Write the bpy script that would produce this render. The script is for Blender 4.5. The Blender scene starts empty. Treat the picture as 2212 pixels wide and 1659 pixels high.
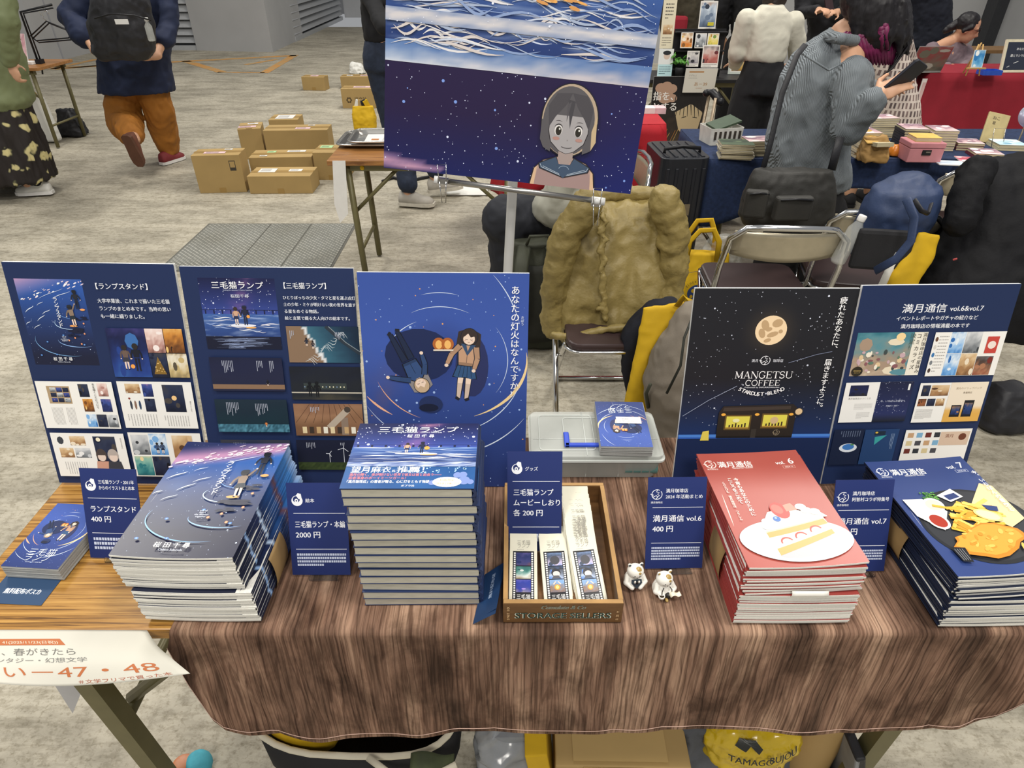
import bpy, bmesh, math, random
from mathutils import Vector, Matrix, noise, Euler
from mathutils.geometry import tessellate_polygon
S = bpy.context.scene
COL = S.collection
PI = math.pi
R = math.radians
random.seed(7)
# ------------------------------------------------------------------ camera
FPX, PITCH, CAMH, CAMY = 1400.0, R(34), 1.587, -0.632
cd = bpy.data.cameras.new('camera'); cam = bpy.data.objects.new('camera', cd); COL.objects.link(cam)
cd.sensor_width = 36; cd.lens = FPX / 2212 * 36; cd.clip_start = .05; cd.clip_end = 200
cam.location = (0, CAMY, CAMH); cam.rotation_euler = (PI/2 - PITCH, 0, 0)
S.camera = cam
# ------------------------------------------------------------------ world, hall lamps and an added front fill
w = bpy.data.worlds.new('hall_ambient'); S.world = w; w.use_nodes = True
w.node_tree.nodes['Background'].inputs[0].default_value = (.95, .97, 1, 1)
w.node_tree.nodes['Background'].inputs[1].default_value = .36
for k, (lx, ly, e, sz) in enumerate([(-2.6, -1.2, 235, 1.6), (2.4, -.6, 235, 1.6), (-3.2, 4.6, 240, 1.6), (2.8, 4.6, 240, 1.6), (-.2, 9.5, 330, 2), (.3, -5.0, 330, 2)]):  # last entry: unseen fill added behind the camera to brighten upright faces
 ld = bpy.data.lights.new('hall_and_fill_lamp', 'AREA'); ld.shape = 'DISK'; ld.size = sz; ld.energy = e; ld.color = (1, .955, .88)
 lo = bpy.data.objects.new('hall_and_fill_lamp', ld); COL.objects.link(lo); lo.location = (lx, ly, 6.5)
vs = S.view_settings
vs.view_transform = 'Standard'; vs.look = 'None'; vs.exposure = -0.14; vs.gamma = 1; vs.use_curve_mapping = False

# ------------------------------------------------------------------ helpers
_G = [(0, 1), (1.4, 1.02), (2.0, 1.09), (2.5, 1.12), (2.82, 1.17), (3.15, 1.22), (3.6, 1.30), (4.24, 1.42), (9, 1.42)]
def gy(y):
 """depth scale of the room behind our table, measured off the floor and table tops"""
 d = y + .67
 for (a, p), (c, q) in zip(_G, _G[1:]):
  if d <= c: return d*(p + (q-p)*(d-a)/(c-a)) + CAMY
def solve_y(yt):
 """photograph depth that lands on the world depth yt"""
 lo, hi = .9, 12
 for _ in range(40):
  m = (lo+hi)/2
  if gy(m) < yt: lo = m
  else: hi = m
 return lo
def at(px, py, z=None, y=None):
 """point of the place seen at a photograph pixel, on the level z or the upright plane y"""
 dx = (px - 1106) / FPX; dy = (829.5 - py) / FPX
 c, s = math.cos(PITCH), math.sin(PITCH)
 d = (dx, c + dy*s, -s + dy*c)
 if y is not None and y > .9: y = gy(y)
 t = (z - CAMH) / d[2] if z is not None else (y - CAMY) / d[1]
 return Vector((d[0]*t, CAMY + d[1]*t, CAMH + d[2]*t))

def s2l(c):
 c /= 255.0
 return c/12.92 if c <= .04045 else ((c+.055)/1.055)**2.4
def rgb(c):
 if isinstance(c, str):
  c = c.lstrip('#'); c = tuple(int(c[i:i+2], 16) for i in (0, 2, 4))
 return c
def lin(c):
 c = rgb(c); return (s2l(c[0]), s2l(c[1]), s2l(c[2]), 1)
def mix(a, b, t):
 a, b = rgb(a), rgb(b); t = max(0, min(1, t))
 return tuple(a[i]*(1-t) + b[i]*t for i in range(3))

_mats = {}
def mat(name, hexc, rough=.6, metal=0, var=.10, vs=30, bump=0, bs=300, hex2=None, spec=.4, alpha=1, trans=0, stretch=None, sheen=0):
 """procedural surface: base colour broken up by noise, optional fine bump"""
 if name in _mats: return _mats[name]
 m = bpy.data.materials.new(name); m.use_nodes = True; nt = m.node_tree
 b = nt.nodes['Principled BSDF']; L = nt.links.new
 c = lin(hexc)
 b.inputs['Roughness'].default_value = rough; b.inputs['Metallic'].default_value = metal
 b.inputs['Specular IOR Level'].default_value = spec
 b.inputs['Alpha'].default_value = alpha; b.inputs['Transmission Weight'].default_value = trans
 if sheen: b.inputs['Sheen Weight'].default_value = sheen
 tc = nt.nodes.new('ShaderNodeTexCoord'); mp = nt.nodes.new('ShaderNodeMapping')
 L(tc.outputs['Object'], mp.inputs[0])
 if stretch: mp.inputs['Scale'].default_value = stretch
 n = nt.nodes.new('ShaderNodeTexNoise'); n.inputs['Scale'].default_value = vs; n.inputs['Detail'].default_value = 5
 L(mp.outputs[0], n.inputs['Vector'])
 cr = nt.nodes.new('ShaderNodeValToRGB'); e = cr.color_ramp.elements
 c2 = lin(hex2) if hex2 else None
 e[0].position = .3; e[1].position = .7
 if c2: e[0].color = c; e[1].color = c2
 else:
  e[0].color = tuple(x*(1-var) for x in c[:3]) + (1,); e[1].color = tuple(min(1, x*(1+var)) for x in c[:3]) + (1,)
 L(n.outputs['Fac'], cr.inputs[0]); L(cr.outputs[0], b.inputs['Base Color'])
 if bump:
  n2 = nt.nodes.new('ShaderNodeTexNoise'); n2.inputs['Scale'].default_value = bs; n2.inputs['Detail'].default_value = 4
  L(mp.outputs[0], n2.inputs['Vector'])
  bp = nt.nodes.new('ShaderNodeBump'); bp.inputs['Strength'].default_value = bump; bp.inputs['Distance'].default_value = .01
  L(n2.outputs['Fac'], bp.inputs['Height']); L(bp.outputs[0], b.inputs['Normal'])
 _mats[name] = m
 return m

def print_mat(name, rough, spec=.4, coat=0):
 m = bpy.data.materials.new(name); m.use_nodes = True; nt = m.node_tree
 b = nt.nodes['Principled BSDF']
 a = nt.nodes.new('ShaderNodeAttribute'); a.attribute_name = 'Col'
 nt.links.new(a.outputs['Color'], b.inputs['Base Color'])
 b.inputs['Roughness'].default_value = rough; b.inputs['Specular IOR Level'].default_value = spec
 b.inputs['Coat Weight'].default_value = coat; b.inputs['Coat Roughness'].default_value = .2
 return m
PRINT = print_mat('printed_matte_sheet', .55)
GLOSS = print_mat('printed_gloss_cover', .33, .5)

class MB:
 """collects shapes; build() links them as ONE mesh object"""
 def __init__(s, root=None):
  s.v = []; s.f = []; s.mi = []; s.c = []; s.uv = {}; s.mats = []; s.M = Matrix.Identity(4); s.sm = []
  s.inv = root_matrix(root).inverted() if root is not None else None
 def add(s, vs, fs, m, cols=None, smooth=False, raw=False):
  o = len(s.v)
  if m not in s.mats: s.mats.append(m)
  k = s.mats.index(m)
  for p in vs:
   p = s.M @ Vector(p)
   if s.inv is not None: p = s.inv @ p
   s.v.append(p)
  s.c += list(cols) if cols else [(1, 1, 1, 1)] * len(vs)
  for f in fs:
   s.f.append([o + i for i in f]); s.mi.append(k); s.sm.append(smooth)
 def box(s, c, d, m, rot=None):
  x, y, z = d[0]/2, d[1]/2, d[2]/2
  P = [Vector((a*x, b*y, e*z)) for e in (-1, 1) for b in (-1, 1) for a in (-1, 1)]
  if rot is not None: P = [rot @ p for p in P]
  P = [p + Vector(c) for p in P]
  s.add(P, [(0, 2, 3, 1), (4, 5, 7, 6), (0, 1, 5, 4), (2, 6, 7, 3), (0, 4, 6, 2), (1, 3, 7, 5)], m)
 def rbox(s, c, d, r, m, rot=None, n=4):
  """box with rounded upright edges"""
  x, y, z = d[0]/2, d[1]/2, d[2]/2; ring = []
  for cx, cy, a0 in ((x-r, y-r, 0), (-x+r, y-r, 90), (-x+r, -y+r, 180), (x-r, -y+r, 270)):
   for k in range(n+1):
    a = R(a0 + 90*k/n); ring.append((cx + r*math.cos(a), cy + r*math.sin(a)))
  s.prism(ring, -z, z, m, c, rot)
 def prism(s, ring, z0, z1, m, c=(0, 0, 0), rot=None, smooth=False):
  n = len(ring); P = [Vector((a, b, z0)) for a, b in ring] + [Vector((a, b, z1)) for a, b in ring]
  if rot is not None: P = [rot @ p for p in P]
  P = [p + Vector(c) for p in P]
  s.add(P, [tuple(range(n-1, -1, -1)), tuple(range(n, 2*n))] + [(i, (i+1) % n, n+(i+1) % n, n+i) for i in range(n)], m, smooth=smooth)
 def tube(s, pts, r, m, n=8, closed=False, flat=1.0, up=None):
  pts = [Vector(p) for p in pts]; k = len(pts)
  rs = r if isinstance(r, (list, tuple)) else [r]*k
  V = []; prev = None
  for i, p in enumerate(pts):
   a = pts[(i-1) % k] if (closed or i) else p; b = pts[(i+1) % k] if (closed or i < k-1) else p
   t = (b - a).normalized() if (b-a).length > 1e-9 else Vector((0, 0, 1))
   if prev is None:
    q = Vector(up) if up is not None else (Vector((0, 0, 1)) if abs(t.z) < .9 else Vector((1, 0, 0)))
   else: q = prev
   q = (q - t*q.dot(t)).normalized(); prev = q; e = t.cross(q)
   for j in range(n):
    an = 2*PI*j/n; V.append(p + q*math.cos(an)*rs[i] + e*math.sin(an)*rs[i]*flat)
  F = []
  for i in range(k if closed else k-1):
   for j in range(n):
    a = i*n + j; b = i*n + (j+1) % n; c = ((i+1) % k)*n
    F.append((a, b, c + (j+1) % n, c + j))
  if not closed: F += [tuple(range(n-1, -1, -1)), tuple(range((k-1)*n, k*n))]
  s.add(V, F, m, smooth=n > 5)
 def lathe(s, prof, m, c=(0, 0, 0), n=20, rot=None, sy=1.0):
  V = []; k = len(prof)
  for r, z in prof:
   for j in range(n):
    a = 2*PI*j/n; p = Vector((r*math.cos(a), r*sy*math.sin(a), z))
    if rot is not None: p = rot @ p
    V.append(p + Vector(c))
  F = [(i*n + j, i*n + (j+1) % n, (i+1)*n + (j+1) % n, (i+1)*n + j) for i in range(k-1) for j in range(n)]
  F += [tuple(range(n-1, -1, -1)), tuple(range((k-1)*n, k*n))]
  s.add(V, F, m, smooth=True)
 def ell(s, c, r, m, n=16, rot=None):
  if not isinstance(r, (tuple, list)): r = (r, r, r)
  h = n//2; V = []; F = []
  for i in range(h+1):
   t = PI*i/h; st = max(math.sin(t), 1e-3)
   for j in range(n):
    a = 2*PI*j/n; p = Vector((r[0]*st*math.cos(a), r[1]*st*math.sin(a), -r[2]*math.cos(t)))
    if rot is not None: p = rot @ p
    V.append(p + Vector(c))
  F = [(i*n + j, i*n + (j+1) % n, (i+1)*n + (j+1) % n, (i+1)*n + j) for i in range(h) for j in range(n)]
  F += [tuple(range(n-1, -1, -1)), tuple(range(h*n, (h+1)*n))]
  s.add(V, F, m, smooth=True)
 def loft(s, rings, m, cap=True, smooth=True):
  """rings: lists of equally many points"""
  n = len(rings[0]); V = [p for r in rings for p in r]; k = len(rings)
  F = [(i*n + j, i*n + (j+1) % n, (i+1)*n + (j+1) % n, (i+1)*n + j) for i in range(k-1) for j in range(n)]
  if cap: F += [tuple(range(n-1, -1, -1)), tuple(range((k-1)*n, k*n))]
  s.add(V, F, m, smooth=smooth)
 def body(s, secs, m, n=20):
  """loft through oval sections (centre, half width, half depth, yaw)"""
  rings = []
  for c, a, b, yaw in secs:
   ca, sa = math.cos(yaw), math.sin(yaw)
   rings.append([Vector(c) + Vector((a*math.cos(t)*ca - b*math.sin(t)*sa, a*math.cos(t)*sa + b*math.sin(t)*ca, 0)) for t in (2*PI*j/n for j in range(n))])
  s.loft(rings, m)
 def limb(s, pts, rs, m, n=12):
  s.tube(pts, rs, m, n)
  for p, r in zip(pts, rs): s.ell(p, r*.995, m, n)
 def grid(s, nx, ny, fn, m, cols=None, smooth=True, thick=0):
  V = []; Cc = []
  for j in range(ny+1):
   for i in range(nx+1):
    V.append(Vector(fn(i/nx, j/ny)))
  F = [(j*(nx+1)+i, j*(nx+1)+i+1, (j+1)*(nx+1)+i+1, (j+1)*(nx+1)+i) for j in range(ny) for i in range(nx)]
  s.add(V, F, m, smooth=smooth)
 def build(s, name, root=None, smooth=None, bevel=0, solid=0, sub=0, remesh=0, smoothit=0, uv=None, wrinkle=None, seg=2):
  me = bpy.data.meshes.new(name); me.from_pydata([tuple(p) for p in s.v], [], s.f)
  for m in s.mats: me.materials.append(m)
  me.polygons.foreach_set('material_index', s.mi)
  me.polygons.foreach_set('use_smooth', [bool(x) if smooth is None else smooth for x in s.sm])
  if any(c != (1, 1, 1, 1) for c in s.c):
   a = me.color_attributes.new('Col', 'FLOAT_COLOR', 'POINT'); a.data.foreach_set('color', [x for c in s.c for x in c])
  me.update()
  o = bpy.data.objects.new(name, me); COL.objects.link(o)
  if remesh:
   md = o.modifiers.new('r', 'REMESH'); md.mode = 'VOXEL'; md.voxel_size = remesh; md.use_smooth_shade = True
   if smoothit:
    ms = o.modifiers.new('s', 'SMOOTH'); ms.iterations = smoothit; ms.factor = .5
  if sub:
   ms = o.modifiers.new('s', 'SUBSURF'); ms.levels = ms.render_levels = sub
  if solid:
   md = o.modifiers.new('t', 'SOLIDIFY'); md.thickness = solid; md.offset = -1
  if bevel:
   md = o.modifiers.new('b', 'BEVEL'); md.width = bevel; md.segments = seg; md.limit_method = 'ANGLE'; md.angle_limit = R(40)
  if o.modifiers:
   dg = bpy.context.evaluated_depsgraph_get()
   me2 = bpy.data.meshes.new_from_object(o.evaluated_get(dg)); o.modifiers.clear(); o.data = me2
   me2.name = name; bpy.data.meshes.remove(me)
  if wrinkle:
   amp, fr, seed = wrinkle[:3]; st = wrinkle[3] if len(wrinkle) > 3 else (1, 1, 1)
   me = o.data; nr = [v.normal.copy() for v in me.vertices]
   for v, q in zip(me.vertices, nr):
    p = Vector((v.co.x*st[0], v.co.y*st[1], v.co.z*st[2]))*fr + Vector((seed, seed*.7, seed*1.3))
    d = noise.noise(p) + .5*noise.noise(p*2.1)
    d2 = 1 - 2*abs(noise.noise(p*.8 + Vector((9, 4, 2))))
    v.co += q*amp*(d*.7 + d2*.5 - .3 + .3*(1 - 3*abs(noise.noise(p*2.7 + Vector((3, 8, 1))))))
   me.update()
  if root is not None: o.parent = root
  return o

def root_matrix(o):
 return Matrix.LocRotScale(o.location, o.rotation_euler, o.scale)
def thing(name, label, cat, loc=(0, 0, 0), rz=0, group=None, rot=None):
 o = bpy.data.objects.new(name, None); COL.objects.link(o); o.empty_display_size = .05
 o.location = loc; o.rotation_euler = rot if rot is not None else (0, 0, rz)
 return tag(o, label, cat, group)
def tag(o, label, cat, group=None, kind=None):
 o['label'] = label; o['category'] = cat
 if group: o['group'] = group
 if kind: o['kind'] = kind
 return o
def structure(o):
 o['kind'] = 'structure'; return o
def dup(o, loc=None, rz=None, label=None, group=None, rot=None):
 c = o.copy(); COL.objects.link(c)
 if loc is not None: c.location = loc
 if rz is not None: c.rotation_euler = (0, 0, rz)
 if rot is not None: c.rotation_euler = rot
 if label: c['label'] = label
 if group: c['group'] = group
 for ch in list(o.children):
  k = ch.copy(); COL.objects.link(k); k.parent = c
  for g in ch.children:
   q = g.copy(); COL.objects.link(q); q.parent = k
 return c
def rotm(x=0, y=0, z=0): return Euler((R(x), R(y), R(z))).to_matrix()

# ------------------------------------------------------------------ flat printed art
_txt = {}
def glyphs(s, bold=0, shear=0):
 """mesh outline of a string in the built-in font, 1 unit em"""
 k = (s, bold, shear)
 if k in _txt: return _txt[k]
 cu = bpy.data.curves.new('t', 'FONT'); cu.body = s; cu.size = 1; cu.offset = bold; cu.shear = shear; cu.resolution_u = 3; cu.fill_mode = 'FRONT'
 o = bpy.data.objects.new('t', cu); COL.objects.link(o)
 dg = bpy.context.evaluated_depsgraph_get(); me = bpy.data.meshes.new_from_object(o.evaluated_get(dg))
 v = [(p.co.x, p.co.y) for p in me.vertices]; f = [tuple(p.vertices) for p in me.polygons]
 bpy.data.objects.remove(o); bpy.data.curves.remove(cu); bpy.data.meshes.remove(me)
 _txt[k] = (v, f); return _txt[k]

class Art:
 """flat print: polygons with their own ink colour, stacked in thin layers"""
 STEP = .000015
 def __init__(s): s.items = []; s.l = 0
 def put(s, pts, faces, cols):
  s.l += 1; s.items.append((pts, faces, cols, s.l*s.STEP))
 def rect(s, x0, y0, x1, y1, c): s.put([(x0, y0), (x1, y0), (x1, y1), (x0, y1)], [(0, 1, 2, 3)], [lin(c)]*4)
 def poly(s, pts, c):
  tri = tessellate_polygon([[Vector((x, y, 0)) for x, y in pts]])
  s.put(pts, [tuple(t) for t in tri], [lin(c)]*len(pts))
 def grid(s, x0, y0, x1, y1, nx, ny, fn):
  P = []; Cc = []
  for j in range(ny+1):
   for i in range(nx+1):
    u, v = i/nx, j/ny; P.append((x0+(x1-x0)*u, y0+(y1-y0)*v)); Cc.append(lin(fn(u, v)))
  s.put(P, [(j*(nx+1)+i, j*(nx+1)+i+1, (j+1)*(nx+1)+i+1, (j+1)*(nx+1)+i) for j in range(ny) for i in range(nx)], Cc)
 def ell(s, cx, cy, rx, ry, c, n=18, rot=0, a0=0, a1=360):
  ca, sa = math.cos(R(rot)), math.sin(R(rot)); P = []
  for k in range(n):
   t = R(a0 + (a1-a0)*k/(n if a1-a0 == 360 else n-1)); x, y = rx*math.cos(t), ry*math.sin(t); P.append((cx+x*ca-y*sa, cy+x*sa+y*ca))
  s.put(P, [tuple(range(n))], [lin(c)]*n)
 def line(s, pts, w, c, taper=False):
  n = len(pts); L = []; Rr = []
  for i, (x, y) in enumerate(pts):
   a = pts[max(0, i-1)]; b = pts[min(n-1, i+1)]; dx, dy = b[0]-a[0], b[1]-a[1]; d = math.hypot(dx, dy) or 1
   ww = w/2*(math.sin(PI*(i+.3)/(n-.4)) if taper else 1)
   L.append((x-dy/d*ww, y+dx/d*ww)); Rr.append((x+dy/d*ww, y-dx/d*ww))
  s.put(L+Rr, [(i, n+i, n+i+1, i+1) for i in range(n-1)], [lin(c)]*(2*n))
 def arc(s, cx, cy, rx, ry, a0, a1, w, c, n=18, taper=True, rot=0):
  ca, sa = math.cos(R(rot)), math.sin(R(rot)); P = []
  for k in range(n+1):
   t = R(a0+(a1-a0)*k/n); x, y = rx*math.cos(t), ry*math.sin(t); P.append((cx+x*ca-y*sa, cy+x*sa+y*ca))
  s.line(P, w, c, taper)
 def stars(s, x0, y0, x1, y1, n, c='#e6ecff', r=.0007, seed=1, big=.08):
  rn = random.Random(seed); P = []; F = []
  for k in range(n):
   x, y = rn.uniform(x0, x1), rn.uniform(y0, y1); q = r*rn.uniform(.4, 1.1)*(2.3 if rn.random() < big else 1)
   o = len(P); P += [(x+q*math.cos(t*PI/3), y+q*math.sin(t*PI/3)) for t in range(6)]; F.append(tuple(range(o, o+6)))
  s.put(P, F, [lin(c)]*len(P))
 def text(s, t, x, y, size, c, align='l', bold=.012, shear=0, width=None, sy=1):
  if bold > 0:       # heavier strokes: the outline laid down twice, a hair apart
   d = bold*1.15*size; s.text(t, x-d/2, y, size, c, align, 0, shear, width, sy); s.text(t, x+d/2, y+d*.3, size, c, align, 0, shear, width, sy); return
  v, f = glyphs(t, bold, shear)
  if not v: return
  xs = [p[0] for p in v]; wd = max(xs)*size; sx = size
  if width: sx = width/max(xs); wd = width
  ox = x - (wd/2 if align == 'c' else wd if align == 'r' else 0)
  s.put([(ox+p[0]*sx, y+p[1]*size*sy) for p in v], f, [lin(c)]*len(v))
 def vtext(s, t, x, y, size, c, pitch=1.0, bold=.012):
  """upright column of characters, x centre, y top"""
  if bold > 0:
   d = bold*1.15*size; s.vtext(t, x-d/2, y, size, c, pitch, 0); s.vtext(t, x+d/2, y+d*.3, size, c, pitch, 0); return
  for k, ch in enumerate(t):
   if ch in ' 　': continue
   v, f = glyphs(ch, bold)
   if not v: continue
   cx, cy = .5, .38; yy = y - (k+.5)*size*pitch
   if ch in 'ー―…': P = [(x+(p[1]-cy)*size, yy-(p[0]-cx)*size) for p in v]
   elif ch in '、。': P = [(x+(p[0]+.6-cx)*size, yy+(p[1]+.6-cy)*size) for p in v]
   else: P = [(x+(p[0]-cx)*size, yy+(p[1]-cy)*size) for p in v]
   s.put(P, f, [lin(c)]*len(v))
 def dashes(s, x0, y0, x1, y1, rows, c, seed=1, th=.35, vertical=False):
  """small body copy too fine to read: broken rows of short strokes"""
  rn = random.Random(seed); P = []; F = []
  H = (y1-y0) if not vertical else (x1-x0)
  for k in range(rows):
   p = H/rows; a = p*(k+.3); b = a + p*th; e = (x1-x0) if not vertical else (y1-y0); t = 0
   if k == rows-1: e *= rn.uniform(.4, .9)
   while t < e:
    q = min(e, t + rn.uniform(.6, 1.0)*p*.55)
    o = len(P)
    P += [(x0+t, y1-b), (x0+q, y1-b), (x0+q, y1-a), (x0+t, y1-a)] if not vertical else [(x1-b, y1-q), (x1-a, y1-q), (x1-a, y1-t), (x1-b, y1-t)]
    F.append((o, o+1, o+2, o+3)); t = q + p*.14
  if P: s.put(P, F, [lin(c)]*len(P))
 def emit(s, mb, fn, m=None, fine=0):
  """fn(u, v, lift) gives the point of the sheet; fine splits long edges for curved sheets"""
  for P, F, Cc, l in s.items:
   if fine:
    P, Cc = list(P), list(Cc); G = []
    todo = [(f[0], f[k], f[k+1]) for f in F for k in range(1, len(f)-1)]; mid = {}
    def half(i, j):
     k = (min(i, j), max(i, j))
     if k not in mid:
      P.append(((P[i][0]+P[j][0])/2, (P[i][1]+P[j][1])/2)); Cc.append(tuple((a+c)/2 for a, c in zip(Cc[i], Cc[j]))); mid[k] = len(P)-1
     return mid[k]
    while todo:
     a, b, c = todo.pop()
     if max(math.dist(P[a], P[b]), math.dist(P[b], P[c]), math.dist(P[a], P[c])) > fine:
      x, y, z = half(a, b), half(b, c), half(c, a); todo += [(a, x, z), (x, b, y), (z, y, c), (x, y, z)]
     else: G.append((a, b, c))
    F = G
   mb.add([fn(x, y, l) for x, y in P], F, m or PRINT, Cc)

def fbm(x, y, sd=0, o=3):
 return noise.fractal(Vector((x, y, sd)), 1.0, 2.0, o)
def thumb(A, x0, y0, x1, y1, pal, sd, n=14, fr=3, strokes=3):
 """small picture: soft blotches in a palette plus a few marks"""
 rn = random.Random(sd)
 def f(u, v):
  t = .5 + .5*fbm(u*fr, v*fr, sd*1.7); k = (v*.6 + t*.4)*(len(pal)-1); i = max(0, min(len(pal)-2, int(k)))
  return mix(pal[i], pal[i+1], k-i)
 A.grid(x0, y0, x1, y1, n, n, f)
 for k in range(strokes):
  cx, cy = rn.uniform(x0, x1), rn.uniform(y0, y1); W, Hh = x1-x0, y1-y0; c = pal[rn.randrange(len(pal))]
  rx, ry = W*rn.uniform(.06, .2), Hh*rn.uniform(.06, .2)
  cx = min(max(cx, x0+rx), x1-rx); cy = min(max(cy, y0+ry), y1-ry)
  A.ell(cx, cy, rx, ry, c, 8)
# ------------------------------------------------------------------ room shell
def floor_material():
 m = bpy.data.materials.new('worn_concrete'); m.use_nodes = True; nt = m.node_tree; L = nt.links.new
 b = nt.nodes['Principled BSDF']; tc = nt.nodes.new('ShaderNodeTexCoord')
 def nz(scale, det, st=None, rough=.6):
  mp = nt.nodes.new('ShaderNodeMapping'); L(tc.outputs['Object'], mp.inputs[0])
  if st: mp.inputs['Scale'].default_value = st
  n = nt.nodes.new('ShaderNodeTexNoise'); n.inputs['Scale'].default_value = scale; n.inputs['Detail'].default_value = det; n.inputs['Roughness'].default_value = rough
  L(mp.outputs[0], n.inputs['Vector']); return n.outputs['Fac']
 def ramp(f, p0, p1, c0, c1):
  r = nt.nodes.new('ShaderNodeValToRGB'); e = r.color_ramp.elements; e[0].position = p0; e[1].position = p1; e[0].color = c0; e[1].color = c1
  L(f, r.inputs[0]); return r.outputs[0]
 def mul(a, c, fac=1):
  x = nt.nodes.new('ShaderNodeMix'); x.data_type = 'RGBA'; x.blend_type = 'MULTIPLY'; x.inputs[0].default_value = fac
  L(a, x.inputs[6]); L(c, x.inputs[7]); return x.outputs[2]
 base = ramp(nz(.9, 6), .3, .7, lin('#9c9687'), lin('#bdb6a5'))
 blot = ramp(nz(2.2, 8, (1, 2.4, 1), .7), .40, .56, (.6, .595, .58, 1), (1, 1, 1, 1))
 speck = ramp(nz(26, 6, (1, 1.5, 1), .75), .40, .52, (.55, .53, .48, 1), (1, 1, 1, 1))
 pits = ramp(nz(90, 3), .36, .44, (.6, .57, .5, 1), (1, 1, 1, 1))
 scuff = ramp(nz(5, 5, (.6, 5, 1), .7), .38, .47, (.76, .75, .72, 1), (1, 1, 1, 1))
 c = mul(mul(mul(mul(base, blot, .8), speck, .6), pits, .5), scuff, .8)
 L(c, b.inputs['Base Color']); b.inputs['Roughness'].default_value = .62; b.inputs['Specular IOR Level'].default_value = .3
 bp = nt.nodes.new('ShaderNodeBump'); bp.inputs['Strength'].default_value = .25; bp.inputs['Distance'].default_value = .004
 L(nz(60, 6), bp.inputs['Height']); L(bp.outputs[0], b.inputs['Normal'])
 return m
CONC = floor_material()
m = MB(); m.box((0, 6, -.05), (30, 22, .1), CONC); structure(m.build('floor'))
WALLM = mat('grey_painted_wall', '#a4a4a4', .6, var=.05, vs=2, bump=.05, bs=40)
WALLD = mat('darker_grey_wall_panel', '#95969a', .6, var=.04, vs=2)  # slightly darker grey than the wall, for the door joint
WH = 4.2
def wall(name, pts, m=WALLM, th=.12):
 b = MB()
 for (x0, y0), (x1, y1) in zip(pts, pts[1:]):
  d = Vector((x1-x0, y1-y0, 0)).normalized(); n = Vector((-d.y, d.x, 0))*th
  b.add([(x0, y0, 0), (x1, y1, 0), (x1+n.x, y1+n.y, 0), (x0+n.x, y0+n.y, 0), (x0, y0, WH), (x1, y1, WH), (x1+n.x, y1+n.y, WH), (x0+n.x, y0+n.y, WH)],
              [(3, 2, 1, 0), (4, 5, 6, 7), (0, 1, 5, 4), (1, 2, 6, 5), (2, 3, 7, 6), (3, 0, 4, 7)], m)
 return structure(b.build(name))
fl = lambda px, py: (lambda p: (p.x, p.y))(at(px, py, z=0))
W0, W1, W2, W3 = fl(97, 139), fl(205, 112), fl(365, 109), fl(426, 109)
B0, B1_, B2_, L1, L2, K0 = fl(426, 109), fl(590, 113), fl(632, 93), fl(636, 90), fl(738, 43), fl(745, 38)
wall('wall_left', [(W0[0]-5, W0[1]-1.0), W0])
wall('wall_left_return', [W0, W1, W2])
b = MB()   # buttress between the two louvred bays
b.prism([(B0[0], B0[1]), (B1_[0], B1_[1]), (B2_[0], B2_[1]), (B2_[0], B2_[1]+.8), (B0[0], B2_[1]+.8)], 0, WH, WALLM)
structure(b.build('wall_buttress'))
wall('wall_far', [K0, (K0[0]+6, K0[1]+.2)])
RY_ = 10.8
wall('wall_right', [(1.6, RY_+.4), (14, RY_-.6)])
b = MB(); b.box((0, K0[1]+1.2, WH/2), (30, .1, WH), WALLM); structure(b.build('wall_back'))
# door joint on the left wall
b = MB(); q = at(150, 118, z=.02); b.box((W0[0]+.35*(W1[0]-W0[0]), W0[1]+.35*(W1[1]-W0[1])-.01, 1.1), (.02, .03, 2.2), WALLD); structure(b.build('trim_1'))
LOUV = mat('grey_louvre_steel', '#a9abad', .45, .2, var=.04)
LDARK = mat('dark_louvre_gap', '#5f6266', .7)
def louvre(name, p0, p1, z0=.08, n=26, pitch=.125):
 t = thing(name, {'louvre_panel': 'grey slatted louvre panel beside the walking person at the left hall wall'}.get(name, name), 'louvre', (p0[0], p0[1], 0)); 
 d = Vector((p1[0]-p0[0], p1[1]-p0[1], 0)); L = d.length; d.normalize(); nrm = Vector((d.y, -d.x, 0))
 rz = math.atan2(d.y, d.x); t.rotation_euler = (0, 0, rz)
 b = MB(); b.box((L/2, .07, WH/2), (L, .02, WH), LDARK); b.build('backing', t)
 b = MB(); b.box((L/2, .0, z0/2), (L, .08, z0), LOUV)
 for k in range(n):
  z = z0 + .09 + k*pitch
  if z > WH-.1: break
  b.box((L/2, .0, z), (L, .012, pitch*.98), LOUV, rotm(x=-34))
 b.build('slats', t)
 return t
lv = louvre('louvre_panel', (W2[0], W2[1]+.06), (B0[0], B0[1]+.06))
lv2 = louvre('louvre_panel', L1, L2)
lv2['label'] = 'grey slatted louvre panel right of the grey buttress, by the far wall'
# dark expansion gap in the right wall
b = MB(); _o, p = None, Vector((0, 0, 0)); dx_ = (2136-1106)/FPX; dy_ = (829.5-40)/FPX; t_ = (RY_-.1-CAMY)/(math.cos(PITCH)+dy_*math.sin(PITCH)); p.x = dx_*t_
b.box((p.x, RY_-.06, 1.9), (.17, .5, 4.0), mat('black_joint', '#2b2c2f', .8)); structure(b.build('trim_2'))
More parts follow.
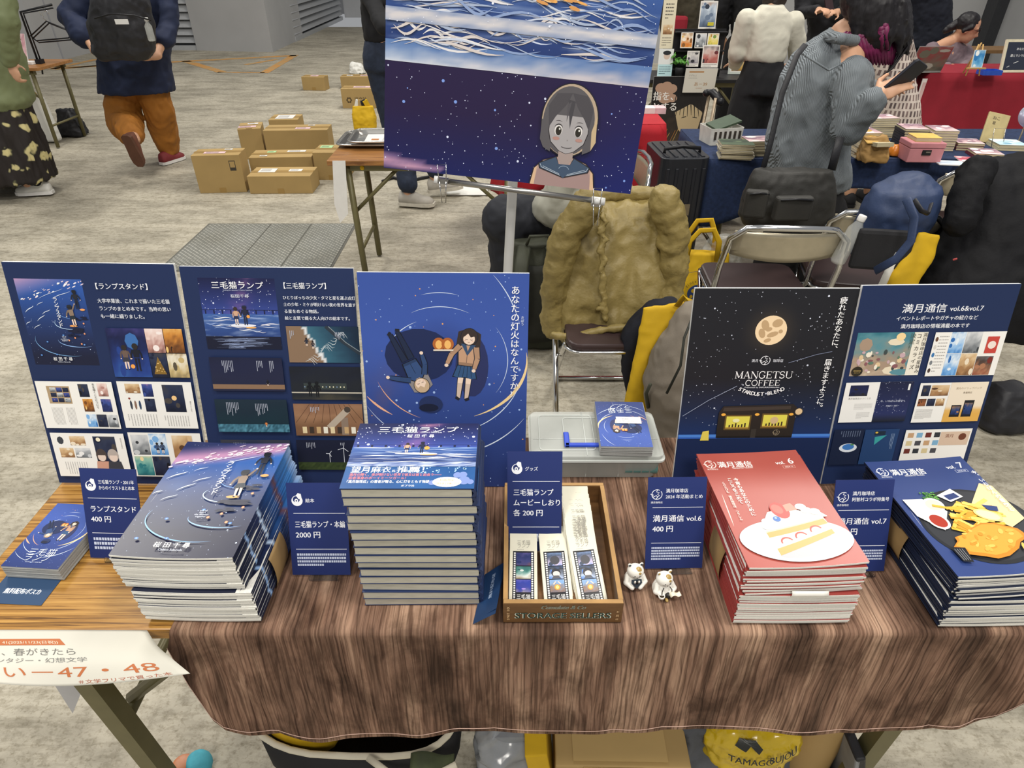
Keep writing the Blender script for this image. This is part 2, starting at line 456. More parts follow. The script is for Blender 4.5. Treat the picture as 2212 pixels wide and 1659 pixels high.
# orange paint marks on the floor
OR = mat('worn_orange_floor_paint', '#c98a3c', .7, vs=6, hex2='#a8926a')
b = MB()
def stripe(p, q, wd):
 a, c = at(*p, z=0), at(*q, z=0); d = (c-a).normalized(); n = Vector((-d.y, d.x, 0))*wd/2
 b.add([v + Vector((0, 0, .002)) for v in (a-n, c-n, c+n, a+n)], [(0, 1, 2, 3)], OR)
stripe((110, 148), (640, 120), .16); stripe((637, 119), (570, 158), .14); stripe((400, 132), (480, 156), .14); stripe((120, 150), (230, 140), .12); stripe((530, 140), (600, 128), .1); stripe((110, 150), (210, 128), .12); stripe((470, 156), (572, 157), .07)
structure(b.build('floor_marking'))
# steel checker plates let into the floor
def checker():
 m = bpy.data.materials.new('steel_checker_plate'); m.use_nodes = True; nt = m.node_tree; L = nt.links.new; b = nt.nodes['Principled BSDF']
 tc = nt.nodes.new('ShaderNodeTexCoord'); mp = nt.nodes.new('ShaderNodeMapping'); L(tc.outputs['Object'], mp.inputs[0]); mp.inputs['Rotation'].default_value = (0, 0, R(45))
 v = nt.nodes.new('ShaderNodeTexVoronoi'); v.inputs['Scale'].default_value = 42; v.inputs['Randomness'].default_value = .15; L(mp.outputs[0], v.inputs['Vector'])
 r = nt.nodes.new('ShaderNodeValToRGB'); e = r.color_ramp.elements; e[0].position = .22; e[1].position = .36; e[0].color = lin('#b3b2aa'); e[1].color = lin('#7e7f79')
 L(v.outputs['Distance'], r.inputs[0])
 n = nt.nodes.new('ShaderNodeTexNoise'); n.inputs['Scale'].default_value = 3; n.inputs['Detail'].default_value = 6; L(tc.outputs['Object'], n.inputs['Vector'])
 r2 = nt.nodes.new('ShaderNodeValToRGB'); r2.color_ramp.elements[0].position = .3; r2.color_ramp.elements[0].color = (.7, .68, .62, 1); r2.color_ramp.elements[1].position = .7; L(n.outputs['Fac'], r2.inputs[0])
 x = nt.nodes.new('ShaderNodeMix'); x.data_type = 'RGBA'; x.blend_type = 'MULTIPLY'; x.inputs[0].default_value = .8; L(r.outputs[0], x.inputs[6]); L(r2.outputs[0], x.inputs[7])
 L(x.outputs[2], b.inputs['Base Color']); b.inputs['Roughness'].default_value = .5; b.inputs['Metallic'].default_value = .25
 bp = nt.nodes.new('ShaderNodeBump'); bp.invert = True; bp.inputs['Strength'].default_value = .4; bp.inputs['Distance'].default_value = .003; L(v.outputs['Distance'], bp.inputs['Height']); L(bp.outputs[0], b.inputs['Normal'])
 return m
CHK = checker()
FRM = mat('dark_plate_frame', '#5d5c55', .6)
PA, PB, PC = at(447, 485, z=0), at(765, 487, z=0), at(362, 577, z=0)
px0, px1, py0, py1 = (PA.x+PC.x)/2, PB.x, PC.y-.05, PA.y; W_ = px1-px0
b = MB(); b.box(((px0+px1)/2, (py0+py1)/2, .0005), (W_+.03, py1-py0+.03, .003), FRM); structure(b.build('floor_frame'))
for k, (ua, ub, lab) in enumerate([(0, .42, 'leftmost steel checker plate in the floor behind the display boards'), (.43, .70, 'middle steel checker plate of three in the floor behind the boards'), (.71, 1, 'steel checker plate in the floor beside the wooden tray table leg')]):
 b = MB(); b.box((px0+W_*(ua+ub)/2, (py0+py1)/2, .003), (W_*(ub-ua), py1-py0, .004), CHK); tag(b.build('checker_plate'), lab, 'floor plate', 'checker plates in the floor')
# ------------------------------------------------------------------ our table and its cloth
OLIVE = mat('olive_enamel_steel', '#6b6544', .4, .15, var=.06)
def laminate(name, c1, c2, c3, along='x'):
 m = bpy.data.materials.new(name); m.use_nodes = True; nt = m.node_tree; L = nt.links.new; b = nt.nodes['Principled BSDF']
 tc = nt.nodes.new('ShaderNodeTexCoord'); mp = nt.nodes.new('ShaderNodeMapping'); L(tc.outputs['Object'], mp.inputs[0])
 mp.inputs['Scale'].default_value = (1.2, 52, 8) if along == 'x' else (52, 1.2, 8)
 n = nt.nodes.new('ShaderNodeTexNoise'); n.inputs['Scale'].default_value = 4; n.inputs['Detail'].default_value = 7; n.inputs['Roughness'].default_value = .65; n.inputs['Distortion'].default_value = .5
 L(mp.outputs[0], n.inputs['Vector'])
 r = nt.nodes.new('ShaderNodeValToRGB'); e = r.color_ramp.elements; e[0].position = .36; e[1].position = .62; e[0].color = lin(c1); e[1].color = lin(c3)
 k = e.new(.47); k.color = lin(c2)
 L(n.outputs['Fac'], r.inputs[0]); L(r.outputs[0], b.inputs['Base Color']); b.inputs['Roughness'].default_value = .35; b.inputs['Specular IOR Level'].default_value = .4
 return m
LAM = laminate('teak_laminate_top', '#5e3f1c', '#9a6e31', '#b98d4a')
TX0, TX1, TY0, TY1, TZ = -.900, .915, -.006, .467, .70
tb = thing('folding_table', 'folding table with teak laminate top under the wood print cloth, nearest the viewer', 'table', (0, .22, 0))
b = MB(tb); b.box(((TX0+TX1)/2, (TY0+TY1)/2, TZ-.012), (TX1-TX0, TY1-TY0, .024), LAM); b.build('tabletop', tb, bevel=.003)
b = MB(tb); b.box(((TX0+TX1)/2, .05, TZ-.045), (1.5, .02, .04), OLIVE); b.box(((TX0+TX1)/2, .40, TZ-.045), (1.5, .02, .04), OLIVE); b.build('apron', tb)
for xx, fx in ((-.79, -.735), (.765, .715)):
 for yy in (.05, .40):
  b = MB(tb); b.tube([(xx, yy, TZ-.03), (fx, yy, .012)], .024, OLIVE, 4, up=(1, 1, 0)); b.ell((fx, yy, .012), (.026, .026, .011), mat('black_rubber', '#1d1d1d', .7), 10); b.build('leg', tb)
 b = MB(tb); b.tube([((xx+fx)/2-.012, .05, .30), ((xx+fx)/2-.012, .40, .30)], .012, OLIVE, 8); b.build('crossbar', tb)
 s = 1 if xx < 0 else -1
 b = MB(tb); b.tube([(xx+s*.022, .10, .33), (xx+s*.36, .10, TZ-.05)], .013, OLIVE, 8); b.build('brace', tb)

def woodcloth():
 m = bpy.data.materials.new('wood_print_fabric'); m.use_nodes = True; nt = m.node_tree; L = nt.links.new; b = nt.nodes['Principled BSDF']
 uv = nt.nodes.new('ShaderNodeAttribute'); uv.attribute_name = 'wc'; src = uv.outputs['Vector']
 def mapn(sc):
  mp = nt.nodes.new('ShaderNodeMapping'); mp.inputs['Scale'].default_value = sc; L(src, mp.inputs[0]); return mp.outputs[0]
 def nz(v, s, d, di=0, ro=.6):
  n = nt.nodes.new('ShaderNodeTexNoise'); n.inputs['Scale'].default_value = s; n.inputs['Detail'].default_value = d; n.inputs['Distortion'].default_value = di; n.inputs['Roughness'].default_value = ro; L(v, n.inputs['Vector']); return n.outputs['Fac']
 def ramp(f, stops):
  r = nt.nodes.new('ShaderNodeValToRGB'); e = r.color_ramp.elements
  e[0].position, e[0].color = stops[0]; e[1].position, e[1].color = stops[-1]
  for p, c in stops[1:-1]:
   k = e.new(p); k.color = c
  L(f, r.inputs[0]); return r.outputs[0]
 def mul(a, c, f, mode='MULTIPLY'):
  x = nt.nodes.new('ShaderNodeMix'); x.data_type = 'RGBA'; x.blend_type = mode; x.inputs[0].default_value = f; L(a, x.inputs[6]); L(c, x.inputs[7]); return x.outputs[2]
 tone = ramp(nz(mapn((9, 1.1, 1)), 1.6, 5, .6), [(.33, lin('#503e33')), (.5, lin('#856857')), (.66, lin('#b5967f'))])
 # fine grain rings: a wave bent by noise
 wv = nt.nodes.new('ShaderNodeTexWave'); wv.bands_direction = 'X'; wv.inputs['Scale'].default_value = 8; wv.inputs['Distortion'].default_value = 16; wv.inputs['Detail'].default_value = 3; wv.inputs['Detail Scale'].default_value = 1.1
 L(mapn((3.2, .30, 1)), wv.inputs['Vector'])
 lines = ramp(wv.outputs['Fac'], [(.03, (.34, .29, .26, 1)), (.16, (.96, .96, .96, 1)), (1, (1.05, 1.03, 1, 1))])
 fine = ramp(nz(mapn((150, 3.2, 1)), 1.6, 4), [(.40, (.5, .46, .44, 1)), (.54, (1.04, 1.03, 1.02, 1))])
 v = nt.nodes.new('ShaderNodeTexVoronoi'); v.inputs['Scale'].default_value = 2.6; L(mapn((2.2, 1.0, 1)), v.inputs['Vector'])
 knot = ramp(v.outputs['Distance'], [(.03, (.25, .2, .17, 1)), (.09, (.8, .76, .74, 1)), (.13, (1, 1, 1, 1))])
 patch = ramp(nz(mapn((4, 2.5, 1)), 2.5, 6, .4), [(.38, (.42, .40, .39, 1)), (.56, (1, 1, 1, 1))])
 c = mul(mul(mul(mul(tone, lines, .6), fine, .85), patch, .95), knot, .85)
 L(c, b.inputs['Base Color']); b.inputs['Roughness'].default_value = .85; b.inputs['Specular IOR Level'].default_value = .15
 bp = nt.nodes.new('ShaderNodeBump'); bp.inputs['Strength'].default_value = .15; bp.inputs['Distance'].default_value = .002; L(nz(mapn((60, 60, 1)), 20, 2), bp.inputs['Height']); L(bp.outputs[0], b.inputs['Normal'])
 return m
WOODC = woodcloth()
STITCH = mat('pale_hem_thread', '#b89a8c', .8)
CX0, CX1 = -.535, .938; CZ = TZ + .0025
hem = [(372, 1395), (400, 1440), (450, 1520), (485, 1560), (540, 1575), (700, 1590), (900, 1588), (985, 1576), (1100, 1577), (1300, 1581), (1500, 1570), (1700, 1579), (1830, 1580), (1950, 1573), (2060, 1566), (2130, 1548), (2180, 1515), (2230, 1480)]
hem3 = [at(px, py, y=-.022) for px, py in hem]
def hem_at(x):
 for a, c in zip(hem3, hem3[1:]):
  if a.x <= x <= c.x: return a.z + (c.z-a.z)*(x-a.x)/(c.x-a.x)
 return hem3[0].z if x < hem3[0].x else hem3[-1].z
NX, NT, ND, RB = 120, 16, 26, .009
V = []; F = []; WC = []
for i in range(NX+1):
 x = CX0 + (CX1-CX0)*i/NX
 zb = min(hem_at(x), CZ-.02)
 for j in range(NT+1):
  y = TY1 + .004 - (TY1+.004 - (TY0+.004))*j/NT
  V.append((x, y, CZ + .0012*noise.noise(Vector((x*14, y*5, 1))))); WC.append((x, y, 0))
 for j in range(1, 4):
  a = PI/2*j/3; V.append((x, TY0 + .004 - RB*1.3*math.sin(a), CZ - RB*(1-math.cos(a)))); WC.append((x, TY0 - RB*a, 0))
 y0, z0 = TY0 + .004 - RB*1.3, CZ - RB
 for j in range(1, ND+1):
  t = j/ND; z = z0 + (zb-z0)*t
  fold = (.010*noise.noise(Vector((x*4.2, z*1.6, 3))) + .006*noise.noise(Vector((x*11+z*9, z*3, 7))))*min(1, t*2.2)
  if x < -.3: fold += .012*math.sin((x+.53)*22 + z*9)*t
  if x > .72: fold += .010*math.sin((x)*26 + z*14)*t
  xx = x + (.0 if x > -.45 else 0)
  V.append((xx, y0 - .010*t - abs(fold)*.9 - .0, z)); WC.append((x, TY0 - (z0-z) - .014, 0))
M_ = NT + 3 + ND + 1
for i in range(NX):
 for j in range(M_-1): F.append((i*M_+j, i*M_+j+1, (i+1)*M_+j+1, (i+1)*M_+j))
tc_ = thing('tablecloth', 'brown wood grain print cloth draped over the front of the nearest table', 'tablecloth', (0, 0, CZ))
b = MB(tc_); b.add(V, F, WOODC, smooth=True); ob = b.build('fabric', tc_)
a_ = ob.data.attributes.new('wc', 'FLOAT_VECTOR', 'POINT'); a_.data.foreach_set('vector', [q for p in WC for q in p])
b = MB(tc_)
st = [Vector(V[i*M_ + M_-2]) + Vector((0, -.0012, .002)) for i in range(NX+1)]
b.tube(st, .0006, STITCH, 4); b.build('hem_stitching', tc_)
# ------------------------------------------------------------------ generic picture parts for prints
def doll(A, x, y, h, rot=0, top='#caa07c', bot='#2b4a72', hair='#2c2624', skin='#f3d9c4', skirt=True, hat=None, back=False, arms=(-25, 25), flip=1):
 """small generic figure, feet at x, y; h tall; rot in degrees"""
 ca, sa = math.cos(R(rot)), math.sin(R(rot))
 T = lambda u, v: (x + (u*ca*flip - v*sa)*h, y + (u*sa*flip + v*ca)*h)
 P = lambda pts, c: A.poly([T(*p) for p in pts], c)
 ink = mix(bot, '#0a0a10', .7); big = h > .08
 def limb(p0, p1, r0, r1, c):
  dx, dy = p1[0]-p0[0], p1[1]-p0[1]; L = math.hypot(dx, dy); nx, ny = -dy/L, dx/L
  P([(p0[0]-nx*r0, p0[1]-ny*r0), (p0[0]+nx*r0, p0[1]+ny*r0), (p1[0]+nx*r1, p1[1]+ny*r1), (p1[0]-nx*r1, p1[1]-ny*r1)], c)
 leg = skin if skirt else bot
 if not back or big:
  P([(-.15, .96), (-.16, .78), (-.10, .72), (.10, .72), (.16, .78), (.15, .96), (0, 1.03)], hair if skirt else mix(hair, top, .4))
 for s in (-1, 1):
  if big: limb((s*.05, .47), (s*.055, .03), .052, .036, ink)
  limb((s*.05, .47), (s*.055, .22), .042, .033, leg); limb((s*.055, .24), (s*.055, .02), .034, .024, leg if not skirt else mix(leg, '#20222c', .0 if not big else .15)); limb((s*.055, .03), (s*.075, -.005), .032, .03, '#20222c')
 if skirt:
  if big: P([(-.17, .32), (.17, .32), (.10, .57), (-.10, .57)], ink)
  P([(-.155, .33), (-.08, .315), (0, .335), (.08, .315), (.155, .33), (.09, .56), (-.09, .56)], bot)
  if big:
   for k in (-.09, -.03, .03, .09): A.line([T(k, .33), T(k*.6, .55)], .006*h, ink)
 if big: P([(-.115, .49), (.115, .49), (.14, .74), (.06, .82), (-.06, .82), (-.14, .74)], ink)
 P([(-.10, .5), (.10, .5), (.125, .74), (.06, .80), (-.06, .80), (-.125, .74)], top)
 if big: A.line([T(0, .51), T(0, .70)], .006*h, ink); P([(-.10, .5), (.10, .5), (.105, .54), (-.105, .54)], mix(top, '#000000', .22))
 for s, a in ((-1, arms[0]), (1, arms[1])):
  q = R(a); e = (s*.115 + math.sin(q)*.15, .76 - math.cos(q)*.15); q2 = q + (.35 if s < 0 else -.35)*(1 if abs(a) < 60 else .2); w_ = (e[0] + math.sin(q2)*.15, e[1] - math.cos(q2)*.15)
  if big: limb((s*.11, .77), e, .046, .042, ink); limb(e, w_, .044, .034, ink)
  limb((s*.11, .77), e, .036, .033, mix(top, '#000000', .10)); limb(e, w_, .034, .026, mix(top, '#000000', .06))
  cx, cy = T(w_[0] + (w_[0]-e[0])*.18, w_[1] + (w_[1]-e[1])*.18); A.ell(cx, cy, .028*h, .026*h, skin, 8)
 if not back:
  P([(-.035, .78), (.035, .78), (.03, .84), (-.03, .84)], mix(skin, '#8a6a5a', .25))
  if skirt: P([(-.10, .80), (-.03, .80), (0, .70), (.03, .80), (.10, .80), (.06, .74), (0, .64), (-.06, .74)], '#3a5272')
 cx, cy = T(0, .905)
 if big: A.ell(cx, cy, .118*h, .122*h, ink, 18, rot)
 A.ell(cx, cy, .11*h, .115*h, hair, 18, rot)
 if not back:
  cx, cy = T(0, .875); A.ell(cx, cy, .078*h, .078*h, skin, 16, rot); P([(-.105, .885), (-.06, .905), (-.02, .95), (.02, .90), (.07, .92), (.105, .885), (.07, 1.0), (-.07, 1.0)], hair)
  if big:
   for s in (-1, 1): A.line([T(s*.015, .868), T(s*.032, .862), T(s*.050, .869)], .006*h, ink); P([(s*.04, .845), (s*.06, .845), (s*.06, .852), (s*.04, .852)], '#e0a090')
   A.line([T(-.015, .832), T(0, .828), T(.015, .832)], .005*h, '#9a6a5c')
 if hat:
  P([(-.11, .92), (.11, .92), (.12, .99), (.05, 1.02), (-.05, 1.02), (-.12, .99)], hat); P([(-.13, .91), (.10, .91), (.10, .925), (-.13, .925)], '#15161c')
def sea(A, x0, y0, x1, y1, sd=1, sky=True, figs=True, hz=.56, nebula=True, n=26):
 """night sea: star sky, pier on the horizon, surf lines"""
 W, H = x1-x0, y1-y0; yh = y0 + H*hz if sky else y1
 if sky:
  def f(u, v):
   c = mix('#3a4fa0', '#131a44', v**.8)
   if nebula:
    g = math.exp(-((u-.52-.16*(v-.4))/.14)**2)*(.5+.5*fbm(u*5, v*5, sd)); c = mix(c, '#9d5fa8', g*.55); c = mix(c, '#f2a89a', max(0, g-.45)*1.1*(v))
   return c
  A.grid(x0, yh, x1, y1, n, n, f); A.stars(x0, yh, x1, y1, 70, r=.0011*W/.2, seed=sd)
  A.rect(x0, yh+.055*H, x1, yh+.063*H, '#171c3c')
  for k in range(9):
   px = x0 + W*(k+.3)/9; A.rect(px, yh-.005*H, px+W*.018, yh+.06*H, '#1a2044')
 def g(u, v):
  s = .5 + .5*fbm(u*3, v*12, sd+4); return mix(mix('#1c2f66', '#3f64a8', v), '#dfe8f6', max(0, s-.52)*1.5)
 A.grid(x0, y0, x1, yh, n, n, g); rn = random.Random(sd+9)
 for k in range(26):
  yy = y0 + (yh-y0)*rn.random()**1.1; xx = x0 + W*rn.uniform(0, .8); L = W*rn.uniform(.12, .4); L = min(L, x1-xx-.001*W); am = H*.012*rn.uniform(.3, 1)
  A.line([(xx+L*t/6, min(yh-.002*H, max(y0+.004*H, yy+am*math.sin(t*1.1+k)))) for t in range(7)], H*.012*rn.uniform(.5, 1.4), rn.choice(['#f4f6fb', '#cfd9ee', '#8fa6d6', '#e9e6ee']), True)
 if figs:
  A.ell(x0+W*.52, yh-.16*H, W*.17, H*.022, '#eef0fa'); A.ell(x0+W*.62, yh-.19*H, W*.07, H*.012, '#f0b468')
  doll(A, x0+W*.44, yh-.15*H, H*.25, 0, '#d6a98a', '#2c3454', '#3a302e', back=True, arms=(-20, 30)); doll(A, x0+W*.56, yh-.15*H, H*.27, 0, '#23283f', '#23283f', '#2a2630', back=True, skirt=False, hat='#23283f', arms=(-30, 25))
  A.ell(x0+W*.60, yh-.03*H, W*.022, W*.022, '#f4a850')
def ring(A, x0, y0, x1, y1, sd=1, figs=True, n=24, cx=.475, cy=.62, lw=1):
 """blue star field turning round two figures lying head to foot with lanterns"""
 W, H = x1-x0, y1-y0; CX, CY = x0+W*cx, y0+H*cy; s = W/.297
 def f(u, v):
  d = math.hypot((u-cx), (v-cy)*1.3); c = mix('#3d5aac', '#2d478f', abs(v-.7)*1.2); c = mix(c, '#1c2a5c', max(0, .62-v)*1.1); c = mix(c, '#222d60', max(0, .26-d)*2.4)
  w = .5+.5*fbm(u*4, v*4, sd); return mix(c, '#8c5a5c', max(0, w-.5)*1.1*max(0, 1-abs(v-.42)*3.5)*max(0, 1-2*abs(u-.12)))
 A.grid(x0, y0, x1, y1, n, int(n*1.4), f); A.stars(x0, y0, x1, y1, 130, '#a9c4f2', .0011*s, sd, .12); A.stars(x0, y0, x1, y1, 24, '#f0a860', .0013*s, sd+3)
 def a(rx, ry, p, q, w, c='#dce8f8'):
  rx, ry = rx*s, ry*s; pts = []
  for k in range(17):
   t = R(p+(q-p)*k/16); X, Y = CX+rx*math.cos(t), CY+ry*math.sin(t)
   if x0 < X < x1 and y0 < Y < y1: pts.append((X, Y))
  if len(pts) > 2: A.line(pts, w*s*lw, c, True)
 a(.10, .08, 115, 165, .0016); a(.11, .10, 62, 118, .0012); a(.125, .125, 75, 105, .0012); a(.12, .11, -35, 35, .0012); a(.125, .12, 200, 250, .002, '#f0b089')
 a(.165, .13, 175, 235, .0042, '#f2b693'); a(.155, .118, -68, 8, .0060, '#f6d79c'); a(.15, .145, -75, -15, .0018); a(.165, .17, 208, 265, .0016); a(.15, .2, 20, 62, .0016); a(.19, .19, 275, 330, .0022); a(.2, .215, 225, 262, .0014)
 if figs:
  A.ell(CX-.04*s, CY+.01*s, .062*s, .05*s, '#1d2a55'); A.ell(CX+.055*s, CY-.01*s, .03*s, .06*s, '#2a3260')
  doll(A, CX+.036*s, CY-.076*s, .135*s, -7, '#c79d7e', '#33557f', '#3a2f2c', arms=(-38, 10))
  doll(A, CX-.085*s, CY+.055*s, .125*s, 205, '#35507f', '#1d2945', '#c9ad8d', skirt=False, arms=(-30, 60))
  A.ell(CX-.022*s, CY-.085*s, .022*s, .017*s, '#23325f'); A.ell(CX-.026*s, CY-.092*s, .018*s, .008*s, '#141c36')
  for dx in (-.004, .012):
   A.ell(CX+dx*s, CY+.032*s, .011*s, .012*s, '#b5662f'); A.ell(CX+dx*s, CY+.031*s, .006*s, .008*s, '#f7be6c')
  A.rect(CX-.014*s, CY+.019*s, CX+.022*s, CY+.022*s, '#e8dccb')
def tama_logo(A, x, y, r, c='#f4f6fa', bg='#1d2a55'):
 """round mark: curled white cat shape with a small lamp inside"""
 A.ell(x, y, r, r, c, 24); A.ell(x-.12*r, y+.25*r, .62*r, .62*r, bg, 20); A.poly([(x-.15*r, y+1.0*r), (x+.2*r, y+1.45*r), (x+.75*r, y+1.3*r), (x+.85*r, y+.5*r), (x+.3*r, y+.3*r)], c); A.ell(x-.12*r, y-.02*r, .34*r, .42*r, c, 12); A.rect(x-.25*r, y-.12*r, x+.02*r, y+.1*r, bg)
def moon_logo(A, x, y, r, c='#f4f6fa', w=.13):
 """ring broken by a wavy crescent line"""
 A.arc(x, y, r, r, 60, 330, w*r, c, 22, False); A.arc(x, y, r, r, -30, 40, w*r, c, 8, False)
 A.line([(x+.1*r, y+r), (x-.1*r, y+.55*r), (x+.45*r, y+.35*r), (x+.1*r, y+.05*r), (x+.5*r, y-.2*r), (x+.15*r, y-.5*r), (x-.15*r, y-.98*r)], w*r, c); A.line([(x-1.3*r, y+.1*r), (x-.7*r, y-.1*r), (x-.9*r, y-.35*r)], w*r, c); A.line([(x-.75*r, y-.55*r), (x-.1*r, y-.2*r), (x+.1*r, y-.5*r)], w*r, c)
SER = {  # high-contrast serif capitals as strokes: x0, y0, x1, y1, width   /  arcs: 'a', cx, cy, rx, ry, a0, a1, w
 'M': (1.0, [(.12, 0, .12, 1, .05), (.12, 1, .5, .08, .12), (.5, .08, .88, 1, .05), (.86, 0, .86, 1, .13), (.02, .02, .24, .02, .04), (.72, .02, 1, .02, .04), (.0, .98, .2, .98, .04), (.8, .98, 1, .98, .04)]),
 'A': (.85, [(.1, 0, .42, 1, .05), (.42, 1, .76, 0, .13), (.22, .33, .62, .33, .05), (0, .02, .22, .02, .04), (.6, .02, .88, .02, .04)]),
 'N': (.9, [(.12, 0, .12, 1, .05), (.1, 1, .8, 0, .13), (.8, 0, .8, 1, .05), (.02, .02, .24, .02, .04), (.0, .98, .16, .98, .04), (.68, .98, .92, .98, .04)]),
 'G': (.88, [('a', .46, .5, .38, .5, 45, 315, .1), (.76, .1, .76, .42, .12), (.6, .42, .88, .42, .04), (.74, .7, .76, .98, .05)]),
 'E': (.78, [(.16, 0, .16, 1, .13), (.04, .98, .68, .98, .05), (.04, .02, .72, .02, .05), (.16, .52, .5, .52, .05), (.67, .78, .67, 1, .04), (.71, 0, .71, .24, .04), (.5, .42, .5, .62, .04)]),
 'T': (.78, [(.39, 0, .39, 1, .13), (.03, .97, .75, .97, .06), (.04, .75, .04, 1, .04), (.74, .75, .74, 1, .04), (.24, .02, .54, .02, .04)]),
 'S': (.66, [('a', .33, .75, .25, .23, 20, 270, .09), ('a', .33, .27, .27, .25, 90, -160, .1), (.58, .74, .58, .98, .04), (.06, .02, .06, .28, .04)]),
 'U': (.9, [(.16, .3, .16, 1, .13), (.8, .3, .8, 1, .05), ('a', .48, .3, .32, .28, 180, 360, .08), (.04, .98, .28, .98, .04), (.68, .98, .92, .98, .04)]),
 'C': (.84, [('a', .46, .5, .38, .5, 45, 315, .11), (.74, .7, .76, .98, .05)]),
 'O': (.92, [('a', .46, .5, .39, .5, 0, 360, .1)]),
 'F': (.72, [(.16, 0, .16, 1, .13), (.04, .98, .66, .98, .05), (.04, .02, .3, .02, .04), (.16, .52, .5, .52, .05), (.65, .76, .65, 1, .04), (.5, .42, .5, .62, .04)])}
def serif(A, t, cx, y, h, c, width=None):
 tw = sum(SER[k][0] for k in t) + .06*(len(t)-1); sx = (width/tw) if width else h; x = cx - tw*sx/2
 for k in t:
  wd, st = SER[k]
  for q in st:
   if q[0] == 'a':
    _, ax, ay, rx, ry, a0, a1, w_ = q; A.line([(x+(ax+rx*math.cos(R(a0+(a1-a0)*i/16)))*sx, y+(ay+ry*math.sin(R(a0+(a1-a0)*i/16)))*h) for i in range(17)], w_*h, c)
   else: A.line([(x+q[0]*sx, y+q[1]*h), (x+q[2]*sx, y+q[3]*h)], q[4]*h, c)
  x += (wd+.06)*sx
NIGHT = ['#0d1230', '#1d2b5e', '#3a4f96', '#8a6a9e']; DUSK = ['#2a1c16', '#7a4a22', '#d08a3a', '#f2c77a']; SKYB = ['#2f6fb8', '#7fb3e6', '#e6f0f8', '#4a86c8']; PINK = ['#5a3a34', '#b98a80', '#ecd2c8', '#f8ece6']; DARK = ['#0b0f1c', '#18203a', '#2b3550', '#4a4440']; GREYP = ['#35383c', '#7d8286', '#c9ccce', '#eeeeec']; WARM = ['#5a3d28', '#a67c52', '#d9b98c', '#efe0c6']; TEAL = ['#0f3b46', '#2a7a82', '#8fc0b0', '#f0d9a8']
